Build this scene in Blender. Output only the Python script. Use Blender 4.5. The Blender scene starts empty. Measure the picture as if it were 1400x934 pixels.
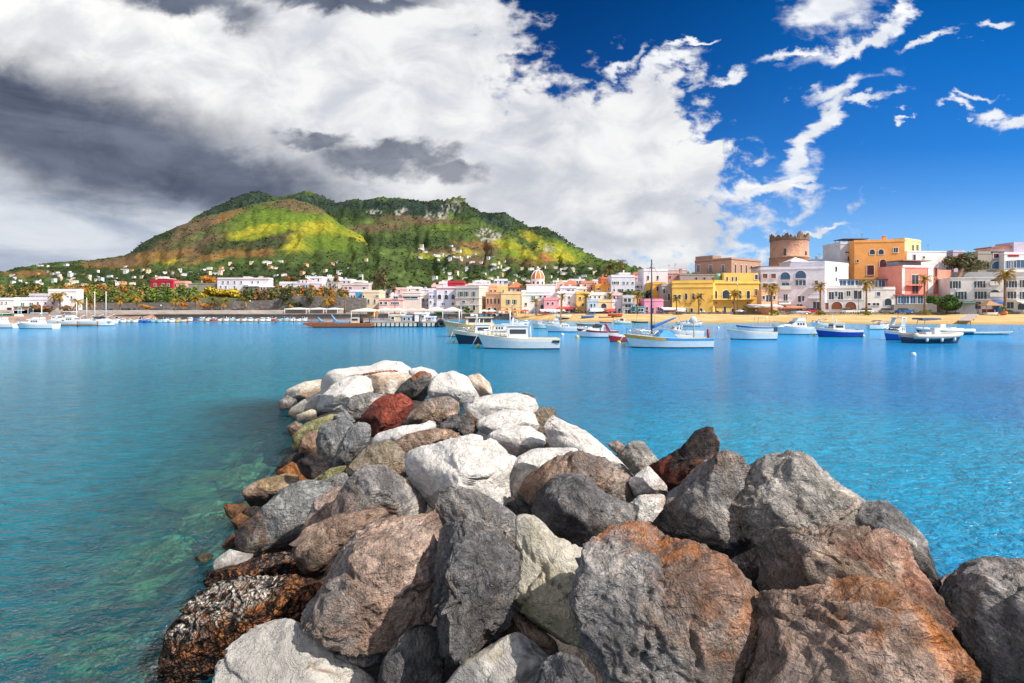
import bpy, bmesh, math, random
import numpy as np
from mathutils import Vector, Matrix
S = bpy.context.scene
COL = S.collection
R = math.radians
# ------------------------------------------------------------------ camera
F, H, HY = 778.0, 3.5, 420.0           # focal length in photo pixels, eye height, horizon row
cam = bpy.data.cameras.new("camera"); camo = bpy.data.objects.new("camera", cam); COL.objects.link(camo)
camo.location = (0, 0, H); camo.rotation_euler = (R(90), 0, 0)
cam.sensor_width = 36; cam.lens = F*36/1400; cam.shift_y = -(467-HY)/1400
cam.clip_start = 0.1; cam.clip_end = 30000
S.camera = camo
# ------------------------------------------------------------------ exposure, sun
VS = S.view_settings
S.display_settings.display_device = 'sRGB'
VS.view_transform = 'Standard'; VS.look = 'None'; VS.gamma = 1; VS.use_curve_mapping = False
VS.exposure = 0.5
EXPO = 2**0.5
SUN_EL, SUN_AZ = R(43), R(117)           # azimuth clockwise from +Y
sd = Vector((math.sin(SUN_AZ)*math.cos(SUN_EL), math.cos(SUN_AZ)*math.cos(SUN_EL), math.sin(SUN_EL)))
sl = bpy.data.lights.new("sun", 'SUN'); sl.energy = 4.8; sl.angle = R(0.6); sl.color = (1, 0.93, 0.82)
so = bpy.data.objects.new("sun", sl); COL.objects.link(so); so.rotation_euler = (-sd).to_track_quat('-Z', 'Y').to_euler()
so.location = (50, 0, 80)
def at(px, py, Y): return Vector(((px-700)/F*Y, Y, H+(HY-py)/F*Y))
def zat(py, Y): return H+(HY-py)/F*Y
def yw(py): return H*F/(py-HY)          # distance at which the water is seen on row py
# ------------------------------------------------------------------ node expressions
class E:
    nt = None
    def __init__(s, sock): s.s = sock
    @staticmethod
    def m(op, *a, clamp=False):
        n = E.nt.nodes.new('ShaderNodeMath'); n.operation = op; n.use_clamp = clamp
        for i, x in enumerate(a):
            if isinstance(x, E): E.nt.links.new(x.s, n.inputs[i])
            else: n.inputs[i].default_value = x
        return E(n.outputs[0])
    def __add__(s, o): return E.m('ADD', s, o)
    __radd__ = __add__
    def __sub__(s, o): return E.m('SUBTRACT', s, o)
    def __rsub__(s, o): return E.m('SUBTRACT', o, s)
    def __mul__(s, o): return E.m('MULTIPLY', s, o)
    __rmul__ = __mul__
    def __truediv__(s, o): return E.m('DIVIDE', s, o)
    def mx(s, o): return E.m('MAXIMUM', s, o)
    def mn(s, o): return E.m('MINIMUM', s, o)
    def pw(s, o): return E.m('POWER', s, o)
    def sm(s, a, b, lo=0.0, hi=1.0):
        n = E.nt.nodes.new('ShaderNodeMapRange'); n.interpolation_type = 'SMOOTHSTEP'
        E.nt.links.new(s.s, n.inputs[0])
        for i, v in enumerate((a, b, lo, hi)): n.inputs[i+1].default_value = v
        return E(n.outputs[0])
    def lin(s, a, b, lo=0.0, hi=1.0):
        n = E.nt.nodes.new('ShaderNodeMapRange'); E.nt.links.new(s.s, n.inputs[0])
        for i, v in enumerate((a, b, lo, hi)): n.inputs[i+1].default_value = v
        return E(n.outputs[0])
def vmap(vec, loc=(0,0,0), rot=(0,0,0), scale=(1,1,1), typ='POINT'):
    n = E.nt.nodes.new('ShaderNodeMapping'); n.vector_type = typ; E.nt.links.new(vec, n.inputs[0])
    n.inputs[1].default_value = loc; n.inputs[2].default_value = rot; n.inputs[3].default_value = scale
    return n.outputs[0]
def noise(vec, scale, detail=4, rough=0.5, dist=0.0, lac=2.0, typ='FBM'):
    n = E.nt.nodes.new('ShaderNodeTexNoise'); n.noise_type = typ
    if vec is not None: E.nt.links.new(vec, n.inputs['Vector'])
    n.inputs['Scale'].default_value = scale; n.inputs['Detail'].default_value = detail
    n.inputs['Roughness'].default_value = rough; n.inputs['Distortion'].default_value = dist; n.inputs['Lacunarity'].default_value = lac
    return n
def voro(vec, scale, feat='F1', rnd=1.0):
    n = E.nt.nodes.new('ShaderNodeTexVoronoi'); n.feature = feat
    if vec is not None: E.nt.links.new(vec, n.inputs['Vector'])
    n.inputs['Scale'].default_value = scale; n.inputs['Randomness'].default_value = rnd
    return n
def mixc(f, a, b, mode='MIX'):
    n = E.nt.nodes.new('ShaderNodeMix'); n.data_type = 'RGBA'; n.blend_type = mode
    for i, x in ((0, f), (6, a), (7, b)):
        if isinstance(x, E): x = x.s
        if isinstance(x, bpy.types.NodeSocket): E.nt.links.new(x, n.inputs[i])
        elif i == 0: n.inputs[0].default_value = x
        else: n.inputs[i].default_value = (*x[:3], 1)
    return n.outputs[2]
def comb(x, y, z):
    n = E.nt.nodes.new('ShaderNodeCombineXYZ')
    for i, v in enumerate((x, y, z)):
        if isinstance(v, E): E.nt.links.new(v.s, n.inputs[i])
        else: n.inputs[i].default_value = v
    return n.outputs[0]
def sep(v):
    n = E.nt.nodes.new('ShaderNodeSeparateXYZ'); E.nt.links.new(v, n.inputs[0]); return [E(o) for o in n.outputs]
def lin_c(r, g, b):
    f = lambda c: (c/255/12.92 if c <= 10 else ((c/255+0.055)/1.055)**2.4)
    return (f(r), f(g), f(b))
# ------------------------------------------------------------------ sky: Sky Texture with procedural clouds
W = bpy.data.worlds.new("World"); S.world = W; W.use_nodes = True
E.nt = W.node_tree; W.node_tree.nodes.clear()
WS = 0.1
def build_world():
    nt = W.node_tree
    out = nt.nodes.new('ShaderNodeOutputWorld'); bg = nt.nodes.new('ShaderNodeBackground'); bg.inputs[1].default_value = WS
    nt.links.new(bg.outputs[0], out.inputs[0])
    sky = nt.nodes.new('ShaderNodeTexSky'); sky.sky_type = 'NISHITA'; sky.sun_disc = False
    sky.sun_elevation = SUN_EL; sky.sun_rotation = SUN_AZ; sky.air_density = 1.0; sky.dust_density = 0.3; sky.ozone_density = 3.0
    tc = nt.nodes.new('ShaderNodeTexCoord'); d = tc.outputs['Generated']
    x, y, z = sep(d)
    yy = y.mx(0.28)
    U = x/yy; V = z/yy                                   # direction of view; +Y is the way over the bay
    el = V
    # blue of the clear sky: the Sky Texture, deepened as a polarising filter does
    rp = nt.nodes.new('ShaderNodeValToRGB'); cr = rp.color_ramp; nt.links.new(V.s, rp.inputs[0])
    stops = [(0.04, (6.0, 1.9, 1.05)), (0.14, (5.4, 1.75, 1.0)), (0.20, (3.2, 1.45, .93)), (0.28, (1.15, 1.15, .86)), (0.43, (.4, 1.0, .8)), (0.56, (.14, .8, .64))]
    while len(cr.elements) < len(stops): cr.elements.new(0.5)
    for e_, (p_, c_) in zip(cr.elements, stops): e_.position = p_; e_.color = (*[q/6 for q in c_], 1)
    sk = mixc(1.0, mixc(1.0, sky.outputs[0], (0.51, 2.52, 6.72), 'MULTIPLY'), rp.outputs[0], 'MULTIPLY')
    sk = mixc((U.sm(0.7, 0.0))*(V.sm(0.15, 0.45))*0.85, sk, mixc(1.0, sk, (0.5, 0.42, 0.5), 'MULTIPLY'))
    # large ragged warp
    uv = comb(U, V*1.45, z*0.3)
    w1 = sep(noise(uv, 5.5, 7, 0.6, 0.3).outputs['Color'])
    w2 = sep(noise(uv, 17, 7, 0.55, 0.2).outputs['Color'])
    WU = U*778+700 + (w1[0]-0.5)*210 + (w2[0]-0.5)*56
    WV = 420-V*778 + (w1[1]-0.5)*140 + (w2[1]-0.5)*42
    P = comb(WU, WV, 0.0)
    def ell(cx, cy, rx, ry, rot=0, vec=None):
        m = vmap(vec or P, (cx, cy, 0), (0, 0, R(rot)), (rx, ry, 1), 'TEXTURE')
        n = nt.nodes.new('ShaderNodeVectorMath'); n.operation = 'LENGTH'; nt.links.new(m, n.inputs[0])
        return 1.0 - E(n.outputs[1])
    def union(lst, vec=None):
        r = None
        for a in lst:
            e = ell(*a, vec=vec); r = e if r is None else r.mx(e)
        return r
    main = union([(150,110,720,190,8), (330,320,760,180,0), (530,70,200,160,0), (690,230,170,120,0), (805,225,165,95,-25),
                  (875,180,110,68,-30), (900,255,105,55,-12), (850,300,150,55,5), (950,300,70,30,10), (740,300,240,70,0)])
    main = main.mn((WU*0.004-2.92 + (WV*0.0).mx(0)).mx(-5)*-1.0 + (WV-70)*0.03 + 0.8) if False else main
    small = union([(1125,12,62,30,-10), (1190,40,95,15,-33), (1110,74,55,8,-10), (1105,180,105,16,-40), (1150,126,60,13,-20), (1185,150,45,8,-14), (1055,232,50,11,-22), (1035,250,60,9,-4),
                   (1348,38,30,7,-8), (1262,58,40,7,-12), (1325,128,36,6,-10), (1350,155,38,12,4), (1400,172,36,14,-12), (1230,173,10,4,0), (1112,312,58,5,-12),
                   (925,92,50,14,-20), (862,92,34,9,-25), (1000,108,36,10,-15), (950,60,30,6,-30), (1290,143,16,6,0)])
    # scattered cumulus over the rest of the dome, never in this view but lighting it
    rest = (noise(comb(x/(z.mx(0)+0.25), y/(z.mx(0)+0.25), 0.0), 1.1, 6, 0.6).outputs[0])
    rest = E(rest).sm(0.40, 0.52)
    behind = y.sm(0.30, 0.05)*z.sm(-0.02, 0.06)
    fine = E(noise(uv, 24, 7, 0.55, 0.25).outputs[0]) - 0.5
    wisp = E(noise(vmap(uv, rot=(0, 0, R(-30)), scale=(0.45, 1.9, 1)), 16, 7, 0.6, 0.4).outputs[0]) - 0.5
    mm = (main + fine*(WU.sm(560, 760)*0.75 + 0.45)).sm(-0.06, 0.26)
    ms = (small*0.75 + fine*0.75 + wisp*0.8).sm(-0.24, 0.48)
    # cloud colours: bright tops, slate bellies
    q = comb(U*778+700 + (w1[0]-0.5)*190 + (w2[0]-0.5)*45, 420-V*778 + (w1[1]-0.5)*120 + (w2[1]-0.5)*38, 0.0)
    q2 = comb(U*778+700 + (w1[0]-0.5)*150 + (w2[0]-0.5)*16, 420-V*778 + (w1[1]-0.5)*90 + (w2[1]-0.5)*14, 0.0)
    dark = union([(90,185,360,105,12), (260,235,260,62,10), (0,150,200,80,16), (250,5,120,22,12), (470,0,170,16,0)], q2).sm(-0.22, 0.62)
    dark2 = union([(500,222,115,30,4), (560,215,70,26,-5), (430,195,60,16,0), (610,235,60,24,10)], q).sm(-0.1, 0.6)
    belly = union([(560,305,300,38,0), (830,320,170,22,0), (780,250,90,26,0), (690,265,120,30,0), (880,270,70,16,0), (720,180,60,26,0)], q).sm(-0.3, 0.9)
    stripe = E(noise(vmap(d, scale=(2, 2, 8)), 2.4, 6, 0.55, 0.4).outputs[0]).sm(0.35, 0.68)
    puff = E(noise(uv, 8, 7, 0.58, 0.4).outputs[0]).sm(0.30, 0.66)
    k = 1/(WS*EXPO)
    c = lambda r, g, b, m=1.0: tuple(v*k*m for v in lin_c(r, g, b))
    white = mixc(puff*0.75+0.25*(WU.sm(500,150)), c(208, 212, 221), c(254, 253, 251, 1.05))
    lowleft = (WU.sm(620, 200))*(WV.sm(215, 275))
    cl = mixc(lowleft*0.85, white, mixc(stripe, c(150, 166, 192), c(218, 224, 233)))
    cl = mixc(belly*0.30, cl, c(140, 152, 172))
    cl = mixc(dark2*0.92, cl, mixc(puff, c(84, 92, 112), c(140, 146, 160)))
    cl = mixc(dark*0.98, cl, mixc(stripe*0.5 + puff*0.35, c(66, 76, 98), c(122, 132, 152)))
    smallc = mixc(puff, c(226, 232, 240), c(255, 255, 255, 1.1))
    col = mixc(ms*0.96, sk, smallc)
    col = mixc(mm, col, cl)
    col = mixc(behind*(0.35+rest*0.65), col, c(250, 250, 255, 1.0))
    nt.links.new(col, bg.inputs[0])
build_world()
W.cycles.sampling_method = 'MANUAL'; W.cycles.sample_map_resolution = 512
S.cycles.max_bounces = 6; S.cycles.diffuse_bounces = 3; S.cycles.glossy_bounces = 3; S.cycles.transparent_max_bounces = 10
S.cycles.caustics_reflective = False; S.cycles.caustics_refractive = False
S.cycles.use_adaptive_sampling = True; S.cycles.adaptive_threshold = 0.015
S.cycles.use_denoising = True
# ------------------------------------------------------------------ materials
MATS = {}
def newmat(name):
    m = bpy.data.materials.new(name); m.use_nodes = True; nt = m.node_tree; nt.nodes.clear(); E.nt = nt
    out = nt.nodes.new('ShaderNodeOutputMaterial'); b = nt.nodes.new('ShaderNodeBsdfPrincipled'); nt.links.new(b.outputs[0], out.inputs[0])
    return m, nt, b, out
def link(a, b): E.nt.links.new(a.s if isinstance(a, E) else a, b)
def bump(height, strength, dist):
    n = E.nt.nodes.new('ShaderNodeBump'); n.inputs['Strength'].default_value = strength; n.inputs['Distance'].default_value = dist
    link(height, n.inputs['Height']); return n.outputs[0]
def obj_co():
    return E.nt.nodes.new('ShaderNodeTexCoord').outputs['Object']
def world_co():
    return E.nt.nodes.new('ShaderNodeNewGeometry').outputs['Position']
def attr(name):
    n = E.nt.nodes.new('ShaderNodeAttribute'); n.attribute_name = name; return n
def plain(name, c, rough=0.5, metal=0.0, spec=0.5, var=0.12):
    key = ('plain', name)
    if key in MATS: return MATS[key]
    m, nt, b, o = newmat(name)
    n = E(noise(obj_co(), 3.0, 4, 0.6).outputs[0]).lin(0.3, 0.7, 1-var, 1+var)
    v = nt.nodes.new('ShaderNodeVectorMath'); v.operation = 'SCALE'; v.inputs[0].default_value = c; link(n, v.inputs[3])
    link(v.outputs[0], b.inputs['Base Color'])
    b.inputs['Roughness'].default_value = rough; b.inputs['Metallic'].default_value = metal; b.inputs['Specular IOR Level'].default_value = spec
    MATS[key] = m; return m
def stucco(c):
    key = ('stucco', tuple(round(x, 3) for x in c))
    if key in MATS: return MATS[key]
    m, nt, b, o = newmat('painted stucco')
    p = world_co()
    big = E(noise(p, 0.5, 5, 0.6).outputs[0]).lin(0.3, 0.7, 0.86, 1.08)
    streak = E(noise(vmap(p, scale=(1.6, 1.6, 0.14)), 1.5, 4, 0.6).outputs[0]).sm(0.56, 0.75)
    v = nt.nodes.new('ShaderNodeVectorMath'); v.operation = 'SCALE'; v.inputs[0].default_value = c; link(big, v.inputs[3])
    grime = tuple(x*0.62+0.02 for x in c)
    link(mixc(streak*0.42, v.outputs[0], grime), b.inputs['Base Color'])
    b.inputs['Roughness'].default_value = 0.9; b.inputs['Specular IOR Level'].default_value = 0.2
    MATS[key] = m; return m
def stone(name, c1, c2, scale=1.2, rough=0.95):
    key = ('stone', name)
    if key in MATS: return MATS[key]
    m, nt, b, o = newmat(name)
    p = world_co()
    n1 = E(noise(p, scale*0.35, 6, 0.65).outputs[0]).sm(0.35, 0.65)
    br = voro(vmap(p, scale=(1, 1, 1.7)), scale, 'F1')
    cell = sep(br.outputs['Color'])[0]
    col = mixc(n1*0.6+cell*0.4, c1, c2)
    link(col, b.inputs['Base Color']); b.inputs['Roughness'].default_value = rough; b.inputs['Specular IOR Level'].default_value = 0.2
    link(bump(E(br.outputs[0]), 0.5, 0.2), b.inputs['Normal'])
    MATS[key] = m; return m
def glassy(name, c, rough=0.08):
    key = ('glass', name)
    if key in MATS: return MATS[key]
    m, nt, b, o = newmat(name)
    b.inputs['Base Color'].default_value = (*c, 1); b.inputs['Roughness'].default_value = rough; b.inputs['Specular IOR Level'].default_value = 0.6
    MATS[key] = m; return m
GLASS = glassy('dark window glass', (0.03, 0.04, 0.055))
BLUEGLASS = glassy('blue window glass', (0.04, 0.10, 0.2))
REDDARK = plain('dark red opening', (0.09, 0.01, 0.02), 0.8)
WHITE = plain('white paint', (0.72, 0.72, 0.72), 0.5)
CREAMP = plain('cream trim', (0.62, 0.55, 0.46), 0.7)
GREENSH = plain('green shutter', (0.03, 0.14, 0.11), 0.5)
DARKSH = plain('dark shutter', (0.03, 0.06, 0.075), 0.5)
TEALSH = plain('teal shutter', (0.02, 0.24, 0.2), 0.5)
BROWNSH = plain('brown shutter', (0.26, 0.075, 0.03), 0.6)
IRON = plain('dark iron', (0.05, 0.05, 0.055), 0.5)
WOOD = plain('weathered wood', (0.25, 0.16, 0.09), 0.8)
RUSTM = plain('rust', (0.24, 0.075, 0.03), 0.85, var=0.35)
CHROME = plain('steel rail', (0.6, 0.6, 0.62), 0.25, 0.9)
TILE = plain('terracotta tile', (0.46, 0.15, 0.06), 0.85, var=0.25)
RUBBER = plain('black rubber', (0.02, 0.02, 0.022), 0.7)
def paint(r, g, b, rough=0.35): return plain('paint %d %d %d' % (r*99, g*99, b*99), (r, g, b), rough, var=0.06)
# ------------------------------------------------------------------ mesh builder
class MB:
    def __init__(s): s.v = []; s.f = []; s.m = []; s.mats = []; s.sm = []
    def mi(s, mat):
        if mat not in s.mats: s.mats.append(mat)
        return s.mats.index(mat)
    def add(s, vs, fs, mat, smooth=False):
        b = len(s.v); s.v += [tuple(v) for v in vs]; i = s.mi(mat)
        for f in fs: s.f.append([b+k for k in f]); s.m.append(i); s.sm.append(smooth)
    def box(s, x0, x1, y0, y1, z0, z1, mat):
        s.add([(x0,y0,z0),(x1,y0,z0),(x1,y1,z0),(x0,y1,z0),(x0,y0,z1),(x1,y0,z1),(x1,y1,z1),(x0,y1,z1)],
              [(0,3,2,1),(4,5,6,7),(0,1,5,4),(1,2,6,5),(2,3,7,6),(3,0,4,7)], mat)
    def taper(s, x0, x1, y0, y1, z0, z1, dx0, dx1, dy, mat):
        s.add([(x0,y0,z0),(x1,y0,z0),(x1,y1,z0),(x0,y1,z0),(x0+dx0,y0+dy,z1),(x1-dx1,y0+dy,z1),(x1-dx1,y1-dy,z1),(x0+dx0,y1-dy,z1)],
              [(0,3,2,1),(4,5,6,7),(0,1,5,4),(1,2,6,5),(2,3,7,6),(3,0,4,7)], mat)
    def prism(s, pts, y0, y1, mat):      # outline in x,z pushed through y
        n = len(pts)
        vs = [(x, y0, z) for x, z in pts]+[(x, y1, z) for x, z in pts]
        fs = [tuple(range(n)), tuple(range(2*n-1, n-1, -1))]+[(i, n+i, n+(i+1) % n, (i+1) % n) for i in range(n)]
        s.add(vs, fs, mat)
    def slab(s, pts, z0, z1, mat):       # outline in x,y pushed through z
        n = len(pts)
        vs = [(x, y, z0) for x, y in pts]+[(x, y, z1) for x, y in pts]
        fs = [tuple(range(n-1, -1, -1)), tuple(range(n, 2*n))]+[(i, (i+1) % n, n+(i+1) % n, n+i) for i in range(n)]
        s.add(vs, fs, mat)
    def tube(s, pts, rad, mat, n=6, cap=True):
        pts = [Vector(p) for p in pts]; rr = rad if isinstance(rad, (list, tuple)) else [rad]*len(pts)
        vs = []; fs = []
        for i, p in enumerate(pts):
            t = (pts[min(i+1, len(pts)-1)]-pts[max(i-1, 0)]).normalized()
            a = t.cross(Vector((0, 0, 1)))
            if a.length < 1e-3: a = Vector((1, 0, 0))
            a.normalize(); b = t.cross(a)
            for k in range(n):
                w = 2*math.pi*k/n; vs.append(p+(a*math.cos(w)+b*math.sin(w))*rr[i])
        for i in range(len(pts)-1):
            for k in range(n): fs.append((i*n+k, i*n+(k+1) % n, (i+1)*n+(k+1) % n, (i+1)*n+k))
        if cap: fs += [tuple(range(n-1, -1, -1)), tuple(range((len(pts)-1)*n, len(pts)*n))]
        s.add(vs, fs, mat, True)
    def lathe(s, prof, mat, n=24, c=(0, 0, 0), smooth=True, jit=None):
        vs = []; fs = []
        for j, (r, z) in enumerate(prof):
            for k in range(n):
                w = 2*math.pi*k/n; q = r*(1+(jit(w, z) if jit else 0)); vs.append((c[0]+q*math.cos(w), c[1]+q*math.sin(w), c[2]+z))
        for j in range(len(prof)-1):
            for k in range(n): fs.append((j*n+k, j*n+(k+1) % n, (j+1)*n+(k+1) % n, (j+1)*n+k))
        if prof[-1][0] > 1e-4: fs.append(tuple(range((len(prof)-1)*n, len(prof)*n)))
        s.add(vs, fs, mat, smooth)
    def ball(s, c, r, mat, n=8, sq=(1, 1, 1)):
        vs = []; fs = []
        for j in range(n+1):
            a = math.pi*j/n
            for k in range(n*2):
                w = math.pi*k/n; vs.append((c[0]+r*sq[0]*math.sin(a)*math.cos(w), c[1]+r*sq[1]*math.sin(a)*math.sin(w), c[2]+r*sq[2]*math.cos(a)))
        for j in range(n):
            for k in range(n*2): fs.append((j*2*n+k, (j+1)*2*n+k, (j+1)*2*n+(k+1) % (2*n), j*2*n+(k+1) % (2*n)))
        s.add(vs, fs, mat, True)
    def mesh(s, name):
        me = bpy.data.meshes.new(name); me.from_pydata(s.v, [], s.f)
        for m in s.mats: me.materials.append(m)
        me.polygons.foreach_set('material_index', s.m); me.polygons.foreach_set('use_smooth', s.sm); me.update(); return me
    def build(s, name, parent=None, loc=(0, 0, 0), rz=0, label=None):
        o = bpy.data.objects.new(name, s.mesh(name)); COL.objects.link(o)
        o.location = loc; o.rotation_euler = (0, 0, rz)
        if parent: o.parent = parent
        if label: o['label'] = label
        return o
def empty(name, loc, rz=0):
    o = bpy.data.objects.new(name, None); COL.objects.link(o); o.location = loc; o.rotation_euler = (0, 0, rz); o.empty_display_size = 0.3
    return o
LABELS = {}
def tag(o, label, cat, group=None, kind=None):
    o['label'] = label; o['category'] = cat
    if group: o['group'] = group
    if kind: o['kind'] = kind
    return o
def structure(o): o['kind'] = 'structure'; return o
KIDS = {}
def copy_tree(o, loc, rz, scale=1.0):
    c = o.copy(); COL.objects.link(c); c.location = loc; c.rotation_euler = (0, 0, rz); c.scale = (scale,)*3
    for ch in o.children:
        d = ch.copy(); COL.objects.link(d); d.parent = c
        for g in ch.children:
            e = g.copy(); COL.objects.link(e); e.parent = d
    return c
def np_mesh(name, V, Fc, mat, smooth=True, col=None, attrs=None):
    me = bpy.data.meshes.new(name)
    V = np.asarray(V, np.float32); Fc = np.asarray(Fc, np.int32); k = Fc.shape[1]
    me.vertices.add(len(V)); me.vertices.foreach_set('co', V.ravel())
    me.loops.add(Fc.size); me.loops.foreach_set('vertex_index', Fc.ravel())
    me.polygons.add(len(Fc)); me.polygons.foreach_set('loop_start', np.arange(0, Fc.size, k, dtype=np.int32))
    me.polygons.foreach_set('loop_total', np.full(len(Fc), k, np.int32))
    me.polygons.foreach_set('use_smooth', np.full(len(Fc), smooth))
    me.materials.append(mat); me.update(calc_edges=True)
    if col is not None:
        a = me.color_attributes.new('Col', 'FLOAT_COLOR', 'POINT')
        c4 = np.ones((len(V), 4), np.float32); c4[:, :3] = col; a.data.foreach_set('color', c4.ravel())
    for nm, arr in (attrs or {}).items():
        a = me.attributes.new(nm, 'FLOAT', 'POINT'); a.data.foreach_set('value', np.asarray(arr, np.float32))
    me.validate(); return me
# vectorised gradient noise
def _hash(ix, iy, iz, s):
    h = (ix*374761393 + iy*668265263 + iz*2147483647 + s*974634777) & 0xffffffff
    h = ((h ^ (h >> 13))*1274126177) & 0xffffffff
    return (h ^ (h >> 16)) & 0xffffffff
def pnoise(P, seed=0):
    P = np.asarray(P, np.float64); I = np.floor(P).astype(np.int64); Fr = P-I; U = Fr*Fr*Fr*(Fr*(Fr*6-15)+10)
    res = 0
    for dx in (0, 1):
        for dy in (0, 1):
            for dz in (0, 1):
                h = _hash(I[:, 0]+dx, I[:, 1]+dy, I[:, 2]+dz, seed)
                gx = (h & 1023)/511.5-1; gy = ((h >> 10) & 1023)/511.5-1; gz = ((h >> 20) & 1023)/511.5-1
                dt = gx*(Fr[:, 0]-dx)+gy*(Fr[:, 1]-dy)+gz*(Fr[:, 2]-dz)
                w = (U[:, 0] if dx else 1-U[:, 0])*(U[:, 1] if dy else 1-U[:, 1])*(U[:, 2] if dz else 1-U[:, 2])
                res = res+w*dt
    return res
def fbm(P, octv=4, seed=0, gain=0.5, ridged=False):
    P = np.asarray(P, np.float64); a = 1.0; r = 0; t = 0
    for i in range(octv):
        n = pnoise(P*(2.03**i)+i*17.3, seed+i)
        r = r+a*((1-2*np.abs(n)*1.6)*0.5 if ridged else n); t += a; a *= gain
    return r/t
def smst(x, a, b):
    t = np.clip((x-a)/(b-a), 0, 1); return t*t*(3-2*t)
# ------------------------------------------------------------------ water, seabed, breakwater core
SHX = [-1500,-600,-200,0,60,130,200,480,600,700,760,900,1100,1300,1400,1800,2600]
SHY = [448,448,447,446,444,441,438,437.5,437,437,439,442,443,444.5,446,449,450]
def shore_row(px): return float(np.interp(px, SHX, SHY))
LE = ([1.5,4,5.3,7,9.7,12.5,15,18,19.4,21.5,23], [-1.6,-2.7,-3.4,-3.9,-4.7,-5.1,-5.8,-7.2,-7.9,-7.6,-6.0])
RE = ([1.5,4,7,9,12.8,18,21,23], [4.9,5.6,5.3,3.2,1.1,-1.0,-2.0,-4.4])
def mound_z(X, Y):
    l = np.interp(Y, *LE); r = np.interp(Y, *RE)
    e = np.minimum(np.minimum(X-l, r-X), (23.2-Y)*0.9)
    return np.where(e < 0, np.maximum(e*0.8, -2.4), 0.92*(1-np.exp(-np.maximum(e, 0)/0.85)))-0.12
def grid_mesh(xs, ys, zf, name, mat, colf=None, attrf=None):
    XX, YY = np.meshgrid(xs, ys); X = XX.ravel(); Y = YY.ravel(); Z = zf(X, Y)
    V = np.stack([X, Y, Z], 1); nx, ny = len(xs), len(ys)
    i = np.arange(nx*ny).reshape(ny, nx)
    Fc = np.stack([i[:-1, :-1], i[:-1, 1:], i[1:, 1:], i[1:, :-1]], -1).reshape(-1, 4)
    o = bpy.data.objects.new(name, np_mesh(name, V, Fc, mat, True, colf(V) if colf else None, attrf(V) if attrf else None)); COL.objects.link(o); return o
def spaced(a, b, n, p): t = np.linspace(-1, 1, n); return a+(b-a)*0.5*(1+np.sign(t)*np.abs(t)**p)

def water_mat():
    m, nt, b, out = newmat('sea water')
    p = world_co(); x, y, z = sep(p)
    dist = (x*x + y*y).pw(0.5)
    # body colour: turquoise over sand, blue over deep water
    n1 = E(noise(vmap(p, scale=(0.05, 0.03, 1)), 1.0, 3, 0.5).outputs[0])
    side = (x/(y+6.0)).sm(-0.55, 0.75)                                  # west basin teal, east basin azure
    far = dist.sm(9, 95)
    west = mixc(far, (0.0, 0.155, 0.205), (0.02, 0.27, 0.54))
    east = mixc(far, (0.0, 0.165, 0.42), (0.01, 0.34, 0.76))
    col = mixc(side, west, east)
    turq = ((E(attr('clear').outputs['Fac']))*1.0)
    patch = ((x-9.0)*(x-9.0)*0.012 + (y-13.5)*(y-13.5)*0.012)
    col = mixc(patch.sm(1.0, 0.0)*0.6, col, (0.0, 0.29, 0.44))
    col = mixc(n1.sm(0.45, 0.7)*0.35, col, (0.0, 0.08, 0.22))
    rip = E(noise(vmap(p, rot=(0, 0, R(18)), scale=(1.0, 2.2, 1)), 1.6, 7, 0.72, 0.6).outputs[0]).lin(0.3, 0.7, 0.6, 1.4)  # light and dark of the ripples painted into the base colour
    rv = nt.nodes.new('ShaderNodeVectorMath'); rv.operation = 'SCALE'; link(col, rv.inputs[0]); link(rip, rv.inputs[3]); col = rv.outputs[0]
    shoal = y.sm(95, 128)*x.sm(-5, 30)
    col = mixc(shoal*0.8, col, (0.10, 0.36, 0.42))
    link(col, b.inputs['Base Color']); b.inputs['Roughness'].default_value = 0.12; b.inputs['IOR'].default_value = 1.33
    b.inputs['Specular IOR Level'].default_value = 0.24
    wv = vmap(p, rot=(0, 0, R(18)), scale=(1.0, 1.55, 1))
    h1 = E(noise(wv, 0.55, 3, 0.5, 0.4).outputs[0]); h2 = E(noise(wv, 3.4, 4, 0.55, 0.5).outputs[0]); h3 = E(noise(wv, 9.5, 3, 0.5, 0.3).outputs[0])
    hh = h1*0.34 + h2*0.27 + h3*0.09*dist.sm(90, 5)
    n = nt.nodes.new('ShaderNodeBump'); n.inputs['Distance'].default_value = 1.0
    link(hh, n.inputs['Height']); link(dist.lin(4, 120, 0.8, 1.0), n.inputs['Strength'])
    link(n.outputs[0], b.inputs['Normal'])
    # clear shallows beside the stones: one sees the bed through the surface
    tr = nt.nodes.new('ShaderNodeBsdfTransparent'); tr.inputs[0].default_value = (0.52, 0.92, 0.86, 1)
    gl = nt.nodes.new('ShaderNodeBsdfGlossy'); gl.inputs['Roughness'].default_value = 0.06; link(n.outputs[0], gl.inputs['Normal'])
    fr = nt.nodes.new('ShaderNodeFresnel'); fr.inputs[0].default_value = 1.33; link(n.outputs[0], fr.inputs['Normal'])
    mx = nt.nodes.new('ShaderNodeMixShader'); link(fr.outputs[0], mx.inputs[0]); link(tr.outputs[0], mx.inputs[1]); link(gl.outputs[0], mx.inputs[2])
    ms = nt.nodes.new('ShaderNodeMixShader'); link(turq*0.78, ms.inputs[0]); link(b.outputs[0], ms.inputs[1]); link(mx.outputs[0], ms.inputs[2])
    link(ms.outputs[0], out.inputs[0]); return m
WATER = water_mat()
def clear_attr(V):
    X, Y = V[:, 0], V[:, 1]
    l = np.interp(Y, *LE); r = np.interp(Y, *RE)
    dl = l-X; dr = X-r
    a = np.where((Y < 24) & (Y > -3), np.maximum(smst(dl, 4.6, 0.2)*(dl > -3), smst(dr, 1.2, 0)*(dr > -3)*0.8), 0)
    return {'clear': a*smst(Y, 24, 20)}
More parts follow.
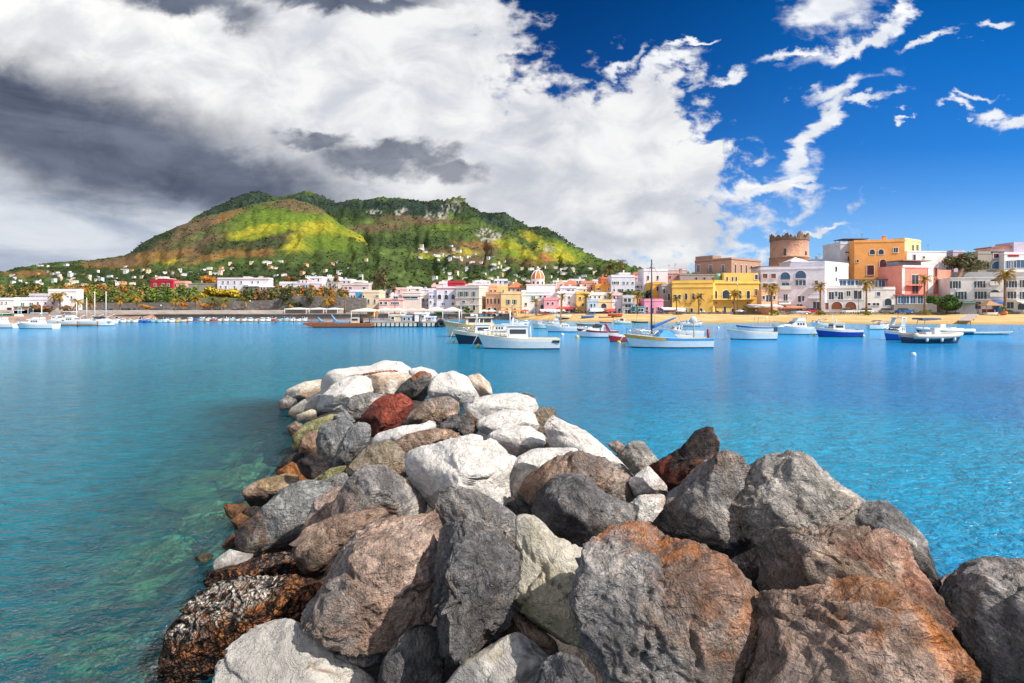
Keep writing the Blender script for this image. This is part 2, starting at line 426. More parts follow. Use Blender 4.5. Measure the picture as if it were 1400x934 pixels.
xs = np.concatenate([[-9000,-3000,-900,-300,-120,-60], np.linspace(-30, 30, 121), [60,120,300,900,3000,9000]])
ys = np.concatenate([[-3000,-500,-100,-20], np.linspace(-4, 32, 90), [60,120,300,1000,4000,12000]])
structure(grid_mesh(xs, ys, lambda X, Y: np.zeros_like(X), 'water', WATER, attrf=clear_attr))
def bed_mat():
    m, nt, b, out = newmat('sea bed'); p = world_co()
    n = E(noise(p, 0.8, 6, 0.65, 0.6).outputs[0]).sm(0.4, 0.62)
    n2 = E(noise(p, 3.5, 5, 0.6).outputs[0]).sm(0.35, 0.7)
    c = mixc(n, (0.05, 0.06, 0.12), (0.44, 0.54, 0.26)); c = mixc(n2*0.4, c, (0.08, 0.07, 0.14))
    zb = sep(p)[2]; c = mixc((zb+(n2-0.5)*0.25).sm(-0.95, -0.62)*0.9, c, (0.085, 0.05, 0.085)); link(c, b.inputs['Base Color']); b.inputs['Roughness'].default_value = 1; return m
xs = np.concatenate([np.linspace(-60, -14, 12), np.linspace(-13, 10, 140), np.linspace(12, 60, 12)])
ys = np.concatenate([np.linspace(-20, -1, 8), np.linspace(0, 26, 150), np.linspace(28, 60, 10)])
def bed_z(X, Y):
    n = fbm(np.stack([X*0.55, Y*0.55, X*0], 1), 4, 3)
    return np.minimum(-1.15+1.3*n, np.maximum(mound_z(X, Y)-0.35, -2.0))
structure(grid_mesh(xs, ys, bed_z, 'sea_bed', bed_mat()))
# ------------------------------------------------------------------ land
def land_z(px, Y):
    s = 1.6+0*px
    left = np.interp(Y, [160, 175.2, 176.5, 197, 235, 300, 420], [1.6, 1.7, 5.2, 9.0, 9.6, 6, 0])
    mid = np.interp(Y, [160, 174, 205, 235, 300, 420], [1.6, 1.8, 6.5, 8.6, 6, 0])
    right = np.interp(Y, [160, 168, 200, 240, 420], [1.6, 1.9, 14.0, 15, 8])
    a = smst(px, 470, 490); b = smst(px, 780, 960)
    return left*(1-a)+(mid*(1-b)+right*b)*a
def ground_mat():
    m, nt, b, out = newmat('ground'); p = world_co(); x, y, z = sep(p)
    n = E(noise(p, 0.25, 6, 0.6).outputs[0]); f = E(noise(p, 2.5, 4, 0.6).outputs[0])
    pave = mixc(f.sm(0.3, 0.7), (0.17, 0.15, 0.14), (0.26, 0.23, 0.21))
    veg = mixc(n.sm(0.4, 0.6), (0.05, 0.085, 0.025), (0.13, 0.11, 0.05)); veg = mixc(f.sm(0.45, 0.7)*0.6, veg, (0.09, 0.06, 0.035))
    link(mixc(y.sm(173, 177), pave, veg), b.inputs['Base Color']); b.inputs['Roughness'].default_value = 0.95; return m
def sand_mat():
    m, nt, b, out = newmat('beach sand'); p = world_co(); x, y, z = sep(p)
    n = E(noise(p, 0.22, 5, 0.6).outputs[0]); f = E(noise(p, 3, 4, 0.7).outputs[0])
    c = mixc(n.sm(0.4, 0.62), (0.50, 0.32, 0.13), (0.62, 0.44, 0.20)); c = mixc(f.sm(0.5, 0.7)*0.5, c, (0.34, 0.21, 0.09)); tr_ = E(noise(vmap(p, rot=(0, 0, R(25)), scale=(0.12, 1.0, 1)), 0.55, 5, 0.65, 0.5).outputs[0]); c = mixc(tr_.sm(0.56, 0.68)*0.55, c, (0.30, 0.18, 0.08))
    wet = (z + (n-0.5)*0.3).sm(0.42, 0.08)
    c = mixc(wet*0.7, c, (0.40, 0.23, 0.05))
    link(c, b.inputs['Base Color']); b.inputs['Roughness'].default_value = 0.95
    link(bump(f*0.6+n, 0.6, 0.25), b.inputs['Normal']); return m
pxs = np.concatenate([np.linspace(-2600, -420, 14), np.linspace(-400, 1800, 160), np.linspace(1850, 4200, 14)])
def land():
    rows = []; NB = 10
    for px in pxs:
        ys = min(yw(shore_row(px)), 190); beach = px > 700
        yt = max(ys+14, 156 if px < 1290 else 148)
        col = []
        for t in np.linspace(0, 1, NB):
            Y = ys-2.5+(yt-ys+2.5)*t
            zb = -0.55+2.05*t**0.9+0.10*math.sin(t*9+px*0.02)*(1-t)*t*4
            col.append((Y, zb if beach else 1.55))
        for Y in (yt+0.3, yt+3, 163, 168, 172, 175.3, 176.3, 180, 186, 192, 200, 210, 222, 235, 260, 300, 420, 700, 3500, 12000):
            Y = max(Y, yt+0.35); col.append((Y, float(land_z(np.array(float(px)), Y))))
        rows.append([((px-700)/F*Y, Y, z) for Y, z in col])
    nx, ny = len(rows), len(rows[0])
    V = np.array(rows).reshape(-1, 3); i = np.arange(nx*ny).reshape(nx, ny)
    q = np.stack([i[:-1, :-1], i[1:, :-1], i[1:, 1:], i[:-1, 1:]], -1)
    bm = (pxs[:-1] > 700)[:, None] & (np.arange(ny-1) < NB)[None, :]
    def sub(mask, name, mat):
        f = q[mask].reshape(-1, 4); u, inv = np.unique(f, return_inverse=True)
        o = bpy.data.objects.new(name, np_mesh(name, V[u], inv.reshape(-1, 4), mat, True)); COL.objects.link(o); structure(o)
    sub(bm, 'beach', sand_mat())
    notquay = ~bm & ~((pxs[:-1] <= 700)[:, None] & (np.arange(ny-1) < 1)[None, :])
    sub(notquay, 'ground', ground_mat())
land()
# quay edge of the harbour (a built wall)
def ribbon(name, pts, thick, z0, z1, mat, cap=None, cap_h=0.15):
    mb = MB(); P = [Vector((p[0], p[1], 0)) for p in pts]
    for i in range(len(P)-1):
        t = (P[i+1]-P[i]).normalized(); n = Vector((-t.y, t.x, 0))*thick
        a, b = P[i], P[i+1]
        zz0 = z0; za = z1 if not callable(z1) else z1(a); zb = z1 if not callable(z1) else z1(b)
        vs = [a, b, b+n, a+n]
        mb.add([(v.x, v.y, zz0) for v in vs]+[(v.x, v.y, z) for v, z in zip(vs, (za, zb, zb, za))],
               [(0,3,2,1),(4,5,6,7),(0,1,5,4),(1,2,6,5),(2,3,7,6),(3,0,4,7)], mat)
    return mb.build(name)
def shore_pts(a, b, n, dY=0): return [((px-700)/F*(yw(shore_row(px))+dY), yw(shore_row(px))+dY) for px in np.linspace(a, b, n)]
QUAYSTONE = stone('quay masonry', (0.34, 0.17, 0.11), (0.42, 0.27, 0.2), 0.8)
GREYSTONE = stone('grey lava wall', (0.12, 0.108, 0.105), (0.23, 0.205, 0.19), 0.9)
q = ribbon('quay_wall', shore_pts(-600, 702, 60), 1.2, -1.2, 1.75, QUAYSTONE)
tag(q, 'long low reddish stone quay wall edging the harbour at the left', 'quay wall')
w = ribbon('retaining_wall', [((px-700)/F*174.5, 174.5) for px in (-600, 100, 240, 370, 400, 470, 500)], 1.2, 0.5, lambda v: float(np.interp(v.x/174.5*F+700, [0, 200, 368, 376, 440, 520], [4.6, 4.9, 5.2, 7.0, 7.0, 6.0])), GREYSTONE)
tag(w, 'long dark lava stone retaining wall behind the palm promenade', 'wall')
w = ribbon('promenade_wall', [((px-700)/F*165, 165) for px in (-300, 100, 300, 470)], 0.5, 1.0, 2.65, stone('pale rendered wall', (0.42, 0.39, 0.36), (0.52, 0.48, 0.44), 0.5))
tag(w, 'low pale parapet wall along the promenade in front of parked cars', 'wall')
w = ribbon('beach_wall', [((px-700)/F*Y, Y) for px, Y in ((905, 157.2), (1040, 157.2), (1200, 157.2), (1288, 153.5), (1312, 151)) ], 0.6, 0.8, 2.15, stone('beach wall stone', (0.16, 0.14, 0.12), (0.33, 0.29, 0.25), 1.5))
tag(w, 'low rough stone wall between the sandy beach and the road', 'wall')
w = ribbon('garden_wall', [((px-700)/F*Y, Y) for px, Y in ((1338, 150.6), (1420, 149.8), (1700, 149)) ], 0.6, 0.8, 2.3, stone('garden wall stone', (0.18, 0.16, 0.13), (0.30, 0.27, 0.22), 1.5))
tag(w, 'low stone garden wall with grass in front of the white hotel', 'wall')
w = ribbon('terrace_wall', [((px-700)/F*198, 198) for px in (365, 372, 420)], 1.0, 4, 10.4, GREYSTONE)
tag(w, 'dark stone terrace wall under the white villas left of the town', 'wall')
# ------------------------------------------------------------------ hills
SKA = ([-1200,-300,-100,0,40,90,130,170,180,200,240,280,320,360,385,400,420,440,455,475,500,540,575,620,660,720,900,1800,2600],
       [395,392,382,373,364,358,356,350,345,330,312,297,288,278,274,273,278,287,299,313,327,344,355,369,379,388,393,396,397])
SKB = ([-1200,100,180,240,270,300,330,345,368,376,400,420,440,462,478,500,520,545,560,585,600,606,611,616,620,624,628,631,634,637,641,655,680,690,700,715,722,740,760,768,777,800,815,830,850,880,930,1000,1200,2600],
       [397,396,372,320,297,283,268,265,267,272,268,264,270,281,276,276,272,273,276,278,276,279,273,275,271,274,270,275,271,279,283,292,295,293,300,307,313,314,322,327,337,350,357,363,369,374,379,385,391,395])
GREENS = dict(dk=(0.028,0.05,0.02), md=(0.058,0.088,0.024), br=(0.11,0.172,0.022), yl=(0.31,0.28,0.025), yg=(0.22,0.25,0.018), bn=(0.13,0.082,0.055), ob=(0.22,0.115,0.04), rk=(0.34,0.32,0.30), bl=(0.018,0.034,0.036), rd=(0.36,0.10,0.05))  # plant and rock tints; sun patches through cloud are painted in with them
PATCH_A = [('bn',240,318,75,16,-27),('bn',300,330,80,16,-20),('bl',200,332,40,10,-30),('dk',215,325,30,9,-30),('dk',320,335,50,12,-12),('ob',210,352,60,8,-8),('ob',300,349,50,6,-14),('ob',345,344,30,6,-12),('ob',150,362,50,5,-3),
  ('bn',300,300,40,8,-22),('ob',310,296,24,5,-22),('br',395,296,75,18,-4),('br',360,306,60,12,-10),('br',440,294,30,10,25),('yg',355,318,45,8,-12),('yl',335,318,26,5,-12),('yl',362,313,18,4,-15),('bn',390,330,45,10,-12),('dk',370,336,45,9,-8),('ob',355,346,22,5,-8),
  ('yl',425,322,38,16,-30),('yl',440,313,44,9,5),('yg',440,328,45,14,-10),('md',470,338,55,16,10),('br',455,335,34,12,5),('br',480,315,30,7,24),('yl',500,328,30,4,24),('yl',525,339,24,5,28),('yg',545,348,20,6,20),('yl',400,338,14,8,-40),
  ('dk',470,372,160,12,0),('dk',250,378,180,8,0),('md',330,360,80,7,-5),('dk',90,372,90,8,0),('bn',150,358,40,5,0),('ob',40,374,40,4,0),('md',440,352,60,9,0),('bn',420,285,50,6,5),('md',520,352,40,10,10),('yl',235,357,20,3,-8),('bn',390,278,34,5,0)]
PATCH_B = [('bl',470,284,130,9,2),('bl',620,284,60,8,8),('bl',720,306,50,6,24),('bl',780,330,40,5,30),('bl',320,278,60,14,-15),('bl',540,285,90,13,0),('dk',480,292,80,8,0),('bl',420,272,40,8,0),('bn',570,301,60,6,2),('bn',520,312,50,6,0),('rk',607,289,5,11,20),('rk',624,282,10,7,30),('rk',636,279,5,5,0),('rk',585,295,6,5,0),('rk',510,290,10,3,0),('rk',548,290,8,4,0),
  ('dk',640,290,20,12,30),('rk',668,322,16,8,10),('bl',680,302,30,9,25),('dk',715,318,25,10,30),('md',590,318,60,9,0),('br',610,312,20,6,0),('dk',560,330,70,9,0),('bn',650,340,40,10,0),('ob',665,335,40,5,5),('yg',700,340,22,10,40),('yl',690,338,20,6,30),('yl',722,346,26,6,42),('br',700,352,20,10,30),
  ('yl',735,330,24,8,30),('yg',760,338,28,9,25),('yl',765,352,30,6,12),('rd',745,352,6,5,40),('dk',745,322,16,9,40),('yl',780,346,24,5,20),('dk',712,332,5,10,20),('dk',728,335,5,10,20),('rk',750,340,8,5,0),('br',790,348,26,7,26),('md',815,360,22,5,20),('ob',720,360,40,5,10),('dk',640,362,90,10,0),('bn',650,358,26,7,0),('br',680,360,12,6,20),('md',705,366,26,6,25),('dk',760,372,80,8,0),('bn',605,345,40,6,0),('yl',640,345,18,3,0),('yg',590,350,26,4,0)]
HGT = {}
def hill_mat():
    m, nt, b, out = newmat('hill vegetation and sun patches'); p = world_co()
    a = attr('Col').outputs['Color']
    f = E(noise(vmap(p, scale=(1, 0.6, 1.4)), 0.09, 6, 0.72).outputs[0]); g = E(noise(p, 0.02, 5, 0.65).outputs[0])
    c = mixc(1.0, a, (1, 1, 1)); 
    v = nt.nodes.new('ShaderNodeVectorMath'); v.operation = 'SCALE'; link(a, v.inputs[0]); link(f.lin(0.32, 0.68, 0.45, 1.5), v.inputs[3])
    c = mixc(g.sm(0.52, 0.66)*0.4, v.outputs[0], (0.05, 0.06, 0.02))
    link(c, b.inputs['Base Color']); b.inputs['Roughness'].default_value = 1; b.inputs['Specular IOR Level'].default_value = 0.1
    link(bump(f, 0.9, 6.0), b.inputs['Normal']); return m
HILLM = hill_mat()
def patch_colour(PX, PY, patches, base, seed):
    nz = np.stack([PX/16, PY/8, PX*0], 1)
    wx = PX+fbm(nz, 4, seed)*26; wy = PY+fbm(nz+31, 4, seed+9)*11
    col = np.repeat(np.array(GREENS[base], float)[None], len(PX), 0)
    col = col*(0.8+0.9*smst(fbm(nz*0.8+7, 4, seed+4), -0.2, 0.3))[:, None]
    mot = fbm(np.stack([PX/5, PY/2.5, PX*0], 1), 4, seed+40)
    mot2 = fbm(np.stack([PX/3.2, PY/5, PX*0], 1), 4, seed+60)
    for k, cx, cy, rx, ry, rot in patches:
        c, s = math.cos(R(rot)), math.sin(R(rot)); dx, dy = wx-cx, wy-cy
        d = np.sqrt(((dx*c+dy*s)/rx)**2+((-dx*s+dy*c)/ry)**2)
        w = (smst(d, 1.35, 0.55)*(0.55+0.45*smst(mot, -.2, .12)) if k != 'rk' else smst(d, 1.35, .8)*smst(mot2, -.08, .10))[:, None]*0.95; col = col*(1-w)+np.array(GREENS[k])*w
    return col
def hill(name, SK, Y0, Yr, prof, base_row, patches, base, amp, seed, c0, c1):
    pxs = np.concatenate([np.linspace(-1200, -320, 30), np.linspace(-300, 1000, 560), np.linspace(1010, 2600, 50)])
    tt = np.concatenate([np.linspace(0, 1, 150), [1.06, 1.15, 1.3, 1.6]])
    PX, T = np.meshgrid(pxs, tt, indexing='ij'); sk = np.interp(PX, *SK)
    Y = Y0+(Yr-Y0)*np.minimum(T, 1.6)
    g = np.interp(T, prof[0], prof[1]); row = base_row+(sk-base_row)*g
    Z = H+(HY-row)/F*Y
    Zr = H+(HY-sk)/F*Yr
    Z = np.where(T > 1, Zr*np.interp(T, [1, 1.06, 1.15, 1.3, 1.6], [1, .97, .88, .7, .3]), Z)
    X = (PX-700)/F*Y
    q = np.stack([X.ravel()/170, Y.ravel()/260, Z.ravel()/400], 1)
    n = fbm(q, 5, seed, 0.55, ridged=True)*amp+fbm(q*4, 4, seed+5)*amp*0.35
    env = np.clip((Zr.ravel()-8)/230, 0.03, 1)*np.interp(T.ravel(), [0, 0.15, 0.55, 0.9, 1.0, 1.3], [0, .35, 1, .75, 0.16, .5])
    crest = np.interp(T.ravel(), [0.7, 0.86, 0.97, 1.0, 1.06], [0, 1, .75, .35, 0])*fbm(np.stack([PX.ravel()/6, T.ravel()*7, q[:, 0]*0], 1), 4, seed+31, 0.6, ridged=True)*amp*1.3*(name == 'mountain')
    # gullies run down the slope
    gl = fbm(np.stack([PX.ravel()/26+0.6*fbm(q*1.5, 3, seed+2), T.ravel()*1.2, q[:, 0]*0], 1), 3, seed+8, 0.5, ridged=True)*amp*1.7
    Z = Z+((n+gl)*env+crest).reshape(Z.shape)
    V = np.stack([X.ravel(), Y.ravel(), Z.ravel()], 1)
    nx, ny = PX.shape; i = np.arange(nx*ny).reshape(nx, ny)
    Fc = np.stack([i[:-1, :-1], i[1:, :-1], i[1:, 1:], i[:-1, 1:]], -1).reshape(-1, 4)
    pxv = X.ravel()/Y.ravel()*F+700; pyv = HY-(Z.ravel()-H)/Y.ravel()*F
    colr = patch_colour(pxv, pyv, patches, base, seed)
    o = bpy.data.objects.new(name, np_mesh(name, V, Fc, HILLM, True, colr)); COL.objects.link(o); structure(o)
    HGT[name] = (pxs, Y, Z, pyv.reshape(PX.shape), colr.reshape(*PX.shape, 3))
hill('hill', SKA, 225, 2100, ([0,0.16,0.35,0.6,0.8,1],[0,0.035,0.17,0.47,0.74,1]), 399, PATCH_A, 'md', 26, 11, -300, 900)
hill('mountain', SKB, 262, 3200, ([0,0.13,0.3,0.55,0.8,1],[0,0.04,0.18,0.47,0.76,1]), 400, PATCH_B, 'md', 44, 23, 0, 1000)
# ------------------------------------------------------------------ boulders of the breakwater
def rock_mat(kind):
    m, nt, b, out = newmat(kind)
    a = attr('Col').outputs['Color']; p = obj_co()
    sc = {'limestone': 1.0, 'basalt': 1.0, 'barnacle crust': 1.0}[kind]
    n1 = E(noise(p, 3.2, 7, 0.62, 0.4).outputs[0]); n2 = E(noise(p, 16, 7, 0.7, 0.2).outputs[0]); n3 = E(noise(p, 70, 4, 0.6).outputs[0])
    vv = voro(vmap(p, scale=(1, 1, 1)), 26); pits = E(vv.outputs[0]).sm(0.05, 0.34)
    pm = E(noise(p, 4.5, 3, 0.5).outputs[0]).sm(0.46, 0.62)
    if kind == 'limestone':
        k = n2.lin(0.25, 0.75, 0.80, 1.14)*n1.lin(0.3, 0.7, 0.90, 1.06)
        crack = E(voro(vmap(p, scale=(1, 1, 1.6)), 2.6, 'DISTANCE_TO_EDGE').outputs[0])
        wc = E(noise(p, 5, 5, 0.6, 1.2).outputs[0]); line = ((wc-0.5)*(wc-0.5)*900).mn(1.0)
        hgt = n1*0.5+n2*0.30+n3*0.06+line*0.06
        st, ds = 1.0, 0.17
    elif kind == 'basalt':
        k = n2.lin(0.28, 0.72, 0.55, 1.5)*n3.lin(0.28, 0.72, 0.6, 1.4)*n1.lin(0.3, 0.7, 0.8, 1.2)
        wc = E(noise(p, 3.4, 5, 0.6, 1.0).outputs[0]); line = ((wc-0.5)*(wc-0.5)*1400).mn(1.0)
        zone = E(noise(p, 1.5, 5, 0.62, 0.6).outputs[0]).sm(0.44, 0.56)
        big = E(voro(vmap(p, scale=(1, 1.3, 1)), 9, 'SMOOTH_F1').outputs[0]).sm(0.1, 0.5)
        lay = E(noise(vmap(p, rot=(0.5, 0.3, 0.2), scale=(1, 1, 5)), 3.0, 5, 0.6, 0.8).outputs[0])
        hgt = n1*0.5+n2*(zone*0.5+0.16)+n3*(zone*0.13+0.05)+pits*(pm*0.8+0.2)*0.17*zone+line*0.05+big*0.12*(1.0-zone)+lay*(1.0-zone)*0.35
        k = k*(pits*pm*0.35+(1.0-pm*0.35)).mn(1.0)*(line*0.25+0.75)
        st, ds = 1.0, 0.28
    else:
        wp = nt.nodes.new('ShaderNodeVectorMath'); wp.operation = 'MULTIPLY_ADD'; link(noise(p, 4, 4, 0.6).outputs['Color'], wp.inputs[0]); wp.inputs[1].default_value = (.35,)*3; link(p, wp.inputs[2])
        v2 = voro(wp.outputs[0], 20); vc = sep(v2.outputs['Color'])
        k = vc[0].lin(0, 1, 0.35, 1.8)*(E(v2.outputs[0]).sm(0.75, 0.2))*n2.lin(0.25, 0.75, 0.6, 1.4)
        hgt = E(v2.outputs[0])*-0.35+n1*0.4+n3*0.05
        st, ds = 1.0, 0.16
    sp = nt.nodes.new('ShaderNodeVectorMath'); sp.operation = 'SCALE'; link(a, sp.inputs[0]); link(k, sp.inputs[3])
    c = sp.outputs[0]
    if kind == 'basalt':
        pat = E(noise(p, 2.3, 6, 0.62, 0.8).outputs[0])
        c = mixc(pat.sm(0.50, 0.57)*0.38, c, mixc(1.0, c, (1.55, 1.28, 1.08), 'MULTIPLY'))
        c = mixc(pat.sm(0.44, 0.38)*0.5, c, mixc(1.0, c, (0.55, 0.56, 0.62), 'MULTIPLY'))
        li = (n2.sm(0.60, 0.74)*n1.sm(0.42, 0.6))*0.45
        c = mixc(li, c, (0.40, 0.385, 0.365))
    if kind == 'barnacle crust':
        c = mixc(sep(voro(wp.outputs[0], 20).outputs['Color'])[1].sm(0.62, 0.95)*n1.sm(0.4, 0.6)*0.8, c, (0.34, 0.13, 0.04))
    link(c, b.inputs['Base Color']); b.inputs['Roughness'].default_value = 0.88; b.inputs['Specular IOR Level'].default_value = 0.25
    wet = E(nt.nodes.new('ShaderNodeNewGeometry').outputs['Position']); zz = sep(wet.s)[2]
    link((zz+(n1-0.5)*0.3).lin(0.0, 0.35, 0.35, 0.9), b.inputs['Roughness'])
    link(bump(hgt, st, ds), b.inputs['Normal']); return m
RM = {k: rock_mat(k) for k in ('limestone', 'basalt', 'barnacle crust')}
ICO = {}
def ico(n):
    if n not in ICO:
        bm = bmesh.new(); bmesh.ops.create_icosphere(bm, subdivisions=n, radius=1.0)
        V = np.array([v.co[:] for v in bm.verts]); Fc = np.array([[v.index for v in f.verts] for f in bm.faces]); bm.free()
        ICO[n] = (V/np.linalg.norm(V, axis=1)[:, None], Fc)
    return ICO[n]
PAL = dict(W=((0.68,0.645,0.615),(0.77,0.74,0.715),'limestone'), Wy=((0.50,0.45,0.34),(0.68,0.64,0.54),'limestone'), Wo=((0.55,0.42,0.31),(0.70,0.66,0.60),'limestone'), Wg=((0.44,0.42,0.40),(0.62,0.59,0.55),'limestone'),
  G=((0.21,0.203,0.205),(0.39,0.365,0.35),'basalt'), D=((0.10,0.098,0.105),(0.21,0.203,0.20),'basalt'), Gb=((0.19,0.20,0.215),(0.32,0.325,0.32),'basalt'), Gl=((0.34,0.32,0.30),(0.50,0.465,0.435),'basalt'),
  B=((0.25,0.18,0.14),(0.43,0.32,0.25),'basalt'), P=((0.37,0.265,0.215),(0.52,0.40,0.335),'basalt'), T=((0.28,0.23,0.17),(0.40,0.34,0.26),'basalt'), R=((0.22,0.045,0.03),(0.30,0.075,0.05),'basalt'),
  O=((0.32,0.13,0.045),(0.46,0.22,0.08),'basalt'), M=((0.22,0.22,0.10),(0.36,0.34,0.19),'basalt'), Mu=((0.26,0.32,0.15),(0.48,0.52,0.30),'limestone'), Mv=((0.50,0.48,0.26),(0.62,0.58,0.34),'limestone'), K=((0.05,0.028,0.02),(0.15,0.06,0.03),'barnacle crust'), X=((0.03,0.026,0.028),(0.075,0.06,0.058),'basalt'))
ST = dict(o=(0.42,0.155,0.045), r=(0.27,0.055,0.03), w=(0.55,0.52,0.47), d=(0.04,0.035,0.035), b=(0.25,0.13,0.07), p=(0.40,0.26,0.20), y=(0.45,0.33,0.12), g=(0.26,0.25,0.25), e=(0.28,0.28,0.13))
EDGE = ([500,550,600,650,700,800,934,1000],[390,385,398,360,328,268,205,180])
def rock_height(cx, cy):
    t = (cx-np.interp(cy, *EDGE))/(0.62*(cy-420)+40)
    return float(np.interp(t, [-0.3, 0, 0.35, 0.9, 1.6, 3], [0.0, 0.15, 0.7, 1.15, 1.4, 1.45]))
def boulder(label, poly, pal, stains=(), planes=(), zc=None, thick=0.8, seed=0, sub=None, rough=1.0, group='boulders of the breakwater', name='boulder', dY=0.0, block=0.78, ncut=7):
    poly = np.array(poly, float); n = len(poly)
    # centroid
    x, y = poly[:, 0], poly[:, 1]; x2, y2 = np.roll(x, -1), np.roll(y, -1); cr = x*y2-x2*y; A = cr.sum()/2
    cx, cy = ((x+x2)*cr).sum()/(6*A), ((y+y2)*cr).sum()/(6*A)
    th = np.linspace(0, 2*np.pi, 721)[:-1]; rad = np.zeros_like(th)
    for i in range(n):
        ax, ay = poly[i]-(cx, cy); bx, by = poly[(i+1) % n]-(cx, cy); ex, ey = bx-ax, by-ay
        den = np.cos(th)*ey-np.sin(th)*ex; den = np.where(np.abs(den) < 1e-9, 1e-9, den)
        t = (ax*ey-ay*ex)/den; u = (ax*np.sin(th)-ay*np.cos(th))/den
        ok = (t > 0) & (u >= -1e-6) & (u <= 1+1e-6); rad = np.where(ok, np.maximum(rad, t), rad)
    ker = np.exp(-np.linspace(-2, 2, 25)**2); ker /= ker.sum(); rad = np.convolve(np.concatenate([rad[-12:], rad, rad[:12]]), ker, 'valid')*1.07
    if zc is None: zc = rock_height(cx, cy)
    Y = (H-zc)*F/(cy-HY)+dY; Rp = math.sqrt(abs(A)/math.pi); Rm = Rp/F*Y
    if sub is None: sub = 6 if Rp > 62 else (5 if Rp > 20 else 4)
    D, Fc = ico(sub); rng = np.random.RandomState(seed+int(cx*7+cy*13))
    vd = np.array([(cx-700)/F, 1, (HY-cy)/F]); dist = np.linalg.norm(vd); vd /= dist
    rt = np.array([1, 0, 0])-vd*vd[0]; rt /= np.linalg.norm(rt); upv = np.cross(rt, vd)
    a, b, c = D[:, 0], D[:, 1], D[:, 2]                 # right, down the picture, towards the eye
    rho = np.sqrt(a*a+b*b); theta = np.arctan2(b, a) % (2*np.pi)
    rr = np.interp(theta, np.append(th, 2*np.pi), np.append(rad, rad[0]))
    f = np.sign(rho)*rho**block; dz = np.sign(c)*np.abs(c)**0.85
    k = Y/F
    C = np.array([(cx-700)/F*Y, Y, H+(HY-cy)/F*Y])
    sx = np.cos(theta)*rr*f*k; sy = np.sin(theta)*rr*f*k*(1.0)
    Pw = C+rt*sx[:, None]-upv*(sy*math.hypot(1, (cy-HY)/F)**0.0)[:, None]-vd*(dz*Rm*thick)[:, None]
    L = Pw-C
    # cleavage planes
    pl = [(np.array(p[:3], float), p[3]) for p in planes]
    for _ in range(ncut+8):
        v = rng.normal(size=3); v /= np.linalg.norm(v)
        if np.dot(v, vd) > 0.55: v = -v
        pl.append((v, rng.uniform(0.55, 0.88)))
    for nv, h in pl:
        nv = nv/np.linalg.norm(nv); ext = np.percentile(L@nv, 99.5)
        s = L@nv-h*ext; soft = 0.022*ext
        cut = np.where(s > 0, np.maximum(s-soft*0.5, s*s/(2*soft)*(s < soft)+0*(s >= soft)) if False else np.where(s < soft, s*s/(2*soft), s-soft/2), 0)
        L = L-nv*(cut*0.94)[:, None]
    q = L/Rm; sd_ = rng.randint(1000)
    nn = q/np.maximum(np.linalg.norm(q, axis=1), 1e-6)[:, None]
    lime = PAL[pal][2] == 'limestone'
    dsp = fbm(q*1.15+sd_, 3, sd_)*(0.05 if lime else 0.11)+fbm(q*2.3+sd_, 3, sd_+3, 0.5, ridged=True)*(0.045 if lime else 0.13)+fbm(q*5.5+sd_, 3, sd_+5, 0.55, ridged=True)*(0.035 if lime else 0.075)+fbm(q*11+sd_, 3, sd_+7)*(0.035 if lime else 0.075)
    if sub >= 6: dsp = dsp+fbm(q*22+sd_, 3, sd_+9, 0.6)*(0.022 if lime else 0.05)
    if pal == 'K': dsp = dsp+fbm(q*9, 2, 5, 0.5, ridged=True)*0.10
    if sub >= 5:                                       # open cracks and a few broken ledges
        for _ in range(3 if sub >= 6 else 1):
            v = rng.normal(size=3); v /= np.linalg.norm(v); off = rng.uniform(-.35, .35)
            dd = q@v-off+fbm(q*2.6+sd_+rng.randint(90), 3, sd_+rng.randint(50))*0.30
            gate = smst(fbm(q*1.4+sd_+9, 2, sd_+rng.randint(50)), -.12, .06)
            dsp = dsp-0.085*np.exp(-(dd/0.022)**2)*gate+0.045*smst(dd, -.02, .02)*gate
    L = L+nn*(dsp*Rm*rough)[:, None]
    # bring the outline back to the traced one
    for _ in range(2):
        Q = C+L; ppx = Q[:, 0]/Q[:, 1]*F+700-cx; ppy = HY-(Q[:, 2]-H)/Q[:, 1]*F-cy
        tp = np.arctan2(ppy, ppx) % (2*np.pi); rp = np.hypot(ppx, ppy); nb = 60; bi = np.minimum((tp/(2*np.pi)*nb).astype(int), nb-1)
        mxr = np.zeros(nb); np.maximum.at(mxr, bi, rp); tc = (np.arange(nb)+.5)/nb*2*np.pi
        rat = np.interp(tc, np.append(th, 2*np.pi), np.append(rad, rad[0]))*1.0/np.maximum(mxr, 1e-3); rat = np.clip(rat, .75, 1.6)
        rat = np.convolve(np.concatenate([rat[-2:], rat, rat[:2]]), [.1, .2, .4, .2, .1], 'valid')
        sc_ = np.interp(tp, np.concatenate([[tc[-1]-2*np.pi], tc, [tc[0]+2*np.pi]]), np.concatenate([[rat[-1]], rat, [rat[0]]]))
        al = (L@vd)[:, None]*vd; L = al+(L-al)*sc_[:, None]
    base, second, kind = PAL[pal]
    m1 = smst(fbm(q*1.6+sd_+50, 4, sd_+20), -0.12, 0.2)[:, None]
    col = np.array(base)*(1-m1)+np.array(second)*m1
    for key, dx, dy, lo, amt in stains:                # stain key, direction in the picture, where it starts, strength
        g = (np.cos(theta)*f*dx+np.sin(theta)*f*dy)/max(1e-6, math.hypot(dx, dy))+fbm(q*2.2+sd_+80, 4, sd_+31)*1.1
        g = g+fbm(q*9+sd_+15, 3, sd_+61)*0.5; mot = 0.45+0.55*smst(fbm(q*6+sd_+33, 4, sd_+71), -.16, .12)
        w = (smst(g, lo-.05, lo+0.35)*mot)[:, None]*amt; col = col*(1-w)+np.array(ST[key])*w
    Wz = (C+L)[:, 2]+0.06*fbm(q*2, 3, 77)
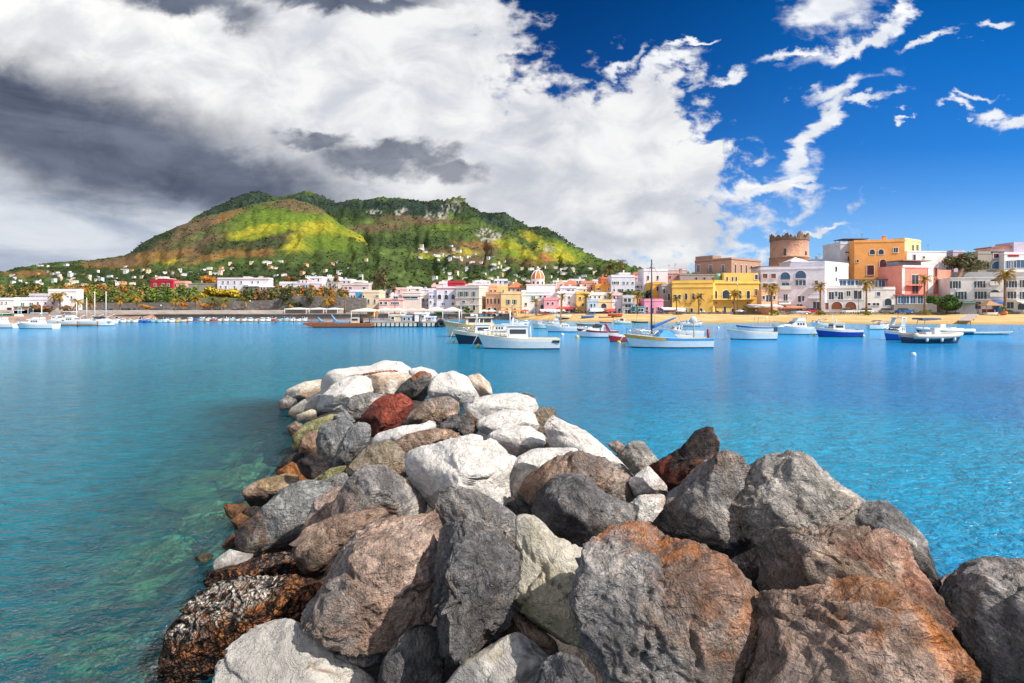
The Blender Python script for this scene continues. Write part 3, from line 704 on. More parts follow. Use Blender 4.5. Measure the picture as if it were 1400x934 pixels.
    wet = smst(Wz, 0.30, 0.10)[:, None]*(0.8 if zc > -0.3 else 0.0); col = col*(1-wet)+np.array((0.05, 0.035, 0.03))*wet
    o = bpy.data.objects.new(name, np_mesh(name, L, Fc, RM[kind], True, col)); COL.objects.link(o); o.location = C
    return tag(o, label, 'boulder' if name == 'boulder' else name.replace('_', ' '), group)
TOP = (0.1, -0.15, 1, 0.5)
FRT = (-0.35, -1, 0.15, 0.5)
exec_rocks = [
# far tip
('long white limestone slab at the seaward tip of the breakwater, rusty chain on it', [(442,513),(463,504),(505,501),(529,491),(547,498),(566,508),(560,530),(500,528),(470,540),(443,550)], 'W', (), [(0,-.2,1,.5),(-.3,-1,.1,.55)], 1.25),
('white boulder sloping to the water just below the chained slab', [(455,527),(472,518),(490,514),(508,520),(516,535),(502,552),(470,562),(433,562),(440,542)], 'W', [('g',-1,.6,.55,.4)], [TOP]),
('white boulder with a tan front edge right of the chain', [(502,513),(530,509),(556,510),(566,520),(545,540),(520,540),(503,527)], 'Wo', (), [TOP]),
('orange streaked pale boulder lowest at the left tip of the breakwater', [(391,534),(415,523),(440,519),(446,530),(427,541),(409,549),(391,546)], 'Wo', [('o',0,1,.1,.5)], (), 0.45),
('small dark boulder at the waterline at the very left tip', [(382,549),(392,541),(406,547),(400,562),(383,561)], 'G', [('b',0,1,.2,.6)], (), 0.15),
('grey brown boulder stepping into the water under the orange streaked one', [(396,560),(415,547),(440,538),(446,552),(430,566),(412,575),(396,570)], 'Wg', [('y',0,1,.1,.6)], (), 0.28),
('small pale wet boulder at the waterline in front of the white tip boulders', [(404,568),(425,560),(438,562),(432,573),(408,577)], 'Wy', [('d',0,1,.2,.7)], (), 0.12),
('small white boulder behind the orange capped dark one', [(558,506),(575,502),(592,506),(600,514),(585,524),(565,520)], 'W', (), [TOP]),
('dark basalt boulder with a bright orange cap among the white tip boulders', [(538,541),(550,525),(574,508),(588,511),(592,528),(578,548),(556,545)], 'D', [('o',.3,-1,.45,.95)], [(-.6,-1,.4,.55)]),
('rounded white boulder right of the orange capped dark one', [(587,528),(598,513),(619,508),(638,516),(656,545),(634,556),(608,550),(587,543)], 'W', [('g',-.4,-.2,.6,.4)], [(-.1,-.5,1,.6)]),
('white boulder with a pinkish tan flank at the right of the tip', [(637,516),(655,511),(669,524),(674,542),(655,546)], 'Wo', [('p',0,1,.2,.5)]),
('dark grey squat boulder left of the red one', [(473,556),(482,542),(505,537),(529,540),(514,558),(496,576),(482,578)], 'G'),
('dark red scoria boulder standing out near the tip', [(493,572),(514,548),(529,541),(550,539),(566,552),(553,573),(538,588),(508,598),(497,586)], 'R', [('d',-1,.5,.15,.75)], [(-.5,-1,.2,.5),(.6,-.4,.7,.6)]),
('brown and grey rounded boulder right of the red one', [(550,584),(562,564),(586,546),(610,542),(626,550),(626,566),(604,576),(580,580)], 'B', [('g',0,-1,.2,.6)], [(-.2,-1,.4,.6)]),
('small dark grey boulder resting on the flat white slab', [(598,586),(617,568),(640,565),(656,576),(652,590),(640,601),(620,594)], 'D', [('b',1,0,.4,.6)], [(-.5,-1,.3,.5)]),
('flat white slab lying behind the long brown boulder', [(507,610),(517,592),(550,583),(606,575),(602,588),(550,606),(514,613)], 'W', (), [(0,-.3,1,.4)]),
('long brown boulder lying across the middle of the far pile', [(532,608),(556,594),(592,586),(625,590),(634,600),(600,610),(566,622),(550,636),(534,626)], 'B', [('p',.6,-.3,.3,.6)]),
('pale brown pitted boulder left of the big white block', [(480,634),(502,612),(532,602),(550,615),(556,640),(541,652),(502,650),(482,646)], 'T', [('o',.7,.9,.5,.5)], [(-.1,-.4,1,.6)]),
('flat topped white block at the right end of the tip', [(633,552),(655,542),(700,538),(728,538),(734,566),(715,580),(655,578),(637,568)], 'W', [('g',-1,.3,.5,.4)], [(0,-.15,1,.45),(-.5,-1,.1,.6)]),
('broad white block under the flat topped one', [(653,574),(688,561),(728,563),(738,590),(709,594),(670,596),(655,588)], 'W', (), [(0,-.3,1,.55)]),
('white block with an orange tan front behind the big white block', [(667,596),(691,583),(724,584),(744,597),(742,612),(730,620),(709,632),(682,628)], 'W', [('p',-.3,1,.0,.65)], [(0,-.3,1,.5),(-.4,-1,0,.5)]),
('tan rounded boulder right of the flat topped white block', [(728,568),(740,557),(757,559),(762,574),(748,594),(734,590)], 'T', (), [(-.4,-1,.3,.6)]),
('biggest white limestone block in the middle of the breakwater', [(556,624),(568,615),(610,604),(649,596),(680,607),(686,618),(705,627),(704,655),(690,690),(640,712),(598,700),(577,675),(561,650)], 'W', [('g',.5,1,.55,.3)], [(0.25,-.25,1,.36),(-.95,-.75,.05,.36),(.35,-1,.1,.52)], None, 1.0),
('white boulder between the biggest white block and the brown domed one', [(703,628),(730,615),(784,612),(790,626),(760,652),(720,680),(703,684)], 'W', [('p',-.3,1,.25,.5)], [(0,-.2,1,.5)]),
('long white slab slanting down at the right edge of the pile', [(743,577),(764,572),(800,590),(835,618),(868,650),(864,664),(800,646),(752,612)], 'W', [('o',-.8,-.2,.7,.25)], [(.3,-.3,1,.5)]),
('left half of the blue grey split boulder on the left flank', [(433,602),(439,582),(469,572),(484,582),(480,608),(452,648),(436,628)], 'Gb', (), [(-.6,-1,.2,.5),(.1,-.5,1,.6)]),
('right half of the blue grey split boulder, smooth and tilted', [(464,608),(480,583),(496,577),(507,584),(503,608),(486,630),(450,648)], 'Gb', [('d',.6,1,.2,.5)], [(-.6,-1,.3,.5)]),
('pale mossy yellow green boulder by the water on the left flank', [(400,596),(418,579),(448,568),(470,566),(456,580),(438,596),(409,620),(400,612)], 'M', [('e',0,1,.1,.5)], [(-.1,-.4,1,.6)]),
('small grey boulder above the mossy one', [(455,572),(472,560),(486,576),(470,584)], 'Gb'),
('brown rounded boulder under the mossy one', [(408,608),(422,591),(436,591),(440,616),(427,628),(411,622)], 'B', [('b',0,0,-1,.5)]),
('black wet boulder below the brown rounded one', [(406,632),(424,622),(446,626),(449,646),(427,660),(412,646)], 'X'),
('black wet boulder at the waterline left of another black one', [(376,642),(391,624),(413,618),(418,632),(397,640),(381,649)], 'X', (), (), 0.2),
('bright rust orange boulder at the waterline on the left flank', [(378,646),(400,632),(416,642),(428,660),(404,666)], 'O', [('o',0,0,-1,.5)], (), 0.3),
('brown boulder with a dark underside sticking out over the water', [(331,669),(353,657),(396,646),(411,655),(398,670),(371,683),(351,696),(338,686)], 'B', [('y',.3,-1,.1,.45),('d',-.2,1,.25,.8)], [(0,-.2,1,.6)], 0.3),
('pale green mossy stone wedged left of the cracked boulder', [(424,660),(451,641),(472,636),(470,654),(438,664)], 'M'),
('small grey stone wedged above the cracked boulder', [(442,656),(470,646),(482,658),(460,674)], 'G'),
('smooth blue grey boulder with dark cracks above the barnacled one', [(322,736),(331,718),(360,695),(389,668),(414,658),(452,658),(472,670),(460,694),(428,724),(400,758),(364,762),(334,756)], 'Gb', [('b',-1,.6,.5,.75)], [(-.5,-1,.3,.55)], 0.5),
('pinkish brown boulder right of the smooth blue grey one', [(414,722),(432,682),(460,666),(476,672),(462,712),(424,732)], 'P', [('g',-1,0,.2,.5)]),
('cracked grey boulder with pink patches left of the biggest white block', [(455,692),(475,660),(496,639),(525,638),(553,656),(569,672),(583,692),(570,712),(520,718),(482,730),(458,720)], 'G', [('p',.1,1,.1,.7),('p',-.9,.5,.25,.6)], [(-.5,-1,.2,.55),(.1,-.3,1,.65)]),
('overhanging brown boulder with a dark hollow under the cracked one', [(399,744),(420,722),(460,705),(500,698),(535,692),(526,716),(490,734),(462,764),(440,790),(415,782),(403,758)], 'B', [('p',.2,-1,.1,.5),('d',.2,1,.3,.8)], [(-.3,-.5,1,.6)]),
('large sunlit pinkish brown slab leaning over the dark round boulder', [(414,832),(442,805),(467,757),(489,729),(525,711),(589,704),(606,722),(604,800),(588,848),(550,878),(507,894),(472,890),(437,877),(420,858)], 'P', [('g',-1,.3,.45,.8),('d',.8,.9,.7,.5)], [(-.35,-.75,1,.42),(.9,-.5,.2,.6)], None, 0.9),
('crusted brown boulder covered in barnacles and weed at the waterline', [(218,905),(231,861),(264,820),(299,798),(335,790),(403,785),(446,804),(414,850),(362,862),(320,884),(298,920),(249,938),(222,926)], 'K', [('w',-.3,-1,.32,.85),('o',.4,.1,.2,.3)], [(-.1,-.4,1,.55)], 0.42),
('dark pitted weedy boulder above the barnacled one', [(274,800),(292,780),(332,770),(360,759),(403,754),(430,780),(406,798),(335,800),(299,806)], 'K', [('d',0,0,-1,.45),('g',.2,-.6,.5,.4)], (), 0.34),
('white stone at the waterline with orange weed round it', [(292,768),(314,752),(348,760),(332,778),(317,786),(295,782)], 'Wg', [('d',0,1,.45,.6)], (), 0.16),
('orange weedy stone half under water beside the brown overhanging boulder', [(305,690),(332,690),(355,698),(334,714),(312,707)], 'O', [('d',0,0,.1,.5)], (), 0.08),
('small orange weedy stone awash above the white waterline stone', [(303,745),(321,728),(330,736),(328,749),(309,751)], 'O', [('r',0,0,.0,.5)], (), 0.06),
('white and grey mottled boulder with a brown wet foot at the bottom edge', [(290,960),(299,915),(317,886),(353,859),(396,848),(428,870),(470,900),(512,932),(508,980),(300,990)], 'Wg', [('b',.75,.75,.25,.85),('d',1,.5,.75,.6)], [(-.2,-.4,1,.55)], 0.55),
('dark smooth rounded boulder in shade at the bottom edge', [(512,960),(525,904),(553,866),(580,855),(604,864),(608,895),(598,960),(560,985)], 'D', [('b',.3,1,.5,.5)], (), 0.75),
# front centre
('grey wedge shaped boulder under the biggest white block', [(593,710),(602,678),(619,666),(651,672),(689,693),(709,711),(714,734),(710,760),(690,758),(660,742),(604,734)], 'G', [('g',.2,-.6,.1,.5)], [(-.55,-1,.15,.4),(.35,-.3,1,.5)]),
('tall dark knobbly lava boulder standing in the front centre', [(593,825),(597,751),(608,719),(629,716),(662,720),(686,733),(709,762),(708,794),(698,830),(695,864),(668,888),(636,914),(607,906),(600,855)], 'D', [('g',0,-1,.25,.6),('g',.3,.2,.45,.4)], [(.2,-.5,1,.72)], None, 0.9, 3, None, 1.5),
('pale yellowish limestone boulder wedged behind the tall dark lava one', [(704,716),(727,700),(752,730),(800,756),(806,792),(800,850),(812,890),(765,874),(722,842),(699,810),(707,764)], 'Wy', [('e',-.2,1,.25,.5),('w',-.3,-1,.1,.6)], [(-.3,-1,.6,.55),(.1,-.5,1,.6)], None, 0.8, 0, None, 1, 'boulders of the breakwater', 'boulder', 0.25),
('dark grey faceted boulder with its front in shade in the centre', [(730,702),(737,675),(763,651),(796,649),(824,674),(861,690),(868,711),(835,736),(797,760),(765,751),(736,727)], 'D', [('g',1,-.2,.25,.6)], [(-.4,-1,.12,.45),(.4,-.35,1,.55)]),
('brown domed boulder behind the dark faceted one', [(712,672),(723,651),(757,628),(787,618),(826,628),(865,653),(871,676),(856,694),(822,690),(770,692),(728,692)], 'B', [('p',-.7,-.6,.1,.5),('g',.6,-.5,.1,.6)], [(-.3,-1,.2,.6)]),
('small white boulder right of the dark faceted one', [(857,692),(875,678),(910,676),(904,698),(884,722),(861,722)], 'W', [('o',.8,-.6,.6,.4)], [TOP]),
('small dark stone in shade between the white block and the faceted boulder', [(685,692),(712,681),(738,690),(734,710),(704,712)], 'D', (), (), 0.95),
('large round lava boulder with an orange brown right side, front centre', [(786,823),(792,777),(802,751),(832,731),(859,716),(884,719),(926,742),(968,753),(1002,776),(1025,800),(1033,850),(1025,921),(1009,960),(920,985),(850,955),(822,912),(801,877)], 'G', [('b',.9,-.15,-.05,.55),('o',1,-.1,.45,.45),('o',-.1,-1,.72,.75)], [(-.5,-1,.2,.68),(.5,-.4,1,.66)], None, 0.85, 0, None, 1.1),
('upright dark lava boulder with rusty flanks against the blue water', [(885,638),(909,625),(931,613),(952,588),(970,585),(983,608),(971,639),(939,660),(909,676),(892,654)], 'X', [('r',-.6,.9,.2,.65),('o',1,.1,.4,.7)], [(-.6,-1,.2,.6)], None, 0.8, 2, 5, 1.5),
('pale grey rounded boulder behind the upright rusty one', [(845,624),(863,604),(879,604),(903,634),(888,645),(865,650)], 'Gl', [('y',-.3,1,.2,.3)], (), 0.75),
('low white boulder at the foot of the upright rusty one', [(860,658),(886,637),(911,664),(912,678),(869,680)], 'W', [('p',1,.6,.3,.5)], [TOP]),
('small pinkish stone at the water edge behind the white slab', [(830,608),(845,602),(858,614),(848,624)], 'P', (), (), 0.2),
('small dark rough stone at the bottom edge left of the big round one', [(731,940),(741,906),(765,893),(789,900),(812,930),(810,965),(740,970)], 'D', [('g',0,-1,.3,.6)], (), 1.5),
('white and black streaked stone low at the bottom edge', [(590,960),(634,908),(684,876),(706,866),(729,883),(752,902),(744,960),(660,985)], 'Wg', [('d',1,.2,.15,.8),('y',-.2,-.8,.5,.4)], (), 0.95),
('brown stone in deep shade under the pale yellowish boulder', [(690,828),(720,842),(760,878),(764,900),(728,896),(698,874)], 'B', (), (), 0.95),
# right
('left lobe of the large grey ridged boulders on the right, steep sided', [(880,716),(899,686),(930,666),(950,643),(977,622),(1001,620),(1021,635),(1026,660),(1049,687),(1060,728),(1018,753),(996,767),(961,753),(917,740)], 'G', [('g',-.2,-.8,.0,.6),('b',.2,-1,.6,.4)], [(-.75,-1,.3,.5),(.2,-.9,.5,.55)]),
('broad grey boulder with a smooth sunlit saddle on the right', [(1006,662),(1026,640),(1047,627),(1078,619),(1103,623),(1126,646),(1152,668),(1190,688),(1222,726),(1190,752),(1094,756),(1030,752),(1004,700)], 'Gl', [('g',1,1,.4,.6)], [(-.1,-.6,1,.5),(.5,-.3,1,.6)], None, 0.85, 0, None, 1.0, 'boulders of the breakwater', 'boulder', -0.28),
('rough grey boulder dropping to the water at the right edge of the pile', [(1158,702),(1180,690),(1211,685),(1235,705),(1266,738),(1271,757),(1283,788),(1283,816),(1250,795),(1215,756),(1190,735)], 'G', [('d',.4,1,.4,.6)], [(.6,-.4,1,.6)]),
('pitted brown lava boulder lying above the orange one', [(1042,798),(1050,757),(1058,721),(1094,724),(1141,720),(1203,726),(1236,740),(1252,779),(1283,811),(1303,843),(1296,872),(1250,868),(1191,840),(1113,830),(1048,822)], 'B', [('g',-.9,.2,.1,.7),('b',.8,.4,.3,.5),('r',.7,-.3,.5,.4)], [(-.2,-1,.35,.55),(.1,-.4,1,.62)], None, 0.8, 0, None, 1.25),
('big brown boulder with a glowing rust orange right shoulder at the bottom', [(1015,960),(1026,930),(1030,843),(1038,822),(1055,811),(1109,806),(1172,791),(1204,797),(1236,818),(1275,850),(1314,890),(1340,945),(1330,1000),(1040,1010)], 'P', [('g',-.8,-.1,.35,.6),('o',.75,-.42,.42,1.0),('b',.3,-.9,.4,.6)], [(-.25,-.9,.75,.52),(.8,-.4,.6,.62)], None, 0.8, 5),
('dark grey boulder cut by the right edge of the photo', [(1284,820),(1300,795),(1316,777),(1359,765),(1402,770),(1500,800),(1530,960),(1350,990),(1330,920),(1292,868)], 'G', [('d',-.3,.9,.1,.7)], [(-.4,-1,.3,.6),(.1,-.4,1,.62)], 1.15),
('dark stone in the hollow left of the pitted brown boulder', [(996,768),(1047,742),(1055,815),(1036,830),(1015,790)], 'X', (), (), 1.1),
('small reddish pebble by the water left of the right edge boulder', [(1272,798),(1300,784),(1308,800),(1290,822)], 'P', (), (), 0.25),
('small brown stone at the waterline under the tip left of the mossy boulder', [(392,584),(404,576),(416,582),(412,594),(398,596)], 'B', [('b',0,1,.1,.6)], (), 0.14),
('small orange brown stone left of the smooth blue grey boulder by the water', [(316,712),(328,702),(342,708),(336,722),(322,724)], 'O', [('d',0,1,.2,.6)], (), 0.12),
('small dark wet stone at the waterline under the brown overhanging boulder', [(330,700),(348,692),(366,696),(356,708),(338,710)], 'X', (), (), 0.14),
('little yellow weedy stone awash left of the smooth blue grey boulder', [(266,762),(280,754),(292,760),(284,770),(270,771)], 'M', (), (), 0.03),
('small grey stone wedged between the pinkish slab and the white mottled boulder', [(476,886),(500,890),(520,884),(524,902),(498,912),(478,904)], 'G', (), (), 0.7),
('small brown stone under the long brown boulder in the middle', [(556,634),(572,622),(592,616),(596,632),(576,650),(560,648)], 'B', (), (), 0.95),
('small tan stone between the white blocks left of the long white slab', [(738,596),(752,588),(766,600),(758,614),(740,612)], 'T', (), (), 0.9),
('small dark stone in the gap right of the grey wedge', [(706,742),(722,736),(734,752),(728,770),(708,764)], 'D', (), (), 0.9),
('small grey stone in the hollow between the round lava boulder and the orange shouldered one', [(1018,770),(1038,762),(1050,782),(1044,806),(1022,800)], 'G', (), (), 0.95),
('small brown stone low between the orange shouldered boulder and the right edge one', [(1296,862),(1316,858),(1338,884),(1336,912),(1312,894)], 'B', (), (), 0.9),
('tiny white stone between the red boulder and the dark squat one', [(640,536),(652,532),(660,540),(652,550),(640,546)], 'W', (), (), 1.0),
('small grey brown stone at the right foot of the orange capped one', [(588,540),(600,536),(610,546),(602,556),(590,553)], 'G', (), (), 0.9),
]
for i, r in enumerate(exec_rocks):
    lab, poly, pal = r[:3]; rest = list(r[3:])
    keys = ['stains', 'planes', 'zc', 'thick', 'seed', 'sub', 'rough', 'group', 'name', 'dY']
    boulder(lab, poly, pal, **dict(zip(keys, rest)))
# core of the breakwater under the boulders
def core_mat():
    m, nt, b, out = newmat('rubble core'); p = world_co()
    n = E(noise(p, 2.5, 6, 0.65).outputs[0]); v = voro(p, 2.2); c = sep(v.outputs['Color'])[0]
    col = mixc(c, (0.025, 0.022, 0.022), (0.06, 0.05, 0.045)); col = mixc(n.sm(0.5, 0.65)*0.5, col, (0.09, 0.055, 0.035))
    link(col, b.inputs['Base Color']); b.inputs['Roughness'].default_value = 0.9
    link(bump(E(v.outputs[0])*-1.0+n, 1.0, 0.25), b.inputs['Normal']); return m
def core_z(X, Y):
    v = fbm(np.stack([X*1.4, Y*1.4, X*0], 1), 4, 41, 0.5, ridged=True)
    return mound_z(X, Y)-0.5+v*0.3*smst(mound_z(X, Y), -0.4, 0.4)
o = grid_mesh(np.linspace(-9.5, 7.5, 190), np.linspace(1.2, 24, 240), core_z, 'breakwater_core', core_mat()); structure(o)
# stones under the clear water by the left flank
for k, (px, py, r, pal, lab) in enumerate([
  (205, 765, 54, 'Mu', 'pale green drowned boulder seen through the clear water, largest of the sunken ones'),
  (282, 708, 34, 'Mv', 'yellow green drowned boulder under water beside the orange weedy stone'),
  (330, 655, 30, 'Mv', 'tan drowned slab under water left of the brown overhanging boulder'),
  (120, 900, 50, 'Mu', 'dim green drowned boulder deep under water at the lower left'),
  (205, 880, 26, 'Wg', 'greyish white drowned boulder beside the barnacled one')]):
    zz = -0.70; Y = (H-zz)*F/(py-HY)
    poly = [(px+r*math.cos(a)*(1.25+0.2*math.sin(3*a+k)), py+r*0.55*math.sin(a)*(1+0.15*math.cos(2*a+k))-r*0.35*math.cos(a)) for a in np.linspace(0, 2*math.pi, 13)[:-1]]
    boulder(lab, poly, pal, zc=zz, thick=0.6, sub=5, group='drowned boulders', seed=k)
# rusty chain on the white slab
ch = MB(); pts = [(488,518),(495,513),(503,511),(512,510),(522,509),(532,508),(543,507.5)]
def torus(mb, M, R0, r, mat, n=12, k=6, st=1.6):
    vs = []; fs = []
    for i in range(n):
        a = 2*math.pi*i/n
        for j in range(k):
            b = 2*math.pi*j/k; q = R0+r*math.cos(b); vs.append(M @ Vector((q*math.cos(a)*st, q*math.sin(a), r*math.sin(b))))
    for i in range(n):
        for j in range(k): fs.append((i*k+j, ((i+1) % n)*k+j, ((i+1) % n)*k+(j+1) % k, i*k+(j+1) % k))
    mb.add(vs, fs, mat, True)
YC = 17.2
dense = []
for t in np.linspace(0, len(pts)-1, 26):
    i = min(int(t), len(pts)-2); u = t-i
    dense.append(at(pts[i][0]*(1-u)+pts[i+1][0]*u, pts[i][1]*(1-u)+pts[i+1][1]*u, YC))
CHAIN = dense
# ------------------------------------------------------------------ buildings
def rgb(r, g, b, k=1.0): return tuple(min(0.82, c*k) for c in lin_c(r, g, b))
CW = dict(white=(0.79,0.76,0.75), shade_white=(0.72,0.68,0.75), cream=(0.76,0.62,0.44), peach=(0.80,0.45,0.27), orange=(0.86,0.37,0.11), ylw=(0.84,0.52,0.13), pylw=(0.74,0.56,0.28), pink=(0.76,0.32,0.36), salmon=(0.78,0.29,0.22),  # bluish white next to plain white: sky-blue shade put into the wall colour
  rose=(0.76,0.50,0.47), lilac=(0.58,0.50,0.62), grey=(0.36,0.35,0.36), pblue=(0.45,0.54,0.68), red=(0.42,0.03,0.05), stone=(0.38,0.33,0.28), dpink=(0.46,0.24,0.22), blue=(0.08,0.33,0.55), terra=(0.60,0.20,0.09), magenta=(0.74,0.30,0.44))
NWIN = [0]
class House:
    def __init__(s, label, x0, x1, yt, yb, Y, col, Y1=None, depth=9, roof='flat', name='house', cat='house', group=None, trim=None, over=0.12, sink=3.0, roofh=2.0):
        Y1 = Y1 or Y
        P0 = Vector(((x0-700)/F*Y, Y, 0)); P1 = Vector(((x1-700)/F*Y1, Y1, 0))
        s.ua = (P1-P0).normalized(); s.n = Vector((s.ua.y, -s.ua.x, 0)); s.P0 = P0; s.L = (P1-P0).length
        Ym = (Y+Y1)/2; s.zb = zat(yb, Ym); s.zt = zat(yt, Ym); s.h = s.zt-s.zb; s.depth = depth
        mid = (P0+P1)/2
        s.root = empty(name, (mid.x, mid.y, s.zb), math.atan2(s.ua.y, s.ua.x))
        tag(s.root, label, cat, group)
        s.col = stucco(CW[col] if isinstance(col, str) else col); s.trim = trim or stucco(tuple(min(.84, c*1.12+.02) for c in (CW[col] if isinstance(col, str) else col)))
        L = s.L/2
        mb = MB(); mb.box(-L, L, 0, depth, -sink, s.h, s.col); mb.build('wall', s.root)
        mb = MB()
        if roof == 'flat':
            o = over
            mb.box(-L-o, L+o, -o, depth+o, s.h+0.003, s.h+0.22, s.trim)
            for a in ((-L, L, 0, 0.2), (-L, L, depth-0.2, depth), (-L, -L+0.2, 0.2, depth-0.2), (L-0.2, L, 0.2, depth-0.2)):
                mb.box(*a, s.h+0.22, s.h+0.75, s.col)
        elif roof == 'tile':
            o = 0.35; r = min(L, depth/2)*0.98
            vs = [(-L-o,-o,s.h),(L+o,-o,s.h),(L+o,depth+o,s.h),(-L-o,depth+o,s.h),(-L+r if L > r else 0,depth/2,s.h+roofh),(L-r if L > r else 0,depth/2,s.h+roofh)]
            mb.add(vs, [(3,2,1,0),(0,1,5,4),(1,2,5),(2,3,4,5),(3,0,4)], TILE)
        elif roof == 'plain':
            mb.box(-L-over, L+over, -over, depth+over, s.h+0.003, s.h+0.25, s.trim)
        if mb.v: mb.build('roof', s.root)
    def loc(s, px, py):                          # photo pixel -> facade coordinates (u from the middle, z above the base)
        r = Vector(((px-700)/F, 1, 0)); t = s.P0.dot(s.n)/r.dot(s.n)
        p = r*t; return (p-s.P0).dot(s.ua)-s.L/2, H+(HY-py)/F*t-s.zb, t/F/abs(r.normalized().dot(s.n))
    def win(s, kind, px, py, w, h, name=None):
        u, z, k = s.loc(px, py); w = w*k; h = h*(k*abs(1)); x0, x1, z0, z1 = u-w/2, u+w/2, z-h/2, z+h/2
        s.win_local(kind, x0, x1, z0, z1, name)
    def win_local(s, kind, x0, x1, z0, z1, name=None):
        NWIN[0] += 1
        w = x1-x0; z0 = max(z0, 0.02)
        t = min(0.13, w*0.14); fm = WHITE if 'n' not in kind else s.trim
        pane = GLASS; nm = name or ('door' if 'd' in kind else 'window')
        if 'b' in kind: pane = BLUEGLASS
        if 'r' in kind: pane = REDDARK
        if 'B' in kind: pane = BROWNSH
        if 'W' in kind: pane = WHITE
        if 'T' in kind: pane = TEALSH
        f = MB(); p = MB()
        if 'a' in kind:
            r = w/2; cx = (x0+x1)/2; zc = z1-r
            def arch(R_, drop): return [(cx-R_, z0-drop)]+[(cx+R_, z0-drop)]+[(cx+R_*math.cos(a), zc+R_*math.sin(a)) for a in np.linspace(0, math.pi, 11)]
            o, i = arch(r+t, t if nm != 'door' else 0), arch(r, 0); n = len(o)
            vs = [(x, -0.09, z) for x, z in o]+[(x, -0.09, z) for x, z in i]+[(x, 0.02, z) for x, z in o]+[(x, 0.02, z) for x, z in i]
            fs = []
            for q in range(n):
                e = (q+1) % n; fs += [(q, e, n+e, n+q), (2*n+q, 2*n+e, e, q), (n+q, n+e, 3*n+e, 3*n+q)]
            f.add(vs, fs, fm); p.prism(i, -0.03, 0.05, pane)
        else:
            f.box(x0-t, x0, -0.09, 0.02, z0, z1, fm); f.box(x1, x1+t, -0.09, 0.02, z0, z1, fm)
            f.box(x0-t, x1+t, -0.10, 0.02, z1, z1+t, fm)
            if nm != 'door': f.box(x0-t*1.6, x1+t*1.6, -0.16, 0.02, z0-t, z0, fm)
            p.box(x0, x1, -0.03, 0.05, z0, z1, pane)
            if w > 0.9 and 'B' not in kind and 'W' not in kind and 'r' not in kind:
                f.box((x0+x1)/2-0.035, (x0+x1)/2+0.035, -0.06, -0.032, z0, z1, fm)
        fo = f.build(nm, s.root); p.build('pane' if nm == 'window' else 'leaf', fo)
        if 's' in kind or 'S' in kind:
            sm_ = GREENSH if 's' in kind else DARKSH; q = MB()
            sw = w*0.42
            q.box(x0-t-sw, x0-t, -0.08, -0.01, z0, z1, sm_); q.build('shutter', fo); q = MB(); q.box(x1+t, x1+t+sw, -0.08, -0.01, z0, z1, sm_); q.build('shutter', fo)
    def row(s, kind, xs, y, w, h):
        for x in xs: s.win(kind, x, y, w, h)
    def balcony(s, x0, x1, y, proj=1.1, solid=None):
        u0, z, k = s.loc(x0, y); u1, _, _ = s.loc(x1, y); mb = MB()
        mb.box(u0, u1, -proj, 0.0, z-0.16, z, s.trim)
        if solid: 
            mb.box(u0, u1, -proj, -proj+0.1, z, z+0.95, solid); mb.box(u0, u0+0.1, -proj+0.1, 0, z, z+0.95, solid); mb.box(u1-0.1, u1, -proj+0.1, 0, z, z+0.95, solid)
        else:
            mb.box(u0, u1, -proj, -proj+0.05, z+0.9, z+0.96, IRON)
            n = max(3, int((u1-u0)/0.28))
            for i in range(n+1):
                x = u0+(u1-u0-0.03)*i/n; mb.box(x, x+0.03, -proj+0.01, -proj+0.04, z, z+0.9, IRON)
            for x in (u0, u1-0.05): mb.box(x, x+0.05, -proj+0.05, 0, z+0.9, z+0.95, IRON)
        return mb.build('balcony', s.root)
    def band(s, y, th=0.22, proud=0.14, mat=None):
        z = s.loc((s.P0.x/s.P0.y*F+700), y)[1]; mb = MB(); L = s.L/2
        mb.box(-L-proud, L+proud, -proud, s.depth+proud, z-th/2, z+th/2, mat or s.trim); mb.build('cornice', s.root)
    def block(s, x0, x1, y0, y1, name, mat=None, d0=0.0, d1=3.0):
        u0, z1, k = s.loc(x0, y0); u1, z0, _ = s.loc(x1, y1); mb = MB(); mb.box(u0, u1, d0, d1, z0, z1, mat or s.col); return mb.build(name, s.root)
    def awning(s, x0, x1, y, proj=2.2, mat=None, drop=0.5):
        u0, z, k = s.loc(x0, y); u1, _, _ = s.loc(x1, y); mb = MB(); m = mat or WHITE
        mb.add([(u0,-0.02,z),(u1,-0.02,z),(u1,-proj,z-drop),(u0,-proj,z-drop),(u0,-0.02,z+.06),(u1,-0.02,z+.06),(u1,-proj,z-drop+.06),(u0,-proj,z-drop+.06)],
               [(0,1,2,3),(7,6,5,4),(3,2,6,7),(0,3,7,4),(1,5,6,2),(0,4,5,1)], m)
        mb.box(u0, u1, -proj-0.02, -proj+0.0, z-drop-0.25, z-drop+.06, m)
        for x in (u0+.05, u1-.1): mb.box(x, x+0.05, -proj+.05, -proj+.1, -0.3, z-drop, IRON)
        return mb.build('awning', s.root)
    def chimney(s, u, v, h=1.2, w=0.6):
        mb = MB(); z = s.h+0.22; mb.box(u-w/2, u+w/2, v-w/2, v+w/2, z, z+h, s.col); mb.box(u-w/2-.08, u+w/2+.08, v-w/2-.08, v+w/2+.08, z+h, z+h+.12, s.trim); return mb.build('chimney', s.root)
    def antenna(s, u, v, h=2.4):
        mb = MB(); z = s.h+0.2; mb.tube([(u,v,z),(u,v,z+h)], 0.03, IRON, 5)
        for i, q in enumerate((0.0, 0.25, 0.5)): mb.tube([(u-0.5+q*.3,v,z+h-q),(u+0.5-q*.3,v,z+h-q)], 0.02, IRON, 4)
        return mb.build('antenna', s.root)
YF = 163.0
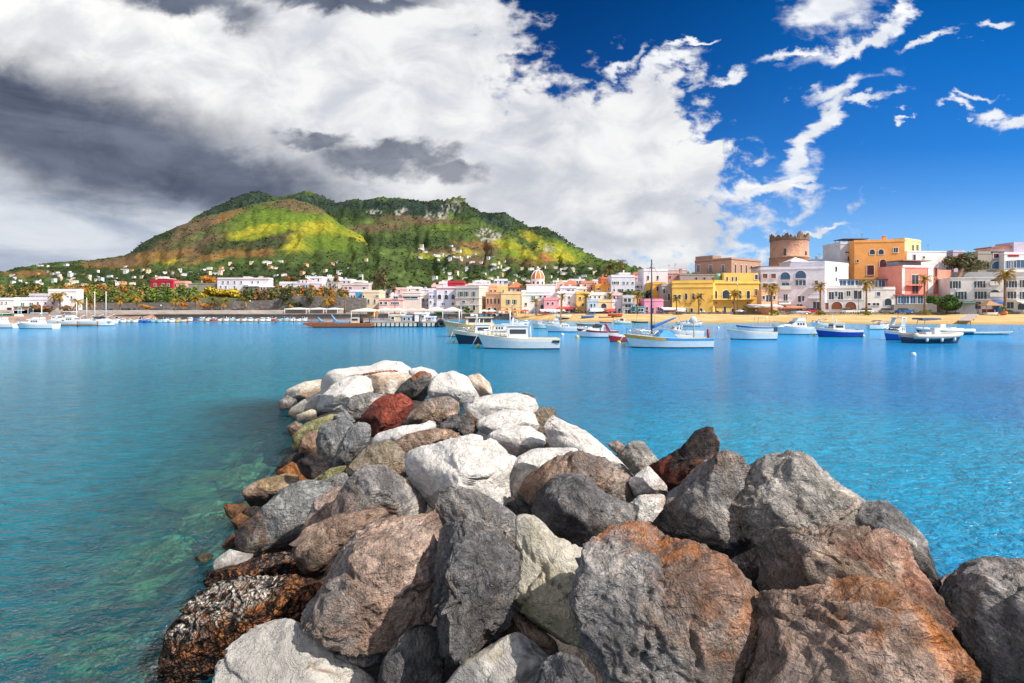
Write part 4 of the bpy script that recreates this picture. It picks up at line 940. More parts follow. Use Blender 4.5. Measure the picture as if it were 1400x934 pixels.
# ---- right half, front row
h = House('long yellow seafront palazzo with the rounded right end and white window surrounds', 919, 975, 387, 428.5, 163.5, 'ylw', Y1=161, depth=12, name='palazzo', cat='building')
h.row('', [923.5, 929], 406, 3, 6); h.row('', [938, 948, 958], 405.5, 3.2, 8.5); h.row('d', [938, 945.5, 958.5], 424.8, 3.2, 6.4); h.row('n', [937.5, 944.5, 958], 415.5, 1.6, 1.8)
h.band(392.5, 0.3); h.balcony(935.5, 940.5, 409.8, 0.5); h.balcony(945.5, 950.5, 409.8, 0.5)
h.block(934, 974, 383, 387.2, 'rooftop_parapet', stucco(CW['ylw']), 0.5, 1.2); h.block(919.5, 931, 384, 387.2, 'rooftop_parapet', stucco(CW['ylw']), 1, 3)
mb = MB(); L = h.L/2; zz = h.h
mb.slab([(L-1.6+2.9*math.sin(a)*1.0, 3.0-3.0*math.cos(a)) for a in np.linspace(0, math.pi*0.6, 12)]+[(L-1.6, 6)], -3, zz+0.1, h.col); mb.build('rounded_corner', h.root)
h = House('taller yellow seafront palazzo with a long white balcony and arched doors', 977, 1038, 386.5, 427.5, 162, 'ylw', depth=13, name='palazzo', cat='building')
h.row('a', [978.2, 1011.5, 1023], 403, 4, 10); h.win('a', 992.5, 402.5, 9, 11); h.win('', 1034, 399.5, 3, 8)
h.balcony(971, 1031, 409.2, 1.2, None); h.row('d', [978, 991], 423, 3, 7); h.row('a', [1002, 1016], 424.5, 4, 5.5); h.row('n', [979, 1002, 1022], 414, 1.7, 2.2)
h.band(387, 0.3, 0.25)
h.block(991, 1038, 373, 386.2, 'upper_storey', stucco((0.84,0.53,0.15)), 0.8, 9); h.row('', [994, 1001.5, 1006.5], 381.5, 2.2, 5); h.win('', 1034, 379, 3.6, 6)
mb = MB(); u, z, k = h.loc(986.5, 385.5); mb.lathe([(0.01, 0), (0.95, 0), (0.95, 2.2), (0.6, 2.5), (0.05, 2.6)], plain('green tank', (0.16, 0.36, 0.26), 0.5), 16, (u, 3, z)); mb.build('water_tank', h.root)
h.awning(1017, 1039, 417.5, 3.2, plain('grey awning', (0.5, 0.5, 0.52), 0.8))
h = House('white apartment house on the seafront with arched loggias and brown shutters', 1040, 1127.5, 368, 425, 163, 'shade_white', Y1=158, depth=11, name='apartment_house', cat='building')
h.row('B', [1046, 1057.5], 377.5, 5.8, 6); h.row('B', [1046, 1057], 390.5, 5.8, 6)
h.win('ab', 1073.5, 377.5, 12, 10.5); h.win('b', 1074, 391, 9, 8.5); h.win('ab', 1094.5, 375.5, 13, 10.5); h.row('b', [1089.5, 1094.5, 1099.5], 386.8, 3.6, 7); h.win('', 1116, 386.5, 3.8, 5.5)
h.balcony(1067, 1081, 382.8, 0.8); h.balcony(1066, 1081, 395.3, 0.8, WHITE); h.balcony(1087, 1102, 381, 0.8)
h.balcony(1106, 1120, 393, 1.0); h.balcony(1105, 1121, 407.5, 1.1); h.win('', 1093, 408.8, 3.6, 8); h.win('n', 1098, 408, 2.5, 7); h.win('', 1074, 407, 5, 9); h.balcony(1064, 1080, 411.5, 1.2)
h.win('d', 1116, 418.5, 8, 11); h.win('d', 1093, 420, 7, 8); h.awning(1064, 1080, 413, 2.0); h.awning(1065, 1100, 418.5, 2.4, plain('terracotta awning', (0.55, 0.22, 0.12), 0.8))
h = House('small peach shop house with red chairs tucked in front of the white apartment house', 1041, 1063, 397.5, 425, 157, 'peach', depth=3, roof='plain')
h.win('d', 1051, 408, 7, 8); h.row('', [1044, 1058.5], 407, 3, 4.5); h.awning(1021, 1062, 416.5, 4.0, plain('grey canvas', (0.55, 0.55, 0.58), 0.8))
h = House('blank white wing of the apartment house with a sunlit slanting shadow', 1127.8, 1160, 362, 400, 160, 'shade_white', Y1=168, depth=10, name='apartment_house', cat='building')
h.row('', [1143, 1143], 368, 1.8, 2.6); h.win('', 1143, 382, 1.6, 2.2)
h = House('long low white seafront house with two brick ringed arches', 1125, 1181, 394, 424.5, 161, 'white', Y1=158, depth=9, name='house')
h.row('', [1136.5, 1149], 404.5, 6, 10); h.win('b', 1143.5, 402, 3.5, 6.5); h.win('', 1160, 401.5, 4.5, 6.5); h.win('', 1172.5, 403, 9, 11)
h.row('aB', [1144, 1163], 418, 13, 10.5); h.win('Bd', 1130.5, 418.5, 4, 9); h.band(410, 0.2, 0.1)
h = House('curved white seafront house with a scooped parapet', 1182, 1224, 396, 421, 158.5, 'white', Y1=157, depth=9)
h.win('b', 1201, 402, 4, 5); h.win('a', 1214, 413, 8, 9); h.row('n', [1188, 1195, 1200], 416, 3.4, 3.2); h.block(1182, 1194, 389.5, 396, 'parapet', None, 0, .3); h.block(1194, 1208, 392.5, 396, 'parapet', None, 0, .3)
h = House('glazed roof terrace with a dark flat canopy above the low white house', 1144, 1210, 383, 394, 165, (0.30,0.31,0.35), depth=6, roof='plain', trim=plain('dark canopy', (0.07,0.07,0.08), 0.7), name='roof_terrace', cat='terrace', over=0.6)
h.row('b', [1152, 1163, 1174, 1185, 1196, 1205], 388, 8, 8)
h = House('tall grey white house with a blue pergola on its roof', 1149, 1176, 334, 384, 176, (0.56,0.55,0.58), depth=10, name='tower_house', cat='house')
h.win('b', 1162, 372, 6, 11); h.balcony(1153, 1166, 358.5, 1.0); h.row('n', [1162], 354, 6, 6); h.balcony(1158, 1167, 379, 0.8); h.win('n', 1161, 345, 10, 1.6)
mb = MB(); u0, z, k = h.loc(1157, 333); u1, _, _ = h.loc(1188, 333)
for u in np.linspace(u0, u1, 6):
    for v in (1, 6): mb.box(u-.06, u+.06, v-.06, v+.06, z-.6, z+1.5, plain('blue iron', (0.05, 0.10, 0.25), 0.5))
mb.box(u0-.4, u1+.4, .6, 6.4, z+1.5, z+1.68, plain('pergola roof', (0.10, 0.10, 0.13), 0.7)); mb.build('pergola', h.root)
h = House('big orange corner house with dark red arches high over the seafront', 1168, 1237, 331, 406, 171.5, 'orange', Y1=168.5, depth=6, name='house')
h.row('a', [1192.5, 1204.5], 344.5, 6, 6.5); h.win('', 1224.5, 342, 5, 6); h.win('ar', 1207, 362.5, 7.5, 14.5); h.win('r', 1190, 369.5, 8, 12.5); h.win('W', 1224, 365, 6, 10.5); h.win('W', 1224.5, 381, 6, 10); h.win('', 1172.5, 357, 2.5, 3.6); h.win('n', 1225, 391, 3, 3); h.win('ad', 1226, 400, 4, 6)
h.balcony(1216, 1231, 371.5, 0.8, stucco(CW['orange'])); h.balcony(1219, 1231, 386.5, 0.6, WHITE); h.chimney(2.4, 3, 1.8, 0.9); h.antenna(-3, 5, 3)
h = House('sunlit right side of the orange corner house, built as a paler separate block', 1237, 1259, 330, 362, 176, 'pylw', Y1=182, depth=9)  # lit side of the orange house; sunlight put into its paler yellow
h.row('n', [1248, 1254], 339, 2.5, 3)
h = House('white gabled house with a blank sunny side behind the pink villa', 1240, 1294, 344.5, 372, 170, 'white', Y1=171, depth=9, roof='plain')
h.win('n', 1263, 352, 2.4, 2.6); h.win('n', 1250, 352, 3, 6); h.antenna(3, 3, 2.4)
h = House('salmon pink villa with a white balustrade and grey roof terrace', 1233, 1272, 367, 402, 160, 'salmon', Y1=162, depth=8, name='villa', cat='villa')
h.win('d', 1251, 384, 7.5, 11); h.win('n', 1251, 396, 7, 9); h.balcony(1238, 1262, 389.8, 1.1); h.block(1233, 1236.5, 366, 402, 'pilaster', WHITE, -0.12, 0.1); h.block(1268.5, 1275.5, 366, 402, 'pilaster', WHITE, -0.12, 2)
h.block(1236, 1268, 357, 366, 'roof_terrace_room', stucco((0.28, 0.27, 0.29)), 2, 6); h.block(1237, 1276, 355, 357, 'terrace_canopy', plain('canopy edge', (0.3,0.2,0.16), .8), 0.5, 7); h.block(1234, 1276, 362.5, 366, 'balustrade', WHITE, -0.1, 0.15)
h = House('glazed restaurant with a red roof edge under the pink villa', 1224, 1279, 404, 417, 157, (0.16,0.14,0.14), depth=4, roof='plain', trim=plain('red roof edge', (0.38, 0.08, 0.07), 0.7), name='restaurant', cat='restaurant', over=0.4)
h.row('b', [1231, 1239, 1248, 1258, 1270], 410, 6, 8.5)
w = House('grey rubble terrace base below the glazed restaurant', 1222, 1281, 416.5, 426, 156, (0.26,0.24,0.22), depth=4, roof='none', name='terrace_base', cat='wall')
h = House('pink orange stair house with a slanting wall right of the pink villa', 1277, 1301, 369, 404, 163, (0.66,0.24,0.17), Y1=166, depth=7, roof='none')
h.row('n', [1279.5, 1279.5], 374, 2.4, 8); h.win('n', 1280, 384, 2.4, 5)
mb = MB(); u0, z0, k = h.loc(1278, 404); u1, z1, _ = h.loc(1303, 368)
mb.prism([(u0, z0-2), (u1+.6, z0-2), (u1+.6, z1), (u1, z1)], -2.5, -1.9, stone('brown rubble', (0.14,0.09,0.07), (0.25,0.15,0.11), 1.5)); mb.build('stair_wall', h.root)
h = House('long white two storey hotel with green shutters and curved balconies at the right edge', 1299, 1422, 380, 424.5, 156, 'white', Y1=150, depth=12, name='hotel', cat='hotel', roof='plain')
h.row('S', [1306, 1339.5, 1382.5], 389.3, 5.6, 9); h.row('S', [1313.5, 1340.5, 1381], 404, 6, 9.5); h.row('a', [1359, 1359], 385.8, 10, 7); h.win('a', 1360, 400.6, 11, 8); h.row('S', [1400, 1410], 388, 4, 9); h.row('S', [1400, 1410], 404, 4, 9)
h.balcony(1331, 1352, 393.8, 1.0); h.balcony(1331, 1352, 409, 1.0); h.balcony(1374, 1392, 393.5, 0.9); h.balcony(1374, 1392, 408.5, 0.9); h.balcony(1351, 1368, 389.5, 1.1, stucco(CW['white'])); h.balcony(1351, 1369, 405, 1.1, stucco(CW['white']))
h.win('d', 1337, 417.5, 6, 9); h.win('d', 1381, 417.5, 7, 8); h.awning(1312, 1330, 412.5, 2.5, plain('green canvas', (0.06, 0.12, 0.10), 0.8)); h.awning(1388, 1410, 411.5, 3.0); h.awning(1356, 1369, 411.5, 2, plain('blue canvas', (0.03, 0.15, 0.5), 0.7))
h.row('ad', [1362, 1396], 419, 7, 8)
h = House('stone grey villa with a blue arched window above the hotel', 1337, 1374, 347, 374, 180, 'stone', depth=8, name='villa', cat='villa')
h.win('ab', 1363.5, 362.5, 12.5, 8); h.win('ar', 1347.5, 363.5, 8, 7.5); h.win('r', 1362.5, 349.5, 6.5, 5)
h.block(1356, 1374, 343, 347, 'upper_storey', None, 0.3, 5)
h = House('white and red villa with a wide blue window strip at the right edge', 1373, 1425, 348, 372, 178, 'white', depth=9, name='villa', cat='villa')
h.row('b', [1379, 1385], 362, 5.5, 8); h.win('b', 1395, 361, 13, 8); h.block(1378, 1393, 347.5, 351, 'red_band', stucco(CW['red']), -0.1, 0.1); h.block(1390, 1425, 330.5, 348, 'upper_storey', stucco(CW['lilac']), 1, 8); h.block(1362, 1390, 338, 347, 'upper_storey', stucco(CW['rose']), 2, 8); h.block(1361, 1391, 336.5, 338, 'upper_roof', TILE, 1.5, 8.5)
w = House('low grey wall of the upper street above the hotel', 1300, 1425, 372, 383, 168, 'grey', depth=3, roof='none', name='street_wall', cat='wall')
h = House('pale lilac block on the skyline above the bushy tree', 1303, 1319, 345, 362, 200, 'lilac', depth=8)
h = House('long low pale block on the skyline left of the stone grey villa', 1317, 1340, 351.5, 368, 205, (0.55,0.54,0.60), depth=8)
h = House('small red orange house peeping out right of the round tower', 1138, 1150, 355, 375, 190, 'terra', depth=6)
h.row('n', [1144], 363, 3, 4)
h = House('white house with a peaked pavilion roof in front of the round tower', 1082, 1122, 358.5, 376, 178, 'white', depth=8, roof='plain')
h.row('n', [1090, 1110], 366, 3, 4); mb = MB(); u, z, k = h.loc(1094, 358); mb.add([(u-2.8,.5,z+.26),(u+2.8,.5,z+.26),(u+2.8,6,z+.26),(u-2.8,6,z+.26),(u,3.2,z+1.7)], [(3,2,1,0),(0,1,4),(1,2,4),(2,3,4),(3,0,4)], WHITE); mb.build('pavilion_roof', h.root)
h = House('low white roof house right of the peaked pavilion', 1112, 1146, 357.5, 376, 186, (0.6,0.58,0.60), depth=8)
h.chimney(-2, 2, 1.6, .5); h.chimney(2, 3, 1.0, .6); h.antenna(0, 4, 2.8)
h = House('white roof house with a brown pergola under the round tower', 1040, 1092, 365, 380, 172, (0.62,0.58,0.58), depth=7, roof='plain', trim=plain('pergola timber', (0.20,0.09,0.06), .8), over=0.4)
h.row('n', [1056, 1070, 1084], 371, 4, 5)
# castle palazzo
h = House('ruined brown brick palazzo on the hill, its right side glowing orange', 950, 1000, 357, 378, 192, (0.46,0.27,0.19), Y1=181, depth=17, name='palazzo', cat='building', trim=plain('brown cornice', (0.20, 0.13, 0.10), 0.9))
h.row('', [955, 971.5, 988.5], 367.5, 3.4, 8.5); h.row('n', [], 0, 0, 0); h.block(950, 973.5, 351, 357.4, 'turret', stucco((0.36,0.23,0.18)), 0.3, 5); h.balcony(968, 974.5, 372, .5); h.balcony(985.5, 991.5, 371.5, .5)
L = h.L/2
for v in (2.2, 5.4, 8.4, 11.4, 14.4):
    mb = MB(); z1 = h.h*0.72; mb.box(L-0.02, L+0.07, v-0.55, v-0.4, 0.9, z1, CREAMP); mb.box(L-0.02, L+0.07, v+0.4, v+0.55, 0.9, z1, CREAMP); mb.box(L-0.02, L+0.09, v-.55, v+.55, z1, z1+.2, CREAMP); wo = mb.build('window', h.root)
    mb = MB(); mb.box(L-0.02, L+0.03, v-0.4, v+0.4, 0.9, z1, GLASS); mb.build('pane', wo)
w = House('grey weathered terrace wall under the ruined brick palazzo', 930, 1000, 376, 392, 180, (0.36,0.31,0.30), depth=5, roof='plain', name='terrace_wall', cat='wall')
w.row('n', [952, 963, 975], 381, 2.2, 3)
h = House('dusty pink flat house left of the ruined palazzo', 905, 938, 374.5, 390, 182, 'dpink', depth=8, roof='plain')
h.row('n', [916, 927], 379, 2.2, 2.6); h.chimney(3, 3, 1.5, .8)
h = House('white skyline house behind the tall dark mast', 880, 913, 370.5, 394, 178, 'shade_white', depth=8)
h.row('', [886, 899], 380, 2.5, 5.5); h.row('', [890], 388, 2, 3)
h = House('cluttered white rooftop house with a chimney above the dusty pink house', 912, 940, 370, 378, 192, (0.60,0.54,0.52), depth=7)
h.chimney(0, 2, 2.2, .5); h.antenna(-2, 3, 2)
h = House('orange yellow tall house right of the dark mast', 892, 910, 389, 412, 170, (0.76,0.40,0.06), depth=8)
h.win('', 899, 395, 3, 6); h.win('', 906, 393.5, 3.5, 4.5)
h = House('narrow shabby grey house with balconies left of the yellow palazzo', 905, 921, 391, 428, 166, (0.42,0.37,0.35), depth=8)
h.win('', 914.5, 406.5, 3, 9); h.win('', 908, 398, 3, 6); h.balcony(904, 919, 411, 1.0); h.balcony(905, 912, 402, .8)
h = House('bright pink long low house on the beach left of the yellow palazzo', 881, 907, 412, 428.5, 164, 'magenta', depth=7)
h.row('', [884.5, 900], 422, 3, 4); h.awning(903, 934, 420.5, 3.0); h.row('d', [892], 424.5, 3, 7)
h = House('turquoise blue beach shack beside the pink long house', 868, 881, 420, 429, 162, (0.07,0.36,0.50), depth=5, roof='plain')
h.win('', 876, 424, 7, 4)
# ---- centre, front to back
h = House('grey two storey beach house with a dark garage like shop front', 851, 867, 407, 429, 165, (0.52,0.50,0.54), depth=8)
h.row('', [855, 860.5], 410.5, 4, 5); h.win('', 858.5, 418.5, 8, 4.5); h.block(850.5, 867.5, 414.5, 416, 'cornice', stucco(CW['grey']), -.3, .2); h.win('d', 858, 426, 8, 5)
h = House('cream house with orange trim right of the grey two storey house', 867, 873, 407, 428, 167, 'peach', depth=7)
h.win('', 870, 418, 2.5, 4)
h = House('lilac white plain beach house left of the grey two storey house', 836, 851, 413, 428.5, 166, 'shade_white', depth=7)
h.row('d', [840, 847], 425, 3.5, 6)
h = House('cream beach house with a big arched window', 818, 835.5, 413, 428.5, 166, 'pylw', depth=7)
h.win('a', 825.5, 418, 7.5, 6.5); h.awning(806, 828, 422.5, 3); h.awning(824, 840, 422.5, 3, plain('red canvas', (0.55, 0.05, 0.04), .7))
h = House('pale blue beach house beside the cream one with the arch', 803, 818, 412.5, 428.5, 166, 'pblue', depth=7)
h.win('', 808.5, 418, 2.5, 5); h.win('', 813, 417.5, 2, 4); h.row('d', [807, 815], 425.5, 3, 5)
h = House('yellow house with an outside stair on the beach front', 788, 804, 402, 428, 168, 'ylw', depth=8)
h.row('', [793, 800], 408, 2.4, 4); h.row('', [797], 417, 2.4, 4)
mb = MB(); u0, z0, k = h.loc(784, 415); u1, z1, _ = h.loc(800, 427); mb.prism([(u0, z0), (u0, z0-.5), (u1, z1-.5), (u1, z1)], -1.6, -0.4, plain('brown stair', (0.2,0.12,0.07), .9)); mb.build('stair', h.root)
h = House('white beach front house with red shop fronts beside the yellow stair house', 762, 788, 401.5, 428, 169, 'white', depth=8)
h.row('n', [769, 778], 407, 2.2, 4); h.win('', 778, 414, 2.2, 3.6); h.row('d', [774, 783], 424, 6, 6.5, ); h.awning(760, 783, 419.5, 2.6, plain('red canvas', (0.55, 0.05, 0.04), .7))
h = House('rose pink two storey house left of the beach palm', 744, 764, 410, 424, 167, 'pink', depth=8)
h.row('a', [749, 755.5], 415, 3, 3.8); h.awning(738, 772, 423, 2.6)
h = House('white house block under the church with a green shuttered door', 713, 753, 400, 424, 172, 'white', depth=9)
h.win('T', 729, 408, 5, 6); h.row('', [739, 745], 405, 3, 3.5); h.win('', 719, 416, 2.6, 4); h.win('', 733, 417, 2.6, 4); h.win('ad', 741, 420, 4, 7); h.band(403.5)
h = House('light orange house with two green shuttered windows on the harbour', 685, 712, 402, 427.5, 170, (0.76,0.55,0.28), depth=9)
h.row('s', [695, 703.5], 413, 2.6, 6.5); h.band(419, .2, .1); h.row('d', [693, 704], 424.5, 3.5, 5.5)
h.block(679, 694, 390, 402, 'upper_storey', stucco((0.74,0.50,0.20)), 4, 9); h.win('T', 688, 398, 2, 3); 
h = House('peach house with rows of arched windows on the harbour', 664, 685, 402.5, 427.5, 172, 'peach', Y1=170.5, depth=9)
h.row('n', [667, 671.5, 677, 682], 412, 2.4, 6.5); h.row('ad', [669, 677], 424, 4, 6); 
h = House('narrow upper peach house between the cream and the light orange houses', 669, 680, 392, 404, 180, 'peach', depth=8)
h.row('n', [671.5, 677], 399, 2, 5)
h = House('lilac pink side house behind the peach arcaded one', 654, 668, 394, 424, 178, (0.66,0.50,0.54), depth=8)
h.win('b', 661.5, 405, 2.6, 4); h.block(654, 664, 408, 412, 'white_terrace', WHITE, -2, 0)
h = House('cream harbour house with grey shuttered windows and a frieze', 623, 655, 394, 424, 172, (0.66,0.57,0.50), Y1=170, depth=9)
h.row('S', [630, 637.5], 402, 2.6, 6); h.win('S', 647.5, 402, 2, 6); h.win('ab', 634, 412.5, 5, 2.8); h.win('b', 647.5, 409.5, 2.6, 3); h.row('b', [627.5, 633, 639], 421, 3.6, 4.5); h.win('ad', 648, 420.5, 3.6, 6); h.band(407.5, .25, .15); h.band(417, .2, .12)
h = House('bluish shaded white harbour house with three dark arched windows and red roof edge', 597, 623, 395, 423, 174, 'shade_white', depth=9, trim=plain('red eave', (0.5,0.12,0.08), .8))
h.row('a', [601, 610, 619.5], 406, 4.6, 6.5); h.win('', 610, 399, 2.4, 3); h.win('b', 606, 416, 4, 4); h.win('', 619, 415.5, 3, 3.6)
h = House('lower shaded white annex left of the house with three dark arches', 586, 597, 400, 423, 174.5, 'shade_white', depth=8)
h.row('b', [588.5, 593], 405.5, 2.6, 3); h.win('b', 594, 416, 2.2, 3); h.win('', 589, 413, 2, 3)
h = House('bright red house peeping out above the shaded white harbour house', 612, 634, 387, 398, 190, (0.50,0.04,0.07), depth=7)
h.row('n', [619, 626], 393.5, 2.6, 2.6)
h = House('tall cream white house with a long dark upper window near the pavilion', 550, 575, 401, 425, 174, (0.70,0.60,0.55), depth=8)
h.win('', 561, 407, 20, 2.6); h.band(404, .2, .2)
h = House('low peach house with square windows left of the tall cream one', 518, 551, 411, 425, 173, 'rose', depth=8, trim=stucco(CW['terra']))
h.row('', [521, 527.5], 414.5, 3.6, 3); h.row('', [537, 543], 414.5, 5, 2.4); h.block(532, 552, 403, 411, 'upper_storey', stucco(CW['shade_white']), 2, 7); h.row('', [541], 407, 6, 3)
h = House('cream house with small dark windows and a slit doorway', 496, 519, 400, 419, 178, 'cream', depth=8)
h.win('', 497, 405.5, 2.4, 3); h.row('', [515.5], 405, 4, 2.4); h.win('b', 504, 412, 2.4, 5); h.win('', 512.5, 412, 2, 5)
h = House('white house with a bright blue wall panel above the stone wall', 477, 498, 399, 412, 180, 'shade_white', depth=8)
h.block(487, 494, 399, 408, 'blue_panel', stucco(CW['blue']), -.15, .1); h.row('r', [481, 484.5], 405.5, 1.8, 3)
h = House('rose white villa with a terracotta awning above the dark wall', 467, 504, 390, 400, 196, (0.66,0.52,0.52), depth=4)
h.row('', [473, 479, 498], 394, 3.6, 3.4); h.awning(467, 484, 397, 2.2, TILE)
h = House('white villa with a blue sheltered porch on the terrace wall', 401, 440, 388, 397, 199, 'shade_white', depth=4)
h.row('b', [416, 419], 392.5, 3, 5); h.block(406, 424, 382.5, 388, 'upper_storey', stucco(CW['rose']), 2, 7); h.row('n', [409, 414, 419], 385, 1.6, 2.4)
h = House('small white house with turquoise doors on the terrace wall', 382, 401, 388, 397, 199.5, 'white', depth=4)
h.row('T', [391, 396], 393, 3, 3); h.win('', 385, 392, 2, 3)
h = House('low white columned arcade right of the long white villa', 355, 382, 392.5, 397, 199, 'white', depth=5, roof='plain')
h.row('', [357.5, 361.5, 365.5, 369.5, 373.5, 377.5], 395, 2.4, 3.6)
h = House('long white villa on the bank with a small roof turret', 297, 367, 382.5, 396.5, 200, 'shade_white', depth=4, name='villa', cat='villa', trim=plain('pale red eave', (0.55,0.33,0.28), .8))
h.row('b', [305, 312, 321, 330, 345, 353], 386, 1.8, 3); h.row('b', [302, 309, 321, 350], 393, 1.8, 3.6); h.win('', 336, 392.5, 6, 5); h.block(327, 334, 377.5, 382.2, 'turret', None, 3, 7); h.block(333, 356, 391, 391.8, 'porch_roof', WHITE, -1.6, 0)
h = House('dark red villa with white trimmed stair gables on the bank', 206, 236, 385, 394, 200, 'red', depth=4, name='villa', cat='villa')
h.row('', [212, 223, 230], 389.5, 2, 3.4); h.block(213, 226, 381, 385, 'upper_storey', stucco(CW['red']), 1, 6); h.block(212, 227, 380.2, 381, 'upper_cornice', WHITE, .8, 6.2); h.block(211, 220, 377.5, 380.2, 'roof_turret', stucco((0.66,0.5,0.52)), 2, 5)
h = House('pink annex with white walls right of the dark red villa', 236, 253, 387, 394, 201, (0.66,0.36,0.28), depth=4)
h.row('n', [240, 246], 390, 1.8, 2.4)
h = House('low grey garden building between the pink annex and the white villa', 254, 296, 388.5, 395, 203, (0.30,0.29,0.29), depth=6, roof='plain')
h = House('white flat roofed two storey building behind the sailing masts', 66, 104, 398.5, 418, 172, 'white', depth=3)
h.row('b', [93, 98], 407, 2, 3); h.row('', [70, 76, 84], 408, 1.8, 3)
h = House('lower white wing with blue doors left of the masts', 20, 84, 410, 421, 168, 'shade_white', Y1=169, depth=4)
h.row('Tb', [31, 43], 417, 4, 4.5); h.row('', [24, 52, 62, 72], 414.5, 1.8, 2.4)
h = House('set back upper white storey above the lower wing', 40, 68, 404.5, 412, 178, (0.62,0.61,0.66), depth=4)
h.row('b', [47, 56, 62], 408, 2, 2.6)
h = House('small white house at the left edge of the photo', -14, 19, 410.5, 428, 166, 'white', depth=4)
h.row('n', [3, 9], 414, 1.5, 2); h.row('r', [13], 424, 5, 5)
h = House('brown stone ground floor shop with an arched white door left of the masts', 19, 57, 420, 430, 165, (0.30,0.16,0.12), depth=5, roof='plain')
h.row('ad', [42], 425.5, 5, 7); h.row('Td', [27], 425, 3, 6)
# fill the slope between with more houses, each its own
FILL = [ # x0,x1,yt,yb,Y,col,label
 (694,718,393,404,184,'rose','white pink house with a red tiled roof left of the church','tile'),
 (640,668,390,398,198,'shade_white','pale flat house behind the cream harbour house','flat'),(634,650,391,397,205,'rose','small rose house above the cream harbour house','flat'),
 (660,680,391,398,204,'white','low white house behind the narrow upper peach house','flat'),
 (752,768,395,406,186,'rose','pinkish house just right of the church nave','flat'),(766,788,394,405,184,'shade_white','pale grey house with dark windows right of the church belfry','flat'),
 (770,792,390,398,196,'peach','peach house with a red roof above the pale grey one','tile'),(786,802,395,404,186,'white','small white house above the yellow stair house','flat'),
 (795,812,387,398,192,(0.62,0.30,0.20),'brick orange flat house in the middle of the slope','flat'),(810,824,385,396,198,'shade_white','pale house behind the brick orange flat one','flat'),
 (778,800,384,391,215,'shade_white','white upper house just under the green slope right of the church','flat'),(756,778,386,393,214,'white','white upper house behind the church belfry','flat'),
 (814,836,391.5,404,178,(0.72,0.30,0.06),'bright orange house with arches below the orange red block','flat'),(822,836,382,394,186,(0.66,0.22,0.10),'orange red block with a dark opening left of the big white house','flat'),
 (836,868,379,405,176,(0.64,0.63,0.68),'big plain white house with scattered small windows in the middle of the slope','flat'),
 (804,836,403,414,173,'white','white stepped house above the pale blue beach house','flat'),(868,882,388,402,180,'shade_white','white house with terraces right of the big plain one','flat'),
 (864,880,380,390,192,'rose','rose house on the skyline right of the big plain white one','flat'),(866,878,375,383,202,(0.60,0.24,0.15),'small brick red house on the skyline','flat'),
 (846,862,375.5,382,205,'white','white house under the skyline palms','flat'),(878,893,402,415,172,(0.62,0.55,0.45),'cream house half hidden by the trees behind the pink long house','flat'),
 (836,852,404,414,172,'rose','rose white house above the lilac plain one','flat'),(868,880,406,420,170,(0.66,0.62,0.60),'pale house behind the turquoise shack','flat'),
 (576,588,404,424,178,(0.60,0.58,0.58),'narrow grey white house with blue awnings between the cream and the shaded white ones','flat'),
 (575,592,397,405,192,'shade_white','small lilac house behind the narrow grey white one','flat'),(556,574,395,402,200,'white','white flat house behind the tall cream one','flat'),
 (536,556,396,404,196,'rose','rose flat house behind the low peach one','flat'),(590,602,392,400,200,'rose','rose house behind the lower shaded white annex','flat'),
 (519,534,399,411,190,'shade_white','pale lilac house right of the tall bushy pine','flat'),(484,496,386,392,215,'white','white house above the rose villa','flat'),
 (424,440,380.5,388,210,'shade_white','white house behind the blue porch villa','flat'),(436,462,386.5,396,206,(0.50,0.44,0.40),'brown shaded porch house beside the blue porch villa','plain'),
 (446,463,381,387,218,'white','small white house above the brown porch house','flat'),(462,480,384,391,214,'shade_white','lilac white house behind the rose villa','flat'),
 (700,716,396,403,190,'cream','cream house between the tiled roof and the church','flat'),(726,745,396,402,190,'white','white terrace house in front of the church nave','flat'),
 (1000,1020,366,376,200,(0.5,0.32,0.22),'brown low house behind the ruined palazzo','flat'),(1286,1304,356,372,188,(0.34,0.22,0.18),'brown brick house behind the white gabled one','flat'),
 (600,615,388,395,205,'white','white house left of the bright red one','flat'),(650,664,386,392,212,'white','white house on the upper slope left of the church','flat'),(676,694,384,390,216,'shade_white','lilac white house on the upper slope left of the church dome','flat'),
]
rng = random.Random(5)
for x0, x1, yt, yb, Y, c, lab, rf in FILL:
    h = House(lab, x0, x1, yt, yb, Y, c, depth=rng.uniform(5, 8), roof=rf, sink=4)
    n = max(1, int((x1-x0)/6)); hh = yb-yt
    for r_ in range(2 if hh > 9 else 1):
        for i in range(n):
            if rng.random() < 0.82: h.win(rng.choice(['', 'b', 'n', 'S', '']), x0+(i+0.5+rng.uniform(-.15, .15))*(x1-x0)/n, yt+hh*(0.3+0.38*r_), rng.uniform(1.7, 2.6), rng.uniform(2.4, 3.6))
    if hh > 8 and rng.random() < .6: h.band(yt+hh*.5, .16, .1)
    if hh > 8 and n > 1 and rng.random() < .5: h.balcony(x0+(x1-x0)*.15, x0+(x1-x0)*.55, yt+hh*.52, .8)
    if rf == 'flat' and rng.random() < 0.6: h.chimney(rng.uniform(-.3, .3)*h.L, rng.uniform(1.5, 4), rng.uniform(.7, 1.5), rng.uniform(.4, .8))
    if rng.random() < 0.35: h.antenna(rng.uniform(-.3, .3)*h.L, 3, rng.uniform(1.5, 2.6))
